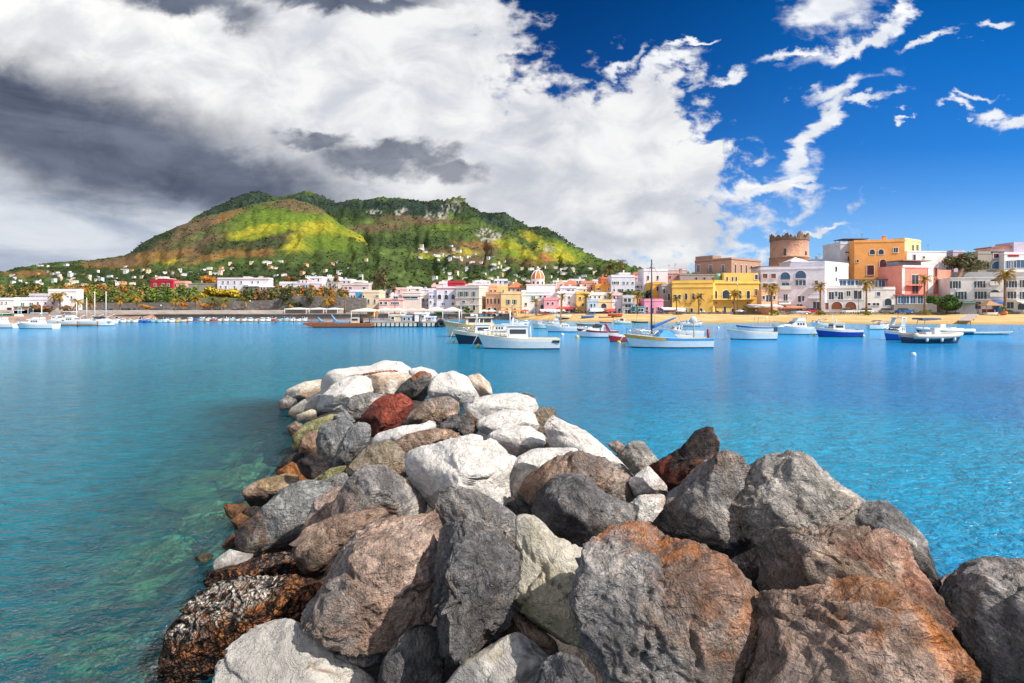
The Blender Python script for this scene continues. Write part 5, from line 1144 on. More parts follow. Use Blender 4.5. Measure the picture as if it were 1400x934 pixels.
# ---- church with the ribbed dome
def church():
    Y = 178; c = at(736, 391, Y); r = empty('church', (c.x, c.y, zat(405, Y))); tag(r, 'white church with an orange dome ribbed in white', 'church')
    z0 = zat(405, Y); zz = lambda py: zat(py, Y)-z0; k = Y/F
    ws = stucco(CW['white'])
    mb = MB(); mb.box(-16*k, 22*k, -1, 9, -4, zz(390), ws); mb.build('nave', r)
    mb = MB(); mb.box(-17*k, 23*k, -1.2, 9.2, zz(390)+.003, zz(390)+.3, stucco(CW['rose'])); mb.build('cornice', r)
    mb = MB(); mb.lathe([(9.3*k, zz(391)), (9.3*k, zz(382)), (9.9*k, zz(381.8)), (9.9*k, zz(381))], ws, 32, (0, 4, 0), False); d = mb.build('drum', r)
    for a in (-90, -50, -130):
        mb = MB(); x, y = 9.3*k*math.cos(R(a)), 4+9.3*k*math.sin(R(a)); mb.box(-.3, .3, -.06, .06, zz(388.5), zz(384.5), GLASS); w_ = mb.build('window', d); w_.location = (x, y, 0); w_.rotation_euler = (0, 0, R(a+90))
    prof = [(9.4*k*math.cos(t), zz(381)+12.6*k*math.sin(t)) for t in np.linspace(0, 1.45, 12)]
    mb = MB(); mb.lathe(prof, plain('dome tile', (0.60, 0.17, 0.04), .7, var=.15), 32, (0, 4, 0)); dm = mb.build('dome', r)
    mb = MB()
    for a in np.arange(0, 360, 45): mb.tube([((q+.05)*math.cos(R(a+22)), 4+(q+.05)*math.sin(R(a+22)), z) for q, z in prof], .16, WHITE, 5)
    mb.build('rib', dm)
    mb = MB(); zt = prof[-1][1]; mb.lathe([(.45, zt-.1), (.45, zt+.6), (.6, zt+.62), (.3, zt+.9), (.02, zt+1.3)], WHITE, 12, (0, 4, 0)); mb.build('lantern', r)
    c = at(767, 395, 188); b = empty('belfry', (c.x, c.y, zat(398, 188))); tag(b, 'peach bell gable beside the domed church', 'belfry')
    mb = MB(); k = 188/F; mb.prism([(-4.6*k, -2), (4.6*k, -2), (4.6*k, 10*k), (2.2*k, 12*k), (1.8*k, 14*k), (0, 16.2*k), (-1.8*k, 14*k), (-2.2*k, 12*k), (-4.6*k, 10*k)], 0, 1.6, stucco((0.70,0.42,0.30))); mb.build('wall', b)
    mb = MB(); mb.prism([(-.35, 5*k), (.35, 5*k), (.35, 8.2*k), (0, 9.4*k), (-.35, 8.2*k)], -.05, .1, GLASS); mb.build('bell_opening', b)
church()
# ---- round tower
def tower():
    Y = 205; c = at(1079, 362, Y+6); k = Y/F; z0 = zat(372, Y); r = empty('round_tower', (c.x, Y+6, z0)); tag(r, 'round brown stone tower with a broken battlement crown', 'tower')
    zz = lambda py: zat(py, Y)-z0
    TS = stone('tower stone', (0.48, 0.23, 0.15), (0.60, 0.36, 0.26), 1.3)
    rg = random.Random(3)
    mb = MB(); mb.lathe([(27*k, -4), (26.6*k, zz(362)), (25.6*k, zz(352)), (26.2*k, zz(351.5)), (26.2*k, zz(350)), (24.8*k, zz(349.5)), (24.6*k, zz(328)), (25.2*k, zz(326.5))], TS, 48); mb.build('shaft', r)
    mb = MB(); n = 96; crown = [zz(326.4)+(2.2+1.2*math.sin(i*0.7)+rg.uniform(-.5, .9)+(1.6 if i % 12 in (0, 1, 2, 3, 4) else -0.6))*k*1.9 for i in range(n)]
    DK = stone('battlement stone', (0.16, 0.10, 0.08), (0.30, 0.19, 0.13), 1.8)
    vs = []; fs = []
    for i in range(n):
        a = 2*math.pi*i/n
        for q, z in ((25.4*k, zz(327.5)), (25.6*k, crown[i]), (23.0*k, crown[i]-.1), (22.8*k, zz(327.5))): vs.append((q*math.cos(a), q*math.sin(a), z))
    for i in range(n):
        for j in range(3): fs.append((i*4+j, ((i+1) % n)*4+j, ((i+1) % n)*4+j+1, i*4+j+1))
    mb.add(vs, fs, DK); mb.lathe([(22.9*k, zz(327)), (0.01, zz(327))], DK, 24); mb.build('battlement', r)
    for a, py, h_ in ((-128, 344, 9), (-60, 346, 5)):
        mb = MB(); mb.box(-1.3*k*1.2, 1.3*k*1.2, -.15, .1, zz(py+h_/2), zz(py-h_/2), GLASS); w_ = mb.build('window', r); q = 24.7*k; w_.location = (q*math.cos(R(a)), q*math.sin(R(a)), 0); w_.rotation_euler = (0, 0, R(a+90))
    mb = MB(); mb.tube([(-17*k, 0, zz(327)), (-17*k, 0, zz(312))], .05, IRON, 5); mb.build('flagpole', r)
tower()
# ---- houses far up the slopes
def slope_point(name, px, py):
    pxs, Y, Z, PY, C = HGT[name]; i = int(np.argmin(np.abs(pxs-px))); n = 150
    col = PY[i, :n]; j = int(np.argmin(np.abs(col-py)))
    return Vector(((px-700)/F*Y[i, j], Y[i, j], Z[i, j])), C[i, j]
def slope_house(variant, wc, tc):
    mb = MB(); w = stucco(wc); w2, d2, h2 = [(5, 4, 3), (8, 5, 3.2), (4, 4, 5.5), (10, 5, 5), (6, 5, 6)][variant]
    mb.box(-w2/2, w2/2, -d2/2, d2/2, -4, h2, w)
    if tc is not None:
        o = .3; mb.add([(-w2/2-o,-d2/2-o,h2),(w2/2+o,-d2/2-o,h2),(w2/2+o,d2/2+o,h2),(-w2/2-o,d2/2+o,h2),(-w2/4,0,h2+1.2),(w2/4,0,h2+1.2)], [(3,2,1,0),(0,1,5,4),(1,2,5),(2,3,4,5),(3,0,4)], tc)
    else: mb.box(-w2/2-.15, w2/2+.15, -d2/2-.15, d2/2+.15, h2+.003, h2+.3, stucco(tuple(min(.8, c*1.1) for c in wc)))
    if variant in (1, 3): mb.box(-w2/2-2.2, -w2/2, -d2/2+1, d2/2-.6, -4, h2*.6, w)
    n = max(2, int(w2/2))
    for fl in range(2 if h2 > 4 else 1):
        for i in range(n):
            x = -w2/2+(i+.5)*w2/n; mb.box(x-.45, x+.45, -d2/2-.05, -d2/2+.05, .9+fl*2.6, 2.3+fl*2.6, GLASS)
    return mb.mesh('hillside_house')
SH = [slope_house(v, wc, tc) for v, wc, tc in ((0, CW['white'], None), (1, CW['white'], None), (2, CW['shade_white'], None), (3, CW['white'], TILE), (4, CW['cream'], None), (0, CW['peach'], TILE), (1, CW['shade_white'], None), (2, CW['cream'], TILE))]
SHN = ['small white flat roofed', 'low long white', 'tall narrow pale', 'wide white red roofed', 'cream two storey', 'small peach red roofed', 'low long lilac white', 'narrow cream red roofed']
rng = random.Random(77)
CL = [('hill', 10, 100, 374, 394, 24, 'at the left end of the hillside'), ('hill', 100, 200, 370, 393, 22, 'on the lower slope left of the dark red villa'), ('hill', 195, 300, 366, 388, 16, 'among trees above the dark red villa'),
      ('hill', 300, 460, 358, 384, 22, 'on the terraces behind the long white villa'), ('hill', 460, 600, 356, 394, 36, 'on the green slope behind the bushy pine'), ('mountain', 590, 700, 350, 392, 46, 'in the valley left of the church dome'),
      ('mountain', 700, 830, 366, 391, 34, 'at the foot of the mountain behind the church'), ('mountain', 570, 650, 336, 356, 14, 'high on the mountain slope under the crag'), ('hill', 40, 200, 360, 374, 10, 'high on the left shoulder of the hill')]
SHG = {}
for nm, a, b, y0, y1, cnt, where in CL:
    done = []
    for i in range(cnt):
        for _ in range(20):
            px, py = rng.uniform(a, b), rng.uniform(y0, y1)
            if all(abs(px-q[0]) > 4 or abs(py-q[1]) > 2.5 for q in done): break
        done.append((px, py)); p, _c = slope_point(nm, px, py); v = rng.choices(range(8), [5, 6, 3, 3, 2, 2, 3, 1])[0]
        o = bpy.data.objects.new('hillside_house', SH[v]); COL.objects.link(o); o.location = p; o.rotation_euler = (0, 0, rng.uniform(-.5, .5)); sc = rng.uniform(0.9, 1.6)*(0.55+p.y/2200); o.location.z += 1.2; sc = min(sc, 6.0*p.y/F/[5, 8, 4, 10, 6, 5, 8, 4][v]*(1.0 if v not in (2, 4, 7) else .75)); o.scale = (sc, sc, sc*.66)
        tag(o, SHN[v]+' house '+where, 'house', 'far houses '+where)
# ------------------------------------------------------------------ boats
ANTI = plain('antifouling', (0.035, 0.03, 0.03), 0.7); DECK = plain('boat deck', (0.55, 0.52, 0.46), 0.7); GEL = plain('white gelcoat', (0.70, 0.72, 0.73), 0.25, var=0.05); CREAMB = plain('cream boat paint', (0.62, 0.56, 0.42), 0.5)
WS_ = glassy('boat window', (0.03, 0.04, 0.05), 0.06)
def hullshape(L, B, fb, fs, draft=0.45, transom=0.75, rake=0.5, flare=0.18, n=18):
    """stations from stern to bow; rows keel, bilge, waterline, boot top, below the strake, sheer"""
    st = []
    for i in range(n+1):
        s = i/n
        b = B/2*(transom+(1-transom)*math.sin(min(s/0.45, 1)*math.pi/2)) if s < 0.45 else B/2*(1-((s-0.45)/0.55)**2.3)
        b = max(b, 0.012)
        sh = fs+(fb-fs)*max(0, (s-0.15)/0.85)**2-0.04*math.sin(s*math.pi)*L*0.12
        rows = []
        for zr, bf in ((-draft, 0.08), (-draft*0.5, 0.62), (0.03, 0.86), (0.10, 0.885), (0.72, 0.985), (1.0, 1.0)):
            z = zr if zr <= 0.03 else (0.10 if zr == 0.10 else sh*zr)
            bb = b*(bf if s < 0.5 else bf*(1-flare*(1-max(zr, 0))*((s-.5)/.5)))
            x = -L/2+s*L-rake*(s**6)*(1-max(z, -draft*0.4)/fb)-(0.06*(z) if s < .06 else 0)
            if z < 0: x -= rake*0.25*(s**6)*(-z/draft)
            rows.append((x, bb, z))
        st.append(rows)
    return st
def hull(root, st, mats, open_=False, deckm=None, dz=0.12):
    mb = MB(); nr = len(st[0]); vs = []; 
    for rows in st:
        vs += [(x, -b, z) for x, b, z in rows]+[(x, b, z) for x, b, z in rows]
    w = 2*nr; n = len(st)
    bm = [mats[0], mats[0], mats[1], mats[2], mats[3]]
    for j in range(nr-1):
        fs = []
        for i in range(n-1):
            a = i*w+j; fs.append((a, a+w, a+w+1, a+1)); c = a+nr; fs.append((c, c+1, c+w+1, c+w))
        mb.add(vs, fs, bm[j], True)
    mb.add(vs, [tuple(range(0, nr))+tuple(range(w-1, nr-1, -1))], mats[2])
    mb.add(vs, [(i*w, i*w+nr, (i+1)*w+nr, (i+1)*w) for i in range(n-1)], mats[0])
    h = mb.build('hull', root)
    d = MB(); dm = deckm or DECK; vs = []; top = nr-1
    for rows in st:
        x, b, z = rows[top]; bi = max(b-0.07, 0.004); vs += [(x, -b, z), (x, -bi, z+.02), (x, -bi, z-dz), (x, bi, z-dz), (x, bi, z+.02), (x, b, z)]
    fs = []
    for i in range(n-1):
        for j in range(5): a = i*6+j; fs.append((a+1, a, a+6, a+7) if False else (a, a+6, a+7, a+1))
    d.add(vs, fs, dm); d.add(vs, [(0, 1, 2, 3, 4, 5)], dm); d.build('deck', root)
    return h
def sheer_at(st, x):
    t = st[0][-1][0], st[-1][-1][0]; s = (x-t[0])/(t[1]-t[0])*(len(st)-1); i = max(0, min(len(st)-2, int(s))); u = s-i
    a, b = st[i][-1], st[i+1][-1]; return a[1]*(1-u)+b[1]*u, a[2]*(1-u)+b[2]*u
def rail(root, st, x0, x1, h, m=None, inset=0.1):
    mb = MB(); m = m or CHROME
    for sg in (-1, 1):
        pts = []
        for x in np.linspace(x0, x1, 8): b, z = sheer_at(st, x); pts.append((x, sg*max(0.03, b-inset), z+h)); mb.tube([(x, sg*max(.03, b-inset), z), pts[-1]], 0.02, m, 4)
        mb.tube(pts, 0.025, m, 4)
    return mb.build('rail', root)
def cabin(root, x0, x1, w, z0, h, mat, slant=(0.3, 0.1), roof=None, wins=3, over=0.12, win_h=0.42, front=True):
    mb = MB(); mb.taper(x0, x1, -w/2, w/2, z0, z0+h, slant[1], slant[0], w*0.06, mat); c = mb.build('cabin', root)
    mb = MB(); mb.box(x0+slant[1]-over, x1-slant[0]+over, -w/2+w*.06-over, w/2-w*.06+over, z0+h+.002, z0+h+.07, roof or mat); mb.build('roof', c)
    n = wins; Lc = x1-x0-slant[0]-slant[1]-.2; t = .5
    for i in range(n):
        for sg in (-1, 1):
            a = x0+slant[1]+.12+Lc*i/n; mb = MB(); y = w/2-w*.06*(.68); y2 = w/2-w*.06*(.3+win_h)
            z1 = z0+h*0.42; z2 = z0+h*(.42+win_h); ya = w/2-w*.06*.42+.012; yb = w/2-w*.06*(.42+win_h)+.012
            mb.add([(a, sg*ya, z1), (a+Lc/n-.12, sg*ya, z1), (a+Lc/n-.12, sg*yb, z2), (a, sg*yb, z2), (a, sg*(ya-.03), z1), (a+Lc/n-.12, sg*(ya-.03), z1), (a+Lc/n-.12, sg*(yb-.03), z2), (a, sg*(yb-.03), z2)],
                   [(0,1,2,3),(7,6,5,4),(0,4,5,1),(1,5,6,2),(2,6,7,3),(3,7,4,0)], WS_); mb.build('window', c)
    if front:
        mb = MB(); z1 = z0+h*.45; z2 = z0+h*.86; xa = x1-slant[0]*.45+.015; xb = x1-slant[0]*.86+.015; yy = w/2*.8
        mb.add([(xa,-yy,z1),(xa,yy,z1),(xb,yy*.96,z2),(xb,-yy*.96,z2),(xa-.04,-yy,z1),(xa-.04,yy,z1),(xb-.04,yy*.96,z2),(xb-.04,-yy*.96,z2)], [(0,1,2,3),(7,6,5,4),(0,4,5,1),(2,6,7,3),(1,5,6,2),(3,7,4,0)], WS_); mb.build('windscreen', c)
    return c
def tube_part(name, root, pts, r, mat, n=6):
    mb = MB(); mb.tube(pts, r, mat, n); return mb.build(name, root)
def ball_part(name, root, c, r, mat, sq=(1, 1, 1)):
    mb = MB(); mb.ball(c, r, mat, 7, sq); return mb.build(name, root)
def boat(kind, label, px_s, px_b, wy, hullc, name='boat', cat='boat', group='boats moored in the bay', yaw=0.0, B=None, strake=None, fb=None, bottom=None, deckm=None, boot=None, **kw):
    Y = yw(wy); L = abs(px_b-px_s)/F*Y/math.cos(yaw); cx = ((px_s+px_b)/2-700)/F*Y
    B = B or L*0.33; fb = fb or L*0.16; fs = kw.get('fs', fb*0.72)
    r = empty(name, (cx, Y+B*0.3, 0), (0 if px_b > px_s else math.pi)+yaw); tag(r, label, cat, group)
    st = hullshape(L, B, fb, fs, 0.4, kw.get('transom', 0.78), kw.get('rake', L*0.09))
    hc = hullc if not isinstance(hullc, tuple) else paint(*hullc); sk = hc if strake is None else (paint(*strake) if isinstance(strake, tuple) else strake)
    bt = ANTI if bottom is None else paint(*bottom)
    bo = bt if boot is None else paint(*boot)
    hull(r, st, (bt, bo, hc, sk), deckm=deckm, dz=kw.get('dz', 0.12))
    S_ = lambda x: sheer_at(st, x*L)
    dk = lambda x: S_(x)[1]-kw.get('dz', 0.12)
    if kind == 'fishing':
        if not kw.get('nocabin'): cabin(r, -0.12*L, 0.14*L, B*.55, dk(0), L*.16, GEL, (.06, .05), None, 1, .08, .34)
        rail(r, st, .12*L, .47*L, L*.06); 
        if not kw.get('nocabin'): tube_part('mast', r, [(.10*L, 0, dk(.1)+L*.16), (.10*L, 0, dk(.1)+L*.34)], .05, WHITE); tube_part('exhaust', r, [(.08*L, B*.2, dk(0)+L*.15), (.06*L, B*.2, dk(0)+L*.26)], .06, WHITE)
        tube_part('tiller', r, [(-.16*L, -B*.1, dk(-.2)), (-.15*L, -B*.1, dk(-.2)+L*.16)], .035, WHITE)
        mb = MB(); mb.box(-.34*L, .1*L, -B/2-.012, -B/2+.1, dk(0)*.68, dk(0)*.80, plain('varnished rubbing strip', (0.22,0.08,0.04), .5)); 
        if kw.get('strip'): mb.build('rubbing_strip', r)
        mb = MB(); mb.box(-L/2+.02, -.40*L, -B*.42, B*.42, S_(-.45)[1]*.62, S_(-.45)[1]*.84, paint(.03,.03,.04)); 
        if kw.get('strip'): mb.build('name_board', r)
        ball_part('float', r, (.49*L, -.22, .25), .16, plain('yellow float', (0.75, 0.45, 0.03), .5))
        for q in (-1, 1): tube_part('mooring_line', r, [(.49*L, 0, S_(.48)[1]), (.49*L+.10*L, q*.4-.4, .0-.05)], .02, plain('rope', (0.6, 0.55, 0.45), .9), 4)
    elif kind == 'open':
        for x in (-.28, 0.02, .25):
            b, z = S_(x); mb = MB(); mb.box(x*L-.14, x*L+.14, -b+.06, b-.06, z-.2, z-.15, WOOD); mb.build('thwart', r)
        if kw.get('motor'):
            mb = MB(); mb.taper(-L/2-.32, -L/2+.02, -.16, .16, S_(-.49)[1]-.05, S_(-.49)[1]+.5, .05, .05, .04, paint(.05,.05,.06)); mb.box(-L/2-.25, -L/2-.08, -.06, .06, -.4, S_(-.49)[1]-.05, paint(.05,.05,.06)); mb.build('outboard_motor', r)
        if kw.get('frame'):
            for q in (-1, 1): tube_part('frame', r, [(-.35*L, q*B*.36, dk(-.3)), (-.33*L, q*B*.36, dk(-.3)+L*.28), (-.05*L, q*B*.36, dk(0)+L*.28), (-.02*L, q*B*.36, dk(0))], .03, CHROME)
    elif kind == 'speed':
        mb = MB(); zz = dk(.15); mb.taper(-.05*L, .40*L, -B*.34, B*.34, zz, zz+fb*.42, .05, .22*L, B*.08, kw.get('top', GEL)); mb.build('foredeck', r)
        mb = MB(); z2 = zz+fb*.42; mb.add([(.12*L,-B*.3,z2-.02),(.12*L,B*.3,z2-.02),(.02*L,B*.27,z2+.42),(.02*L,-B*.27,z2+.42),(.09*L,-B*.3,z2-.02),(.09*L,B*.3,z2-.02),(-.01*L,B*.27,z2+.42),(-.01*L,-B*.27,z2+.42),(-.10*L,-B*.33,z2-.02),(-.10*L,B*.33,z2-.02),(-.12*L,-B*.31,z2+.3),(-.12*L,B*.31,z2+.3)],
            [(0,1,2,3),(7,6,5,4),(0,4,5,1),(2,6,7,3),(0,3,10,8),(1,9,11,2)], WS_); mb.build('windscreen', r)
        for q in (-1, 1): mb = MB(); mb.taper(-.20*L, -.08*L, q*B*.16-.22, q*B*.16+.22, dk(-.2), dk(-.2)+.75, .02, .1, .02, kw.get('seat', GEL)); mb.build('seat', r)
        rail(r, st, .2*L, .47*L, .34)
        if kw.get('arch'):
            mb = MB(); m = kw['arch']; mb.tube([(-.3*L, -B*.42, dk(-.3)), (-.22*L, -B*.36, dk(-.3)+L*.17), (-.2*L, 0, dk(-.3)+L*.19), (-.22*L, B*.36, dk(-.3)+L*.17), (-.3*L, B*.42, dk(-.3))], .09, m, 6); mb.build('radar_arch', r)
    elif kind == 'cruiser':
        c = cabin(r, -.18*L, .22*L, B*.66, dk(0), fb*.62, GEL, (.16*L, .04*L), None, 3, .06, .36)
        mb = MB(); zz = dk(.25); mb.taper(.05*L, .44*L, -B*.32, B*.32, zz, zz+fb*.24, .02, .16*L, B*.08, GEL); mb.build('foredeck', r)
        if kw.get('fly'):
            z3 = dk(0)+fb*.62+.08; mb = MB(); mb.taper(-.16*L, .04*L, -B*.27, B*.27, z3, z3+fb*.28, .0, .05*L, .05, GEL); mb.build('flybridge', r)
            mb = MB(); mb.taper(-.22*L, .05*L, -B*.3, B*.3, z3+fb*.85, z3+fb*.93, .0, .02, .02, kw.get('bimini', GEL)); mb.build('bimini', r)
            for q in (-1, 1): tube_part('bimini_pole', r, [(-.16*L, q*B*.26, z3), (-.18*L, q*B*.27, z3+fb*.86)], .025, CHROME)
        rail(r, st, .1*L, .47*L, .36)
        if kw.get('hullwin'):
            mb = MB(); mb.box(.02*L, .10*L, -B/2-.01, -B/2+.12, fb*.42, fb*.56, WS_); mb.build('porthole', r)
    elif kind == 'dayboat':       # small cabin, standing shelter
        c = cabin(r, .0*L, .26*L, B*.62, dk(.1), fb*.5, GEL, (.08*L, .02*L), None, 2, .05, .4)
        rail(r, st, .2*L, .47*L, .34)
        if kw.get('bimini'):
            z3 = dk(-.1)+L*.26; mb = MB(); pts = [(-.3*L, z3-.12), (-.2*L, z3), (0, z3+.03), (.1*L, z3-.1)]
            mb.add([(x, -B*.36, z) for x, z in pts]+[(x, B*.36, z) for x, z in pts]+[(x, -B*.36, z-.06) for x, z in pts]+[(x, B*.36, z-.06) for x, z in pts], [(i, i+1, i+5, i+4) for i in range(3)]+[(8+i, 12+i, 13+i, 9+i) for i in range(3)]+[(0,8,9,1),(1,9,10,2),(2,10,11,3)], kw['bimini']); mb.build('bimini', r)
            for q in (-1, 1):
                tube_part('bimini_pole', r, [(-.1*L, q*B*.36, dk(-.1)), (-.29*L, q*B*.36, z3-.14)], .025, CHROME); tube_part('bimini_pole', r, [(-.1*L, q*B*.36, dk(-.1)), (.09*L, q*B*.36, z3-.12)], .025, CHROME)
    elif kind == 'pilot':         # walk round boat with a tall glazed shelter
        cabin(r, -.06*L, .22*L, B*.66, dk(.1), fb*.75, GEL, (.10*L, .0), None, 2, .06, .42)
        z3 = dk(0)+fb*.76
        for q in (-1, 1):
            mb = MB(); mb.add([(-.06*L,q*B*.3,z3),(.12*L,q*B*.3,z3),(.02*L,q*B*.27,z3+fb*.82),(-.10*L,q*B*.27,z3+fb*.82),(-.06*L,q*B*.28,z3),(.12*L,q*B*.28,z3),(.02*L,q*B*.25,z3+fb*.82),(-.10*L,q*B*.25,z3+fb*.82)], [(0,1,2,3),(7,6,5,4),(0,4,5,1),(1,5,6,2),(2,6,7,3),(3,7,4,0)], plain('clear vinyl', (0.42,0.47,0.50), .15)); mb.build('side_screen', r)
            tube_part('post', r, [(-.06*L, q*B*.3, z3), (-.10*L, q*B*.27, z3+fb*.85)], .05, WHITE); tube_part('post', r, [(.12*L, q*B*.3, z3), (.02*L, q*B*.27, z3+fb*.85)], .05, WHITE)
        mb = MB(); mb.box(-.13*L, .06*L, -B*.3, B*.3, z3+fb*.82, z3+fb*.9, GEL); mb.build('roof', r); rail(r, st, .2*L, .47*L, .36)
        tube_part('aerial', r, [(0, 0, z3+fb*.86), (0, 0, z3+fb*1.3)], .02, IRON, 4)
    elif kind == 'sail':
        cabin(r, -.12*L, .16*L, B*.5, dk(0), fb*.4, GEL, (.05*L, .02*L), None, 3, .0, .4, False)
        mx = kw.get('mx', .08)*L; mt = kw.get('mt', L*1.2)
        mast = tube_part('mast', r, [(mx, 0, dk(.1)), (mx, 0, mt)], [.09, .06], kw.get('mastm', IRON), 8)
        tube_part('boom', r, [(mx-.05, 0, dk(0)+L*.13), (mx-.42*L, 0, dk(0)+L*.31)], .05, kw.get('mastm', IRON))
        if kw.get('cover'):
            n = 9; pts = [(mx-.06-.42*L*t, 0, dk(0)+L*.15+.17*L*t) for t in np.linspace(0, 1, n)]; tube_part('sail_cover', r, pts, [L*.026*(1.2-.7*t)*(1+.18*math.sin(t*25)) for t in np.linspace(0, 1, n)], kw['cover'], 8)
        for e, q in ((.48*L, 0), (-.47*L, 0), (mx-.1, B*.42), (mx-.1, -B*.42)): tube_part('shroud', r, [(mx, 0, mt*.97), (e, q, S_(e/L)[1])], .012, IRON, 4)
        rail(r, st, .3*L, .47*L, .5)
    elif kind == 'rib':
        m = kw.get('tubem', GEL)
        for q in (-1, 1):
            pts = []
            for x in np.linspace(-.5*L, .5*L, 14): b, z = sheer_at(st, x); pts.append((x, q*b, z-.02))
            tube_part('tube', r, pts, [.24]*12+[.2, .1], m, 8)
        mb = MB(); mb.taper(-.05*L, .08*L, -.35, .35, dk(0), dk(0)+.9, .05, .2, .05, GEL); mb.build('console', r)
        mb = MB(); mb.box(-.22*L, -.12*L, -.5, .5, dk(0), dk(0)+.5, kw.get('seatm', GEL)); mb.build('seat', r)
        if kw.get('tbar'):
            mb = MB(); zt = dk(0)+L*.30; 
            for q in (-.5, .5): mb.tube([(-.3*L, q, dk(0)), (-.24*L, q, zt), (-.02*L, q, zt+.05)], .035, CHROME, 5)
            mb.tube([(-.24*L, -.5, zt), (-.24*L, .5, zt)], .035, CHROME, 5); mb.build('frame', r); mb = MB(); mb.taper(-.32*L, .02*L, -.75, .75, zt+.06, zt+.22, .05, .05, .05, paint(.02, .05, .13)); mb.build('bimini', r)
    elif kind == 'row':
        for x in (-.2, .15):
            b, z = S_(x); mb = MB(); mb.box(x*L-.12, x*L+.12, -b+.05, b-.05, z-.18, z-.13, WOOD); mb.build('thwart', r)
    elif kind == 'ferry':
        cabin(r, -.30*L, .16*L, B*.55, dk(0), fb*.5, CREAMB, (.03*L, .02*L), None, 3, .2, .45)
        tube_part('mast', r, [(.25*L, 0, dk(.2)), (.25*L, 0, dk(.2)+L*.22)], .06, WHITE); rail(r, st, .1*L, .45*L, .5, WOOD)
        for x in (.36, .27): 
            b, z = S_(x); mb = MB(); torus(mb, Matrix.Translation((x*L, -b-.05, z*.72)) @ Matrix.Rotation(R(90), 4, 'X'), .25, .09, RUBBER, 12, 6, 1); mb.build('tyre_fender', r)
    for i in range(kw.get('fenders', 0)):
        x = (-.3+.5*i/max(1, kw['fenders']-1))*L; b, z = sheer_at(st, x); ball_part('fender', r, (x, -b-.1, z*.55), .13, kw.get('fenderm', WHITE), (1, 1, 1.7))
    for i in range(kw.get('fenders', 0)): pass
    return r, st, L, B
NAVY = (0.012, 0.02, 0.05); YEL = plain('yellow float', (0.75, 0.45, 0.03), .5)
BLUEC = plain('blue canvas', (0.02, 0.10, 0.42), .7); CYANC = plain('bright blue cover', (0.05, 0.30, 0.62), .6); GREYC = plain('grey canvas', (0.22, 0.22, 0.24), .8)
boat('fishing', 'white wooden fishing boat with a brown strip and small wheelhouse, nearest in the bay', 765, 652, 477.5, (0.62, 0.68, 0.70), strake=(0.66,0.66,0.62), fb=1.25, B=2.2, strip=True, bottom=(0.10,0.05,0.045), deckm=CREAMB)
boat('fishing', 'navy hulled fishing boat behind the nearest white one', 700, 619, 470.5, NAVY, strake=(0.62,0.58,0.48), fb=1.35, B=2.3, deckm=CREAMB, yaw=.12)
boat('ferry', 'large cream wooden excursion boat beside the ferry pier', 690, 606, 461, CREAMB, strake=(0.55,0.40,0.18), fb=1.9, B=3.0, bottom=(0.12,0.10,0.07), yaw=.1)
boat('cruiser', 'white sloping motor boat between the navy and the cream boats', 652, 720, 463, (0.66,0.66,0.62), fb=1.15, fly=False)
boat('speed', 'white speed boat with a turquoise cover behind the cream boat', 640, 676, 449, (0.66,0.68,0.66), fb=.8, top=plain('turquoise cover', (0.02,0.42,0.34), .6))
boat('cruiser', 'white motor yacht with dark portholes in the middle distance', 686, 724, 449, (0.66,0.7,0.72), fb=1.1, hullwin=True)
boat('dayboat', 'pale green hulled boat half hidden behind the white sailing cruiser', 756, 727, 449.5, (0.50,0.62,0.58), fb=1.0, bottom=(0.05,0.16,0.10))
boat('sail', 'white sailing cruiser with a tan mast and round cabin windows', 800, 745, 454, (0.66,0.70,0.72), fb=1.0, mx=.1, mt=5.2, mastm=plain('tan mast', (0.50,0.30,0.14), .5), fenders=3)
boat('cruiser', 'white flybridge boat moored just behind the tan masted cruiser', 775, 742, 447.5, (0.66,0.68,0.7), fb=.95, fly=True)
boat('row', 'orange varnished rowing boat near the beach', 814, 787, 445, (0.58,0.22,0.06), fb=.45, strake=(0.62,0.35,0.2))
boat('speed', 'white speed boat with a dark red stripe and red arch', 845, 789, 461.5, (0.68,0.70,0.72), strake=(0.25,0.02,0.04), fb=1.05, arch=plain('red arch', (0.30,0.03,0.06), .5), fenders=1, fenderm=plain('pink fender', (0.6,0.04,0.12), .5))
boat('open', 'dark red wooden boat with its bow towards the white striped one', 866, 830, 467.5, (0.24,0.02,0.035), strake=(0.64,0.60,0.58), fb=.95, yaw=.5)
r_, st_, L_, B_ = boat('fishing', 'white boat with a bright blue cover and orange yellow stripe below the dark mast', 975, 855, 476, (0.66,0.70,0.72), strake=(0.05,0.28,0.58), fb=1.2, B=2.3, bottom=(0.06,0.05,0.05), deckm=CREAMB, nocabin=True)
mb = MB(); st2 = st_
for sg in (-1, 1):
    vs = []; idx = [i for i in range(len(st_)) if st_[i][-1][0] > 0.0]
    for i in idx: 
        for j in (4, 5): x, b, z = st_[i][j]; vs.append((x, sg*(b+.012), z-(.02 if j == 5 else 0)))
    mb.add(vs, [((2*k, 2*k+2, 2*k+3, 2*k+1) if sg < 0 else (2*k, 2*k+1, 2*k+3, 2*k+2)) for k in range(len(idx)-1)], plain('orange yellow strake', (0.66,0.36,0.05), .4))
mb.build('stripe', r_)
mb = MB(); b_, z_ = sheer_at(st_, 0); mb.taper(-.12*L_, .16*L_, -B_*.4, B_*.4, z_-.1, z_+.62, .12*L_, .10*L_, B_*.12, CYANC); mb.build('boat_cover', r_)
tube_part('boat_hook', r_, [(-.30*L_, .2, z_), (-.30*L_, .2, z_+1.5)], .05, plain('yellow iron', (0.5,0.3,0.05), .6)); ball_part('net_drum', r_, (-.30*L_, .1, z_+1.5), .32, GREYC, (1, .5, 1))
tube_part('stern_post', r_, [(-.475*L_, 0, z_-.2), (-.475*L_, 0, z_+.7)], .12, plain('dark red post', (0.25,0.05,0.03), .6))
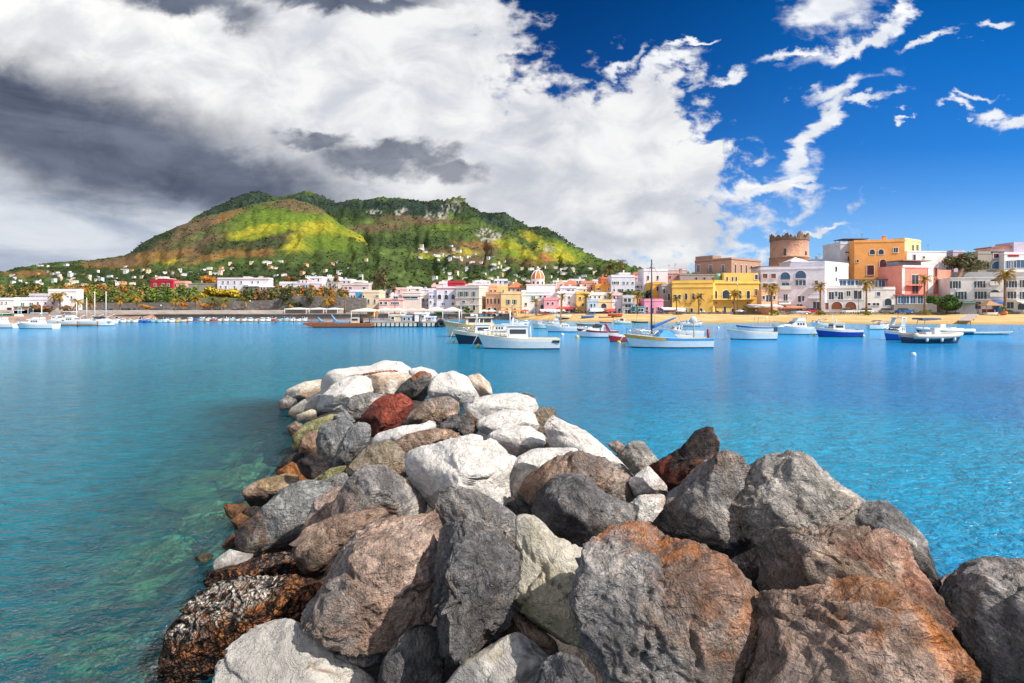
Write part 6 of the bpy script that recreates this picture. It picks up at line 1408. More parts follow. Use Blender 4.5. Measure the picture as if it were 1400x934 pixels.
Ls = 98/F*yw(470)
boat('sail', 'white yacht with a tall dark mast and blue furled sail', 945, 866, 468, (0.66,0.68,0.70), fb=1.0, B=2.4, mx=.155, mt=zat(354, yw(468)), cover=BLUEC, mastm=plain('dark mast', (0.04,0.045,0.055), .5))
boat('dayboat', 'white cabin boat with a grey sprayhood right of the dark mast', 962, 905, 462, (0.66,0.68,0.70), fb=1.1, bimini=GREYC)
boat('speed', 'small white motor boat near the beach behind the dark mast', 862, 838, 443, (0.62,0.72,0.68), fb=.7)
boat('row', 'pink red kayak shaped boat by the beach', 836, 819, 441.5, (0.66,0.08,0.16), fb=.35, B=.9)
boat('open', 'small dark grey rowing boat by the beach left of the mast', 886, 863, 441.5, (0.03,0.035,0.045), fb=.45, strake=(0.10,0.12,0.14))
boat('speed', 'white tender with a grey engine right of the blue sail', 930, 962, 446, (0.66,0.68,0.70), fb=.75)
boat('dayboat', 'little white boat beside the white tender near the beach', 925, 945, 444, (0.66,0.66,0.64), fb=.7)
boat('open', 'pale blue white open boat with a low sharp bow', 1062, 996, 464.5, (0.62,0.68,0.74), fb=1.15, B=2.0, strake=(0.66,0.60,0.48), motor=True)
boat('open', 'white boat with a steel frame behind the pale open one', 1060, 1008, 454.5, (0.66,0.70,0.73), fb=1.05, strake=(0.10,0.16,0.34), frame=True, bottom=(0.03,0.08,0.2))
boat('cruiser', 'white sports cruiser with a raised white canopy', 1125, 1059, 457.5, (0.66,0.70,0.71), fb=1.3, B=2.5, fly=True, hullwin=True, bottom=(0.10,0.06,0.05))
boat('dayboat', 'low turquoise white boat behind the deep blue hulled one', 1138, 1110, 447.5, (0.52,0.66,0.66), fb=.9, bimini=GEL)
boat('fishing', 'boat with a deep royal blue hull and white cabin', 1179, 1118, 461, (0.01,0.04,0.30), strake=(0.68,0.66,0.62), fb=1.15, B=2.2, deckm=CREAMB)
boat('dayboat', 'small white boat with a navy sun top near the beach', 1189, 1218, 450.5, (0.64,0.70,0.68), fb=.9, bimini=paint(.02,.04,.12))
boat('pilot', 'blue hulled boat with a tall white glazed shelter', 1256, 1211, 465.5, (0.015,0.09,0.42), strake=(0.66,0.68,0.7), fb=1.05, B=2.2, yaw=.25)
boat('rib', 'dark navy boat with white fenders beside the blue glazed shelter one', 1247, 1324, 469.5, (0.01,0.025,0.07), strake=(0.50,0.46,0.40), fb=.95, B=2.4, fenders=3, tbar=True, tubem=plain('beige tube', (0.52,0.48,0.42), .6))
boat('rib', 'inflatable boat with a navy stripe behind the dark navy one', 1330, 1256, 458, (0.015,0.03,0.10), fb=.8, B=2.2, tubem=plain('white tube', (0.62,0.60,0.56), .6))
boat('row', 'long flat white float raft right of the dark navy boat', 1322, 1389, 457.5, (0.66,0.64,0.56), fb=.4, B=1.4, fs=.3)
for px, py, lab in ((1249, 486, 'small white buoy floating alone in the blue water at the right'), (706, 0, None)):
    if lab:
        Y = yw(py); b = MB(); b.ball((0, 0, .06), .17, WHITE, 8); o = b.build('buoy', None, (((px-700)/F*Y), Y, 0)); tag(o, lab, 'buoy', 'buoys')
for px, py, m, lab in ((690, 474.5, YEL, 'yellow buoy at the bow of the nearest white fishing boat'), (846, 469.5, YEL, 'yellow buoy under the dark red bow'), (789, 461.5, YEL, 'yellow buoy at the bow of the red striped speed boat'), (982, 449, WHITE, 'small white buoy left of the pale open boat'), (769, 458.5, WHITE, 'small white buoy under the tan masted cruiser'), (1078, 457, YEL, 'yellow buoy beside the white sports cruiser'), (1180, 460.5, YEL, 'yellow buoy at the stern of the deep blue hull')):
    Y = yw(py); b = MB(); b.ball((0, 0, .08), .2, m, 8); o = b.build('buoy', None, (((px-700)/F*Y), Y, 0)); tag(o, lab, 'buoy', 'buoys')
# chain links on the white slab
ch = empty('chain', CHAIN[0]); tag(ch, 'rusty iron chain lying across the white slab at the tip', 'chain')
cmb = MB()
for i in range(len(CHAIN)-1):
    a, b = CHAIN[i]-CHAIN[0], CHAIN[i+1]-CHAIN[0]; d = (b-a); q = d.to_track_quat('X', 'Z').to_matrix().to_4x4()
    torus(cmb, Matrix.Translation((a+b)/2) @ q @ Matrix.Rotation(R(90*(i % 2)), 4, 'X'), d.length*.42, .022, RUSTM, 10, 5, 1.35)
cmb.build('links', ch)
# ---- marina at the left
G = 'yachts in the left marina'
boat('cruiser', 'largest white motor yacht in the left marina, nearest the camera', 72, 16, 449.5, (0.70,0.70,0.68), fb=1.15, B=2.4, fly=True, hullwin=True, group=G, bottom=(0.05,0.2,0.2))
boat('cruiser', 'white motor yacht cut by the left edge of the photo', 18, -30, 448.5, (0.70,0.70,0.68), fb=1.1, B=2.4, fly=True, group=G)
boat('cruiser', 'white flybridge yacht moored behind the brown pontoon', 72, 120, 445.5, (0.68,0.68,0.66), fb=1.2, B=2.4, fly=True, group=G)
boat('speed', 'sleek white yacht with a dark sloping windscreen right of the brown pontoon', 110, 156, 445.5, (0.70,0.72,0.72), fb=1.2, B=2.4, group=G)
boat('cruiser', 'white yacht behind the largest motor yacht', 60, 90, 444.5, (0.68,0.68,0.66), fb=1.4, B=2.2, group=G)
boat('cruiser', 'small white cabin yacht far left behind the first two', 8, 40, 444.8, (0.68,0.66,0.62), fb=1.3, B=2.2, fly=True, group=G)
for px, tp, wy, lab in ((54, 415, 443.5, 'short masted white sailing boat'), (102, 413, 443, 'white sailing boat with a slim mast left of the tall pair'), (116, 407, 442.5, 'white sailing boat with leaning stays between the masts'), (127, 398.5, 442.5, 'white sailing boat with the tallest white mast in the marina'), (142.5, 398.5, 442, 'white sailing boat with a tall mast at the right of the marina')):
    Y = yw(wy); boat('sail', lab, px+14, px-14, wy, (0.70,0.70,0.70), fb=.9, B=1.8, mx=0.0, mt=zat(tp, Y), mastm=WHITE, group='sailing boats in the left marina', cover=GEL if tp < 405 else None)
rng = random.Random(9)
def pontoon(label, x0, x1, wy, w=1.6, name='pontoon'):
    Y = yw(wy); r = empty(name, (((x0+x1)/2-700)/F*Y, Y, 0)); tag(r, label, 'pontoon'); L = (x1-x0)/F*Y
    mb = MB(); mb.box(-L/2, L/2, 0, w, .28, .45, WOOD); mb.build('deck', r)
    for i in range(max(2, int(L/4))+1):
        mb = MB(); x = -L/2+.3+i*(L-.6)/max(2, int(L/4)); mb.tube([(x, w+.1, -1.5), (x, w+.1, .95)], .11, RUSTM, 8); mb.build('pile', r)
pontoon('brown wooden pontoon in front of the white yachts', 66, 126, 446.8)
pontoon('long low brown pontoon lined with small boats on the left', 248, 424, 441.8)
cols = [((0.70,0.70,0.68), 'white'), ((0.66,0.62,0.52), 'cream'), ((0.02,0.10,0.42), 'blue'), ((0.30,0.48,0.52), 'pale turquoise'), ((0.35,0.05,0.05), 'dark red'), ((0.68,0.45,0.08), 'yellow')]
kinds = ['speed', 'open', 'dayboat', 'cruiser']
KN = dict(speed='motor boat with a windscreen', open='open boat', dayboat='cabin boat', cruiser='small cruiser')
for i, px in enumerate(np.linspace(158, 250, 12)):
    c, cn = cols[[0, 0, 1, 0, 2, 2, 3, 3, 0, 0, 5, 0][i]]; k = kinds[(i*3) % 4]
    boat(k, '%s %s, number %s from left along the yacht quay' % (cn, KN[k], ['one','two','three','four','five','six','seven','eight','nine','ten','eleven','twelve'][i]), px-4.5, px+4.5, 440.8+.5*(i % 2), c, fb=.75, B=1.5, group='small boats along the left quay')
NUM = ['first','second','third','fourth','fifth','sixth','seventh','eighth','ninth','tenth','eleventh','twelfth','thirteenth','fourteenth','fifteenth','sixteenth','seventeenth','eighteenth','nineteenth','twentieth']
for i, px in enumerate(np.linspace(258, 415, 20)):
    k = rng.choice(kinds); c, cn = cols[rng.choices(range(6), [9, 3, 1, 1, .5, .5])[0]]
    boat(k, '%s %s, %s from the left behind the long low pontoon' % (cn, KN[k], NUM[i]), px-4.5*rng.choice((-1, 1)), px+4.5*0+4.5 if False else px+4.5, 440.2+rng.uniform(-.3, .3), c, fb=.8, B=1.6, group='small boats on the long pontoon') if False else boat(k, '%s %s, %s from the left behind the long low pontoon' % (cn, KN[k], NUM[i]), px-4.3, px+4.3, 440.0+rng.uniform(-.3, .3), c, fb=.8, B=1.6, group='small boats on the long pontoon')
# ------------------------------------------------------------------ palms, trees, shrubs
def leafmat(name, c1, c2, rough=0.6):
    m, nt, b, o = newmat(name); p = world_co()
    n = E(noise(p, 0.9, 4, 0.6).outputs[0]).sm(0.35, 0.65); f = E(noise(p, 9, 2, 0.5).outputs[0]).sm(0.3, 0.7)
    link(mixc(f*0.5+n*0.5, c1, c2), b.inputs['Base Color']); b.inputs['Roughness'].default_value = rough; b.inputs['Specular IOR Level'].default_value = 0.25
    return m
PALM = leafmat('palm frond', (0.14, 0.13, 0.015), (0.46, 0.26, 0.03)); PALMG = leafmat('green palm frond', (0.05, 0.075, 0.02), (0.20, 0.16, 0.03)); DEADF = leafmat('dry frond', (0.30, 0.15, 0.04), (0.42, 0.24, 0.08))
BARK = stone('palm bark', (0.16, 0.10, 0.06), (0.30, 0.19, 0.12), 5); TRUNK = plain('tree bark', (0.12, 0.085, 0.06), .9)
LEAFS = dict(green=leafmat('green foliage', (0.02, 0.055, 0.012), (0.07, 0.16, 0.02)), dark=leafmat('dark foliage', (0.015, 0.035, 0.012), (0.05, 0.075, 0.025)), olive=leafmat('olive foliage', (0.07, 0.07, 0.03), (0.17, 0.15, 0.06)),
  yellow=leafmat('yellow blossom foliage', (0.30, 0.24, 0.02), (0.58, 0.40, 0.03)), orange=leafmat('orange foliage', (0.30, 0.12, 0.02), (0.55, 0.24, 0.04)), brown=leafmat('brown foliage', (0.14, 0.07, 0.03), (0.26, 0.13, 0.05)), lime=leafmat('lime foliage', (0.10, 0.16, 0.02), (0.24, 0.26, 0.03)))
def palm_meshes(seed, droop, nf, Lf, mat):
    rg = random.Random(seed); mb = MB()
    for i in range(nf):
        a = 2*math.pi*i/nf*2.618*1.0+rg.uniform(-.2, .2); e0 = R(rg.uniform(-25, 75)); L = Lf*rg.uniform(.8, 1.1)
        p = Vector((0, 0, 0)); el = e0; pts = []; n = 7
        for k in range(n+1):
            pts.append(p.copy()); p = p+Vector((math.cos(a)*math.cos(el), math.sin(a)*math.cos(el), math.sin(el)))*(L/n); el -= droop*(0.16+0.05*k)
        side = Vector((-math.sin(a), math.cos(a), 0)); m = mat if e0 > R(-8) else DEADF
        for k in range(n):
            for t in (0.0, 0.5):
                q = pts[k].lerp(pts[k+1], t); d = (pts[k+1]-pts[k]).normalized(); w = L*0.22*math.sin(math.pi*min(1, (k+t+.9)/(n+1.2)))
                for sg in (-1, 1):
                    tip = q+side*sg*w*.85+d*w*.5-Vector((0, 0, w*.35)); b2 = q+d*L/n*.36
                    mb.add([q, b2, tip], [(0, 1, 2)], m)
        mb.tube([pts[0], pts[3], pts[6]], [.045, .03, .012], m, 3, False)
    mb.ball((0, 0, -.25), .34, DEADF, 5, (1, 1, 1.3))
    return mb.mesh('crown')
CR = [palm_meshes(1, 1.0, 30, 2.1, PALM), palm_meshes(2, 1.25, 34, 2.3, PALM), palm_meshes(3, .8, 26, 1.9, PALMG), palm_meshes(4, 1.1, 40, 2.5, PALMG)]
def palm(label, px, ytop, ybase, Y, v=0, sc=1.0, group='palms on the beach road', lean=0.0):
    sc = sc*1.32
    b = at(px, ybase, Y); h = zat(ytop, Y)-b.z; r = empty('palm_tree', b, px*1.7); tag(r, label, 'palm tree', group)
    hc = h-1.0*sc*0.75; mb = MB(); mb.tube([(0, 0, -.6), (lean*.3, 0, hc*.35), (lean*.8, 0, hc*.7), (lean, 0, hc)], [.25*sc, .18*sc, .16*sc, .2*sc], BARK, 8); mb.build('trunk', r)
    o = bpy.data.objects.new('crown', CR[v]); COL.objects.link(o); o.parent = r; o.location = (lean, 0, hc); o.scale = (sc,)*3
P2 = [(1055, 390, 428, 152, 1, 1.05, 'tall palm in front of the white apartment house by the peach shop'), (1121.5, 388, 427, 152, 0, 1.0, 'palm in front of the two brick ringed arches'), (1184.5, 384, 427, 151, 1, 1.05, 'palm in front of the curved white house'), (1264, 377, 426, 150, 0, 1.0, 'palm in front of the salmon pink villa'), (1374, 371, 426, 146, 1, 1.2, 'big palm in front of the white hotel at the right'),
      (925, 405, 429, 156, 2, .8, 'small palm at the left end of the yellow palazzo'), (955.5, 403, 429, 156, 0, .85, 'palm in front of the rounded corner of the yellow palazzo'), (1004, 398, 428, 156, 1, .95, 'palm in front of the long white balcony'), (871.5, 400, 428, 158, 2, 1.0, 'palm beside the turquoise shack and cream house'),
      (768, 402, 428, 158, 2, .9, 'palm in front of the white beach front house'), (801, 402, 428, 160, 2, .9, 'palm in front of the yellow stair house'), (733, 409, 428, 160, 0, .7, 'small palm in front of the church block'), (834, 401, 414, 172, 2, .8, 'palm beside the stepped white house')]
for px, yt, yb, Y, v, sc, lab in P2: palm(lab, px, yt, yb, Y, v, sc, 'palms on the beach road')
for px, yt, yb, Y, v, sc, lab in [(848.5, 356.5, 380, 215, 3, 1.0, 'tall skyline palm with a dark trunk above the big white house'), (833, 362, 378, 216, 3, 1.25, 'bushy skyline palm left of the tall one'), (471.5, 398, 426, 165, 0, .75, 'tall thin palm by the dark wall under the rose villa')]: palm(lab, px, yt, yb, Y, v, sc, None)
for px, yt, v, lab in [(74, 402, 1, 'palm in front of the white two storey building, left of a pair'), (82, 401, 1, 'palm in front of the white two storey building, right of a pair'), (124, 411, 0, 'palm between the tallest masts'), (164, 407, 0, 'first palm right of the sailing masts'), (187, 405, 1, 'second palm right of the sailing masts, fullest crown'), (240, 409, 0, 'palm under the pink annex'), (268, 406, 0, 'palm under the grey garden building'), (292, 409, 3, 'left palm of the pair under the yellow blossoming tree'), (306, 409, 3, 'right palm of the pair under the yellow blossoming tree'), (335, 409, 2, 'palm under the right half of the long white villa'), (396, 413, 2, 'small palm under the small white house with turquoise doors'), (447, 409, 1, 'palm in front of the dark wall near the town'), (106, 410, 1, 'palm with a yellow crown left of the tallest masts')]:
    palm(lab, px, yt, 427, 167, v, .85, 'palms along the left promenade')
def crown_mesh(seed, rad, sq, n, leaf, mat, lumps=7):
    rg = np.random.RandomState(seed); C = rg.normal(size=(lumps, 3))*np.array(sq)*rad*.42; rr = rg.uniform(.38, .68, lumps)*rad
    which = rg.randint(lumps, size=n); d = rg.normal(size=(n, 3)); d /= np.linalg.norm(d, axis=1)[:, None]
    P = C[which]+d*np.array(sq)*(rr[which]*rg.uniform(.55, 1.05, n))[:, None]
    u = rg.normal(size=(n, 3)); u /= np.linalg.norm(u, axis=1)[:, None]; v = np.cross(u, d); v /= np.maximum(np.linalg.norm(v, axis=1), 1e-5)[:, None]
    s = leaf*rg.uniform(.6, 1.4, n)[:, None]
    V = np.stack([P-u*s, P+v*s*.6, P+u*s, P-v*s*.6], 1).reshape(-1, 3); Fc = np.arange(n*4).reshape(n, 4)
    return np_mesh('crown', V, Fc, mat, False)
def tree(label, px, ytop, ybase, Y, wpx, kind, name='tree', cat='tree', group=None, n=900, sq=None, leaf=None, seed=1, trunk=True):
    b = at(px, ybase, Y); h = zat(ytop, Y)-b.z; w = wpx/F*Y; r = empty(name, b); tag(r, label, cat, group)
    rad = max(w, h)/2; cz = h*(.6 if trunk else .5)
    s = sq or (w/2/rad, w/2/rad, (h*(.8 if trunk else 1.0))/2/rad)
    o = bpy.data.objects.new('crown' if name == 'tree' else 'foliage', crown_mesh(seed+int(px), rad, s, n, leaf or max(.16, rad*.10), LEAFS[kind])); COL.objects.link(o); o.parent = r; o.location = (0, 0, cz)
    mb = MB(); mb.tube([(0, 0, -.5), (.05*h, 0, h*.3), (0, .03*h, h*.6)], [.06*h, .045*h, .02*h], TRUNK, 7)
    for a in range(3): mb.tube([(.04*h, 0, h*.3), (math.cos(a*2.1)*w*.22, math.sin(a*2.1)*w*.22, h*.68)], [.03*h, .01*h], TRUNK, 5)
    mb.build('trunk' if name == 'tree' else 'stem', r)
tree('bushy olive green tree beside the stair house at the upper right', 1315, 349, 379, 168, 36, 'olive', n=2200, seed=3)
tree('bright green rounded bush at the roadside below the stair house', 1294, 404, 427, 152, 34, 'green', 'shrub', 'shrub', n=2600, seed=4, trunk=False)
for px, w, lab in ((1059, 12, 'small yellow green bush at the foot of the palm by the peach shop'), (1122, 12, 'small yellow green bush at the foot of the palm by the brick arches'), (1186, 14, 'small yellow green bush at the foot of the palm by the curved house'), (1264, 14, 'small yellow green bush at the foot of the palm by the salmon villa'), (1376, 14, 'small yellow green bush at the foot of the big hotel palm')):
    tree(lab, px, 424.5, 430.5, 151.5, w, 'lime', 'shrub', 'shrub', 'bushes at the palm feet', n=400, trunk=False)
for k, (px, yt, yb, Y, w, kd, lab) in enumerate([(861, 394, 408, 172, 16, 'green', 'green tree beside the big plain white house'), (872, 397, 412, 171, 14, 'yellow', 'yellow tree by the cream house half hidden'), (852, 398, 408, 173, 12, 'dark', 'dark green tree under the big plain white house'), (884, 396, 412, 171, 14, 'dark', 'dark tree above the pink long house'),
   (524, 370, 402, 187, 22, 'olive', 'tall bushy pine standing above the cream houses'), (287, 392, 412, 188, 34, 'yellow', 'yellow blossoming tree under the long white villa, left half'), (312, 394, 411, 187, 40, 'yellow', 'widest yellow blossoming tree under the long white villa'), (283, 376, 394, 215, 22, 'orange', 'orange brown domed tree behind the grey garden building'),
   (200, 415, 424, 171, 14, 'orange', 'low orange bush on the promenade right of the second palm'), (252, 410, 424, 171, 14, 'orange', 'orange bush between the promenade palms'), (280, 415, 424, 171, 18, 'orange', 'wide low orange bush under the yellow blossoming trees'), (55, 415, 429, 163, 26, 'brown', 'dark red brown tree beside the brown stone shop'), (88, 416, 428, 163, 16, 'brown', 'red brown tree in front of the white two storey building'),
   (42, 386, 404, 230, 18, 'dark', 'dark green tree above the white wing at the left'), (168, 386, 400, 205, 12, 'yellow', 'yellow green tree on the bank left of the red villa'), (194, 383, 398, 207, 14, 'olive', 'olive tree on the bank beside the red villa'), (461, 378, 396, 208, 10, 'brown', 'brown tree by the shaded porch house'), (240, 372, 386, 230, 16, 'olive', 'yellowish tree on the slope above the pink annex'),
   (392, 376, 390, 222, 20, 'brown', 'brown bare tree behind the small white house with turquoise doors'), (455, 380, 392, 220, 20, 'dark', 'dark flat topped tree behind the blue porch villa'), (640, 420, 429, 162, 14, 'green', 'green agave like shrub by the white pavilions'), (627, 421, 429, 162, 16, 'lime', 'yellow green shrub by the white pavilions'), (600, 424, 430, 160, 12, 'lime', 'small shrub under the large white pavilion'), (8, 428, 436, 130, 30, 'green', 'green bush on the quay at the left edge of the photo')]):
    big = w > 20; tree(lab, px, yt, yb, Y, w, kd, n=1400 if big else 800, seed=20+k)
def hedge(label, x0, x1, y0, y1, Y0, Y1, kinds, n, name='hedge_bank'):
    rg = np.random.RandomState(int(x0)+2000); r = empty(name, at((x0+x1)/2, y1, (Y0+Y1)/2)); tag(r, label, 'hedge')
    base = np.array(r.location)
    for kd in kinds:
        m = n//len(kinds); cl = rg.rand(max(6, m//60)); t = cl[rg.randint(len(cl), size=m)]+rg.normal(size=m)*.018; t = np.clip(t, 0, 1); v = rg.rand(m)
        Y = Y0+(Y1-Y0)*v; px = x0+(x1-x0)*t; z = land_z(px, Y)+rg.rand(m)**.7*(1.6+.8*np.sin(t*40+v*5)); P = np.stack([(px-700)/F*Y, Y, z], 1)-base
        u = rg.normal(size=(m, 3)); u /= np.linalg.norm(u, axis=1)[:, None]; w = rg.normal(size=(m, 3)); w = np.cross(u, w); w /= np.linalg.norm(w, axis=1)[:, None]; s = rg.uniform(.25, .6, m)[:, None]
        V = np.stack([P-u*s, P+w*s*.6, P+u*s, P-w*s*.6], 1).reshape(-1, 3)
        o = bpy.data.objects.new('foliage', np_mesh('foliage', V, np.arange(m*4).reshape(m, 4), LEAFS[kd], False)); COL.objects.link(o); o.parent = r
hedge('wide green overgrown bank between the dark wall and the red villa', 110, 270, 396, 412, 176.5, 198, ('green', 'olive', 'lime'), 9000)
hedge('orange brown overgrown bank left of the green one', 100, 175, 392, 400, 188, 200, ('brown', 'orange'), 3000)
hedge('green bushes along the top of the dark wall under the long white villa', 330, 385, 404, 412, 176.5, 190, ('olive', 'green', 'brown'), 3600)
hedge('dark green and orange shrubs on the slope behind the white left buildings', -60, 200, 393, 405, 178, 215, ('dark', 'olive', 'orange', 'green'), 8000)
hedge('shrubs on the bank between the dark wall and the white villas', 372, 470, 396, 404, 178, 197, ('olive', 'dark', 'orange'), 3600)
for k, (px, yt, yb, w, kd, lab) in enumerate([(386, 399, 412, 18, 'dark', 'dark shrub tumbling over the lava wall under the turquoise doors'), (424, 402, 415, 20, 'olive', 'olive shrub tumbling over the lava wall under the blue porch villa'), (455, 400, 416, 16, 'orange', 'orange brown shrub on the lava wall left of the rose villa'), (404, 412, 425, 22, 'dark', 'dark bush at the foot of the lava wall behind the low canopies')]):
    tree(lab, px, yt, yb, 173.6, w, kd, 'shrub', 'shrub', 'shrubs on the lava wall', n=700, seed=60+k, trunk=False)
hedge('green terrace planting on the roof beside the round tower', 1040, 1066, 364, 370, 179, 180.5, ('green', 'olive'), 10)
# ---- woods and scrub over the slopes: nobody could count them
def woods(name, hname, n, seed, x0, x1, rmin, rmax):
    pxs, Y, Z, PY, C = HGT[hname]; rg = np.random.RandomState(seed); NT = 149
    ii = rg.randint(np.searchsorted(pxs, x0), np.searchsorted(pxs, x1), n*6); jj = (rg.rand(n*6)**0.8*NT).astype(int)
    col = C[ii, jj]; lum = col.mean(1); dens = fbm(np.stack([pxs[ii]/14, PY[ii, jj]/6, ii*0], 1), 3, seed)
    keep = rg.rand(n*6) < np.where(lum < .05, .85, np.where(lum < .09, .3, .02))*smst(dens, -.10, .12); ii, jj, col = ii[keep][:n], jj[keep][:n], col[keep][:n]
    m = len(ii); Yv = Y[ii, jj]; fr = rg.uniform(-.5, .5, (m, 2))
    P = np.stack([(pxs[ii]-700)/F*Yv+fr[:, 0]*2.5*Yv/F*2, Yv, Z[ii, jj]], 1)
    D, Fc = ico(1); D = D[:, :]; r = (rg.uniform(rmin, rmax, m)*(0.55+Yv/1800))[:, None, None]
    jit = 1+rg.uniform(-.35, .35, (m, len(D), 1)); V = P[:, None, :]+D[None]*jit*r*np.array([1.15, 1.15, .9])+np.array([0, 0, .45])*r
    Fa = (Fc[None]+(np.arange(m)*len(D))[:, None, None]).reshape(-1, 3)
    dark = np.array([[.020, .042, .014], [.035, .062, .018], [.06, .085, .022], [.085, .058, .035], [.05, .055, .025]])[rg.choice(5, m, p=[.34, .28, .14, .12, .12])]
    cc = dark*.6+col*.4; cc = np.repeat(cc, len(D), 0)*(0.75+.5*rg.rand(m*len(D), 1))
    o = bpy.data.objects.new(name, np_mesh(name, V.reshape(-1, 3), Fa, HILLM, False, cc)); COL.objects.link(o)
    tag(o, 'dark green trees and scrub massed over the '+hname+' slopes', 'woods', None, 'stuff')
woods('hillside_woods', 'hill', 15000, 3, -250, 900, 0.55, 1.7)
woods('mountain_woods', 'mountain', 13000, 4, 180, 960, 0.6, 1.9)
# ------------------------------------------------------------------ ferry pier, barge, pavilions, cars, beach things
def pier():
    Y = yw(447.5); r = empty('ferry_pier', ((515-700)/F*Y, Y, 0)); k = Y/F; tag(r, 'ferry pier on black piles with white fenders, jutting into the bay', 'pier')
    x = lambda px: (px-515)*k; z = lambda py: zat(py, Y)
    mb = MB(); mb.box(x(428), x(606), 0, 9, z(441.5), z(440), plain('pier concrete', (0.30,0.27,0.24), .9)); mb.build('deck', r)
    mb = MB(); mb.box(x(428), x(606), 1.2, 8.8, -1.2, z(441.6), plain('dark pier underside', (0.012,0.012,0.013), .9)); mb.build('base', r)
    for i, px in enumerate(np.arange(512, 604, 6.2)):
        mb = MB(); mb.box(x(px)-.26, x(px)+.26, -.18, 1.25, z(446.2), z(441.8), plain('white fender block', (0.5,0.5,0.46), .8)); mb.build('fender', r)
        mb = MB(); mb.tube([(x(px+3.1), .5, -1.5), (x(px+3.1), .5, z(441.5))], .2, RUBBER, 8); mb.build('pile', r)
    for px, h in ((575, 434), (507, 437)):
        mb = MB(); mb.tube([(x(px), -.3, -1.5), (x(px), -.3, z(h-4))], .22, paint(.03,.06,.10), 8); mb.build('mooring_post', r)
    mb = MB(); torus(mb, Matrix.Translation((x(603), -.3, z(442.5))) @ Matrix.Rotation(R(90), 4, 'X'), .55, .25, RUBBER, 14, 8, 1); mb.build('tyre_fender', r)
    def hut(label, x0, x1, yt, yb, col, wins):
        h = House(label, x0, x1, yt, yb, Y+3, col, depth=3, roof='plain', name='kiosk', cat='kiosk', sink=0)
        for w in wins: h.win('', *w)
    hut('small white ticket hut with a blue door on the ferry pier', 567, 583, 429.5, 440, 'white', [(578, 433, 3, 3)])
    hut('low blue grey hut on the ferry pier beside the white one', 584, 593, 434.5, 440, 'pblue', [(587, 436, 4, 2.4)])
    hut('cream and turquoise booth on the ferry pier', 533, 548, 432, 440, (0.60,0.55,0.42), [(537, 435, 4, 4)])
    hut('blue and white bar stand on the ferry pier', 549, 563, 433, 440, (0.35,0.46,0.60), [(553, 436, 3, 4), (559, 436, 3, 4)])
pier()
def barge():
    Y = yw(448.3); k = Y/F; r = empty('work_barge', ((440-700)/F*Y, Y, 0)); tag(r, 'rusty flat work barge with blue cranes at the end of the pier', 'barge')
    x = lambda px: (px-440)*k; z = lambda py: zat(py, Y); BL = plain('blue crane paint', (0.10,0.30,0.52), .5); DR = plain('black hull', (0.02,0.018,0.018), .8)
    mb = MB(); mb.prism([(x(413), z(443.5)), (x(428), z(447.6)), (x(428), -.4), (x(507), -.4), (x(507), z(442.5)), (x(416), z(441.5))], 0, 5, RUSTM); mb.build('hull', r)
    mb = MB(); mb.box(x(428), x(507), -.04, 5.04, -.4, z(446.6), DR); mb.build('boot_stripe', r)
    for px, tx, ty in ((456, 448, 430.5), (436, 429, 434)):
        mb = MB(); mb.tube([(x(px), 2, z(442)), (x(tx), 2, z(ty))], [.2, .12], BL, 6); mb.tube([(x(px-6), 2, z(442)), (x(px-4), 2, z(437))], .12, BL, 5); mb.tube([(x(px-4), 2, z(437)), (x(px+2), 2, z(440))], .1, BL, 5); mb.build('crane', r)
    mb = MB(); mb.box(x(455), x(474), 1, 3, z(442), z(440), BL); mb.build('hatch', r)
    mb = MB(); mb.box(x(476), x(488), 1.4, 4, z(442), z(434.5), CREAMB); c = mb.build('cabin', r)
    mb = MB(); mb.box(x(478), x(486), 1.36, 1.5, z(438.5), z(436), WS_); mb.build('window', c)
    for px in (488, 490): 
        mb = MB(); mb.tube([(x(px), 2, z(442)), (x(px), 2, z(434))], .3, DR, 8); mb.build('bollard', r)
    mb = MB(); mb.tube([(x(415), .2, z(440)), (x(430), .2, z(440)), (x(452), .2, z(440.3))], .04, RUSTM, 4)
    for px in np.arange(416, 452, 5): mb.tube([(x(px), .2, z(442.2)), (x(px), .2, z(440))], .04, RUSTM, 4)
    mb.build('rail', r)
barge()
def pavilion(label, x0, x1, yt, yr, yb, Y, mat, n=2, group='white pavilions on the quay'):
    k = Y/F; cx = (x0+x1)/2; r = empty('pavilion', at(cx, yb, Y)); z0 = zat(yb, Y); z = lambda py: zat(py, Y)-z0; w = (x1-x0)/2*k; d = 3.0
    tag(r, label, 'pavilion', group); mb = MB(); nn = n
    for i in range(nn):
        a, b = -w+2*w*i/nn, -w+2*w*(i+1)/nn; c = (a+b)/2; zr, zt = z(yr), z(yt)
        mb.add([(a,-d,zr),(b,-d,zr),(b,d,zr),(a,d,zr),(c,0,zt),(a,-d,zr-.28),(b,-d,zr-.28),(b,d,zr-.28),(a,d,zr-.28)], [(0,1,4),(1,2,4),(2,3,4),(3,0,4),(5,6,1,0),(6,7,2,1),(7,8,3,2),(8,5,0,3)], mat)
    mb.build('canopy', r)
    for i in range(nn+1):
        for dd in (-d+.1, d-.1):
            x = -w+.1+(2*w-.2)*i/nn; mb = MB(); mb.tube([(x, dd, -.8), (x, dd, z(yr))], .07, WHITE, 6); mb.build('post', r)
    for i in range(nn*2):
        x = -w+(i+.5)*w/nn; mb = MB(); mb.box(x-.55, x+.55, -.45, .45, .72, .78, WOOD); mb.tube([(x, 0, -.1), (x, 0, .72)], .05, IRON, 5); mb.build('table', r)
CANV = plain('white canvas', (0.66, 0.60, 0.52), .8); OR = plain('orange tarp', (0.66, 0.22, 0.04), .7)
pavilion('cream canopy with an orange side sheet above the pier', 485, 517, 421, 424.5, 433, 118, CANV, 1, 'canopies over the pier')
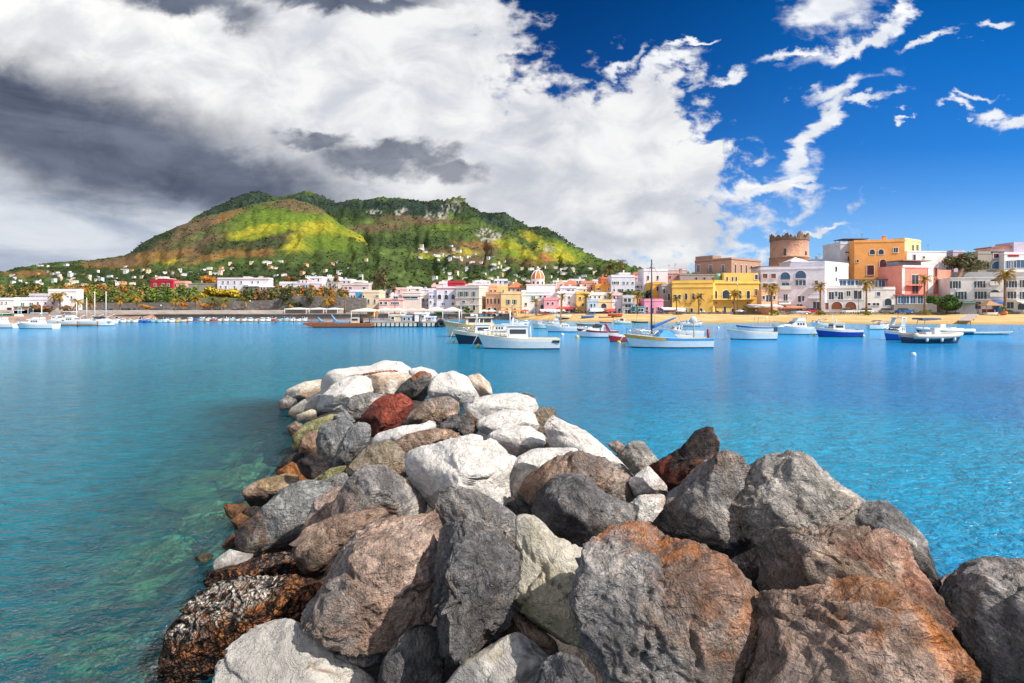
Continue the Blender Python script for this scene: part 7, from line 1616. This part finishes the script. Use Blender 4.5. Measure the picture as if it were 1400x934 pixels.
mb = MB(); Y = 116; a, b = at(502, 425, Y), at(517, 433, Y); mb.box(a.x, b.x, Y, Y+.08, b.z, a.z, OR); o = mb.build('side_sheet'); tag(o, 'orange sheet hanging from the cream canopy above the pier', 'sheet')
pavilion('white peaked pavilion over the bar tables on the pier', 519, 552, 420.5, 424, 434, 122, CANV, 2, 'canopies over the pier')
pavilion('pale pink canopy with red trim on the quay', 556, 585, 421, 424.5, 432, 135, plain('pinkish canvas', (0.62,0.45,0.40), .8), 2)
pavilion('large white double pavilion beside the cream excursion boat', 585, 630, 419.5, 424, 436, 120, CANV, 2)
PROM = [(640, 'red'), ]
# stacks of chairs and umbrellas on the beach left part
rng = random.Random(21)
def parasol(label, px, ytop, ybase, Y, mat, w=1.5, group='beach parasols'):
    b = at(px, ybase, Y); h = zat(ytop, Y)-b.z; r = empty('parasol', b); tag(r, label, 'parasol', group)
    mb = MB(); mb.lathe([(w, h-.55), (w*.5, h-.2), (.03, h)], mat, 12); mb.build('canopy', r); mb = MB(); mb.tube([(0, 0, -.3), (0, 0, h-.05)], .04, WOOD, 6); mb.build('pole', r)
for i, (px, m, nm) in enumerate([(662, CANV, 'white'), (672, CANV, 'white'), (691, OR, 'orange'), (706, OR, 'orange red'), (718, plain('red canvas', (0.55, 0.05, 0.04), .7), 'red'), (812, CANV, 'white'), (931, GREYC, 'grey'), (1012, GREYC, 'grey')]):
    parasol('%s parasol on the beach road, %s' % (nm, ['in front of the peach arcaded house', 'left of the light orange house', 'in front of the light orange house', 'right of the light orange house', 'under the church block', 'by the pale blue beach house', 'by the left end of the yellow palazzo', 'under the long white balcony'][i]), px, 423, 430, 155, m)
# white deck boats and tables stored on the sand
for i, px in enumerate(np.linspace(651, 682, 7)):
    Y = 156; p = at(px, 433, Y); r = empty('stacked_dinghy', p, .3*i); tag(r, '%s white upturned dinghy from the left in the row on the quay' % NUM[i], 'dinghy', 'white dinghies in a row'); st = hullshape(3.0, 1.3, .55, .45, .2, .8, .3, n=10)
    mb = MB(); 
    vs = []; nr = 6
    for rows in st: vs += [(x, -b, .55-z) for x, b, z in rows]+[(x, b, .55-z) for x, b, z in rows[::-1]]
    fs = [(i2*12+j, i2*12+j+1, (i2+1)*12+j+1, (i2+1)*12+j) for i2 in range(len(st)-1) for j in range(11)]; mb.add(vs, fs, [GEL, CREAMB][i % 3 == 1], True); mb.build('hull', r)
    mb = MB(); mb.box(-1.2, 1.2, -.03, .03, .74, .82, WOOD); mb.build('keel', r)
# cars
def car_meshes(pc):
    P = {}
    mb = MB(); mb.prism([(-2.05,.35),(2.05,.35),(2.1,.62),(1.95,.82),(1.0,.92),(-1.7,.95),(-2.1,.85)], -.82, .82, pc); P['body'] = mb.mesh('body')
    mb = MB(); mb.taper(-1.7, 1.0, -.76, .76, .93, 1.46, .35, .75, .14, glassy('car glass', (0.03,0.035,0.04))); P['glasshouse'] = mb.mesh('glasshouse')
    mb = MB(); mb.box(-1.32, .22, -.63, .63, 1.462, 1.5, pc); P['roof'] = mb.mesh('roof')
    mb = MB(); mb.tube([(0, -.1, 0), (0, .1, 0)], .32, RUBBER, 14); mb.tube([(0, -.11, 0), (0, .11, 0)], .18, CHROME, 10); P['wheel'] = mb.mesh('wheel')
    return P
CARS = {n: car_meshes(paint(*c, rough=.25)) for n, c in dict(white=(.70,.70,.70), red=(.50,.03,.05), blue=(.02,.12,.42), grey=(.25,.26,.27), dark=(.03,.03,.035)).items()}
def car(label, px, ybase, Y, c, flip=0, group='cars on the beach road'):
    r = empty('parked_car', at(px, ybase, Y), math.pi*flip); tag(r, label, 'car', group); P = CARS[c]
    for n in ('body', 'glasshouse', 'roof'):
        o = bpy.data.objects.new(n, P[n]); COL.objects.link(o); o.parent = r
    for x in (-1.3, 1.35):
        for y in (-.74, .74): o = bpy.data.objects.new('wheel', P['wheel']); COL.objects.link(o); o.parent = r; o.location = (x, y, .32)
def road_z(Y): return 1.6
for px, c, fl, lab in ((1112, 'red', 0, 'red car parked by the brick arches'), (1159, 'white', 0, 'white car parked under the right brick arch'), (1182, 'white', 1, 'white car parked in front of the curved white house'), (1237, 'blue', 0, 'blue car parked below the glazed restaurant'), (1214, 'grey', 0, 'grey car parked left of the blue one')):
    Y = 154.5 if px < 1220 else 153; r = empty('x', (0, 0, 0)); bpy.data.objects.remove(r); car(lab, px, HY+(H-1.75)*F/Y, Y, c, fl)
NEAR = ['between the masts and the first palm', 'beside the first promenade palm', 'left of the second promenade palm', 'right of the second promenade palm', 'beside the low orange bush', 'under the red villa', 'under the pink annex', 'right of the palm under the pink annex', 'left of the wide low orange bush', 'under the yellow trees', 'right of the pair of palms', 'beside the palm under the white villa', 'left of the white canopies by the wall', 'near the dark wall below the turquoise doors']
for i, px in enumerate(np.linspace(150, 392, 14)):
    c = rng.choice(['white', 'white', 'grey', 'dark', 'blue', 'red']); car('%s car parked on the left promenade %s' % (c, NEAR[i]), px+rng.uniform(-4, 4), HY+(H-1.62)*F/168, 168, c, i % 2, 'cars on the left promenade')
for i, (px, w) in enumerate(((409, 30), (437, 20), (458, 16))):
    pavilion('%s low white canopy in front of the dark wall' % ['widest', 'middle', 'smallest'][i], px-w/2, px+w/2, 420.5, 422, 428, 166, WHITE, 1, 'low canopies by the dark wall')
# boardwalk on the sand
def ramp():
    a, b = at(1331, 429, 147), at(1318, 441.2, 117); a.z, b.z = 1.75, .75; r = empty('boardwalk', b); tag(r, 'grey plank boardwalk running down the sand to the water', 'boardwalk')
    u = (a-b); L = u.length; d = u.normalized(); s = Vector((d.y, -d.x, 0))*1.1; mb = MB(); n = 34
    for i in range(n):
        p, q = d*(L*i/n), d*(L*(i+.9)/n); mb.add([p-s, p+s, q+s, q-s, p-s-Vector((0,0,.1)), p+s-Vector((0,0,.1)), q+s-Vector((0,0,.1)), q-s-Vector((0,0,.1))], [(0,1,2,3),(7,6,5,4),(0,4,5,1),(2,6,7,3),(1,5,6,2),(3,7,4,0)], plain('grey plank', (0.40,0.34,0.32), .9))
    mb.build('planks', r)
    for t in (.02, .35, .7):
        for q in (-1, 1): mb = MB(); p = d*(L*t)+s*q*.9; mb.tube([p-Vector((0, 0, 1.2)), p], .08, WOOD, 6); mb.build('post', r)
ramp()
# gazebo and things in front of the hotel
def gazebo():
    Y = 147; r = empty('gazebo', at(1353, 427.5, Y)); k = Y/F; tag(r, 'small wooden gazebo with a pointed roof in front of the hotel', 'gazebo'); w = 10*k; h = 10*k
    mb = MB(); mb.add([(-w-.2,-w*.8,h),(w+.2,-w*.8,h),(w+.2,w*.8,h),(-w-.2,w*.8,h),(0,0,h+1.3),(-w-.2,-w*.8,h-.12),(w+.2,-w*.8,h-.12),(w+.2,w*.8,h-.12),(-w-.2,w*.8,h-.12)], [(0,1,4),(1,2,4),(2,3,4),(3,0,4),(5,6,1,0),(6,7,2,1),(7,8,3,2),(8,5,0,3),(8,7,6,5)], plain('straw roof', (0.36,0.20,0.10), .9)); mb.build('roof', r)
    for x in (-w, w):
        for y in (-w*.7, w*.7): mb = MB(); mb.box(x-.07, x+.07, y-.07, y+.07, -.6, h-.1, WOOD); mb.build('post', r)
    mb = MB(); mb.box(-w*.7, w*.7, .2, .8, -.2, .9, plain('red bar front', (0.3,0.07,0.04), .7)); mb.build('counter', r)
gazebo()
mb = MB(); p = at(1367, 427, 146); mb.lathe([(.85, -.2), (.85, 1.1), (.8, 1.2), (.02, 1.25)], BLUEC, 16); o = mb.build('blue_drum', None, (p.x, p.y, p.z)); tag(o, 'large bright blue drum in front of the hotel', 'drum')
p = at(1372, 431, 143); r = empty('flower_pot', p); tag(r, 'round terracotta pot with a yellow green plant by the garden wall', 'pot')
mb = MB(); mb.lathe([(.5, 0), (.8, .3), (.85, .7), (.7, .95), (.6, .9), (.02, .85)], TILE, 16); mb.build('pot', r)
o = bpy.data.objects.new('plant', crown_mesh(5, .8, (1, 1, .8), 160, .2, LEAFS['lime'])); COL.objects.link(o); o.parent = r; o.location = (0, 0, 1.3)
# upturned and pulled up boats on the sand
for px, py, c, lab, rot in ((805, 434.5, (0.03,0.10,0.30), 'blue small boat pulled up on the sand below the yellow stair house', .5), (830, 436, (0.30,0.13,0.06), 'brown wooden boat lying on the sand by the red canopy', .2), (842, 432, (0.45,0.10,0.04), 'rusty red boat on the sand by the red canopy', -.2), (771, 434.5, (0.55,0.52,0.48), 'pale boat pulled up on the sand below the beach palm', .1), (1357, 430.5, (0.66,0.66,0.62), 'white small boat on the sand by the gazebo', .1)):
    Y = 146; z = 0.9; r = empty('beached_boat', ((px-700)/F*Y, Y, zat(py, Y)), rot); tag(r, lab, 'boat', 'boats pulled up on the sand'); st = hullshape(4.0, 1.5, .8, .6, .25, .8, .4, n=12); hull(r, st, (ANTI, paint(*c), paint(*c), paint(*[min(.7, q*1.3+.05) for q in c])), dz=.3)
    for x in (-.8, .6):
        b_, z_ = sheer_at(st, x); mb = MB(); mb.box(x-.12, x+.12, -b_+.06, b_-.06, z_-.2, z_-.15, WOOD); mb.build('thwart', r)
# street lamps
for px, yt, Y, lab in ((842, 408, 160, 'slim street lamp by the grey two storey beach house'), (1008, 389, 158, 'tall street lamp in front of the long white balcony'), (1174, 398, 156, 'slim street lamp in front of the long low white house'), (342, 412, 166, 'street lamp on the promenade under the white villa'), (220, 418, 166, 'short street lamp on the left promenade under the red villa'), (540, 404, 150, 'leaning flagpole like lamp near the canopies'), (1306, 396, 152, 'slim street lamp by the hotel corner'), (700, 417, 158, 'street lamp in front of the light orange house')):
    b = at(px, 428, Y); b.z = 1.6; h = zat(yt, Y)-1.6; r = empty('street_lamp', b); tag(r, lab, 'street lamp', 'street lamps'); mb = MB(); mb.tube([(0, 0, -.3), (0, 0, h)], [.09, .05], IRON, 6); mb.build('pole', r); mb = MB(); mb.lathe([(.02, h+.3), (.22, h+.1), (.2, h-.05), (.05, h-.1)], WHITE, 10); mb.build('lamp_head', r)

# cafe tables along the sea front
def cafe_set(label, px, Y, top, seat):
    r = empty('cafe_table', at(px, HY+(H-1.55)*F/Y, Y), rng.uniform(0, 3)); tag(r, label, 'cafe table', 'cafe tables along the sea front')
    mb = MB(); mb.box(-.5, .5, -.5, .5, .70, .75, top); mb.tube([(0, 0, 0), (0, 0, .7)], .05, IRON, 6); mb.build('table', r)
    for a in range(4):
        mb = MB(); c, s_ = math.cos(a*math.pi/2), math.sin(a*math.pi/2); x, y = .85*c, .85*s_
        mb.box(x-.22, x+.22, y-.22, y+.22, .42, .46, seat); bx, by = x+.2*c, y+.2*s_; mb.box(bx-.03-.2*abs(s_), bx+.03+.2*abs(s_), by-.03-.2*abs(c), by+.03+.2*abs(c), .46, .92, seat)
        for q in (-.19, .16):
            for w_ in (-.19, .16): mb.box(x+q, x+q+.03, y+w_, y+w_+.03, 0, .42, seat)
        mb.build('chair', r)
SEATS = [(paint(.55,.03,.04), 'red'), (paint(.03,.03,.035), 'black'), (WHITE, 'white'), (BLUEC, 'blue'), (WOOD, 'wooden')]
WHERE = ['under the peach arcaded house', 'left of the orange parasols', 'between the two orange parasols', 'by the red parasol', 'left of the small church palm', 'under the rose pink house', 'right of the rose pink house', 'by the red shop fronts', 'under the outside stair', 'in front of the pale blue beach house', 'under the red canopy', 'by the grey two storey house', 'left of the turquoise shack', 'under the pink long house', 'right of the pink long house', 'at the left end of the yellow palazzo', 'by the rounded corner of the yellow palazzo', 'under the left end of the white balcony', 'under the right end of the white balcony', 'by the peach shop house', 'under the terracotta awning', 'right of the terracotta awning']
for i, px in enumerate([668, 686, 699, 714, 728, 742, 757, 774, 790, 810, 829, 853, 866, 888, 905, 922, 960, 985, 1012, 1036, 1068, 1092]):
    m, n = SEATS[(i*7) % 5]; cafe_set('cafe table with %s chairs %s' % (n, WHERE[i]), px, 158.6 if px > 905 else 159.5, WHITE, m)
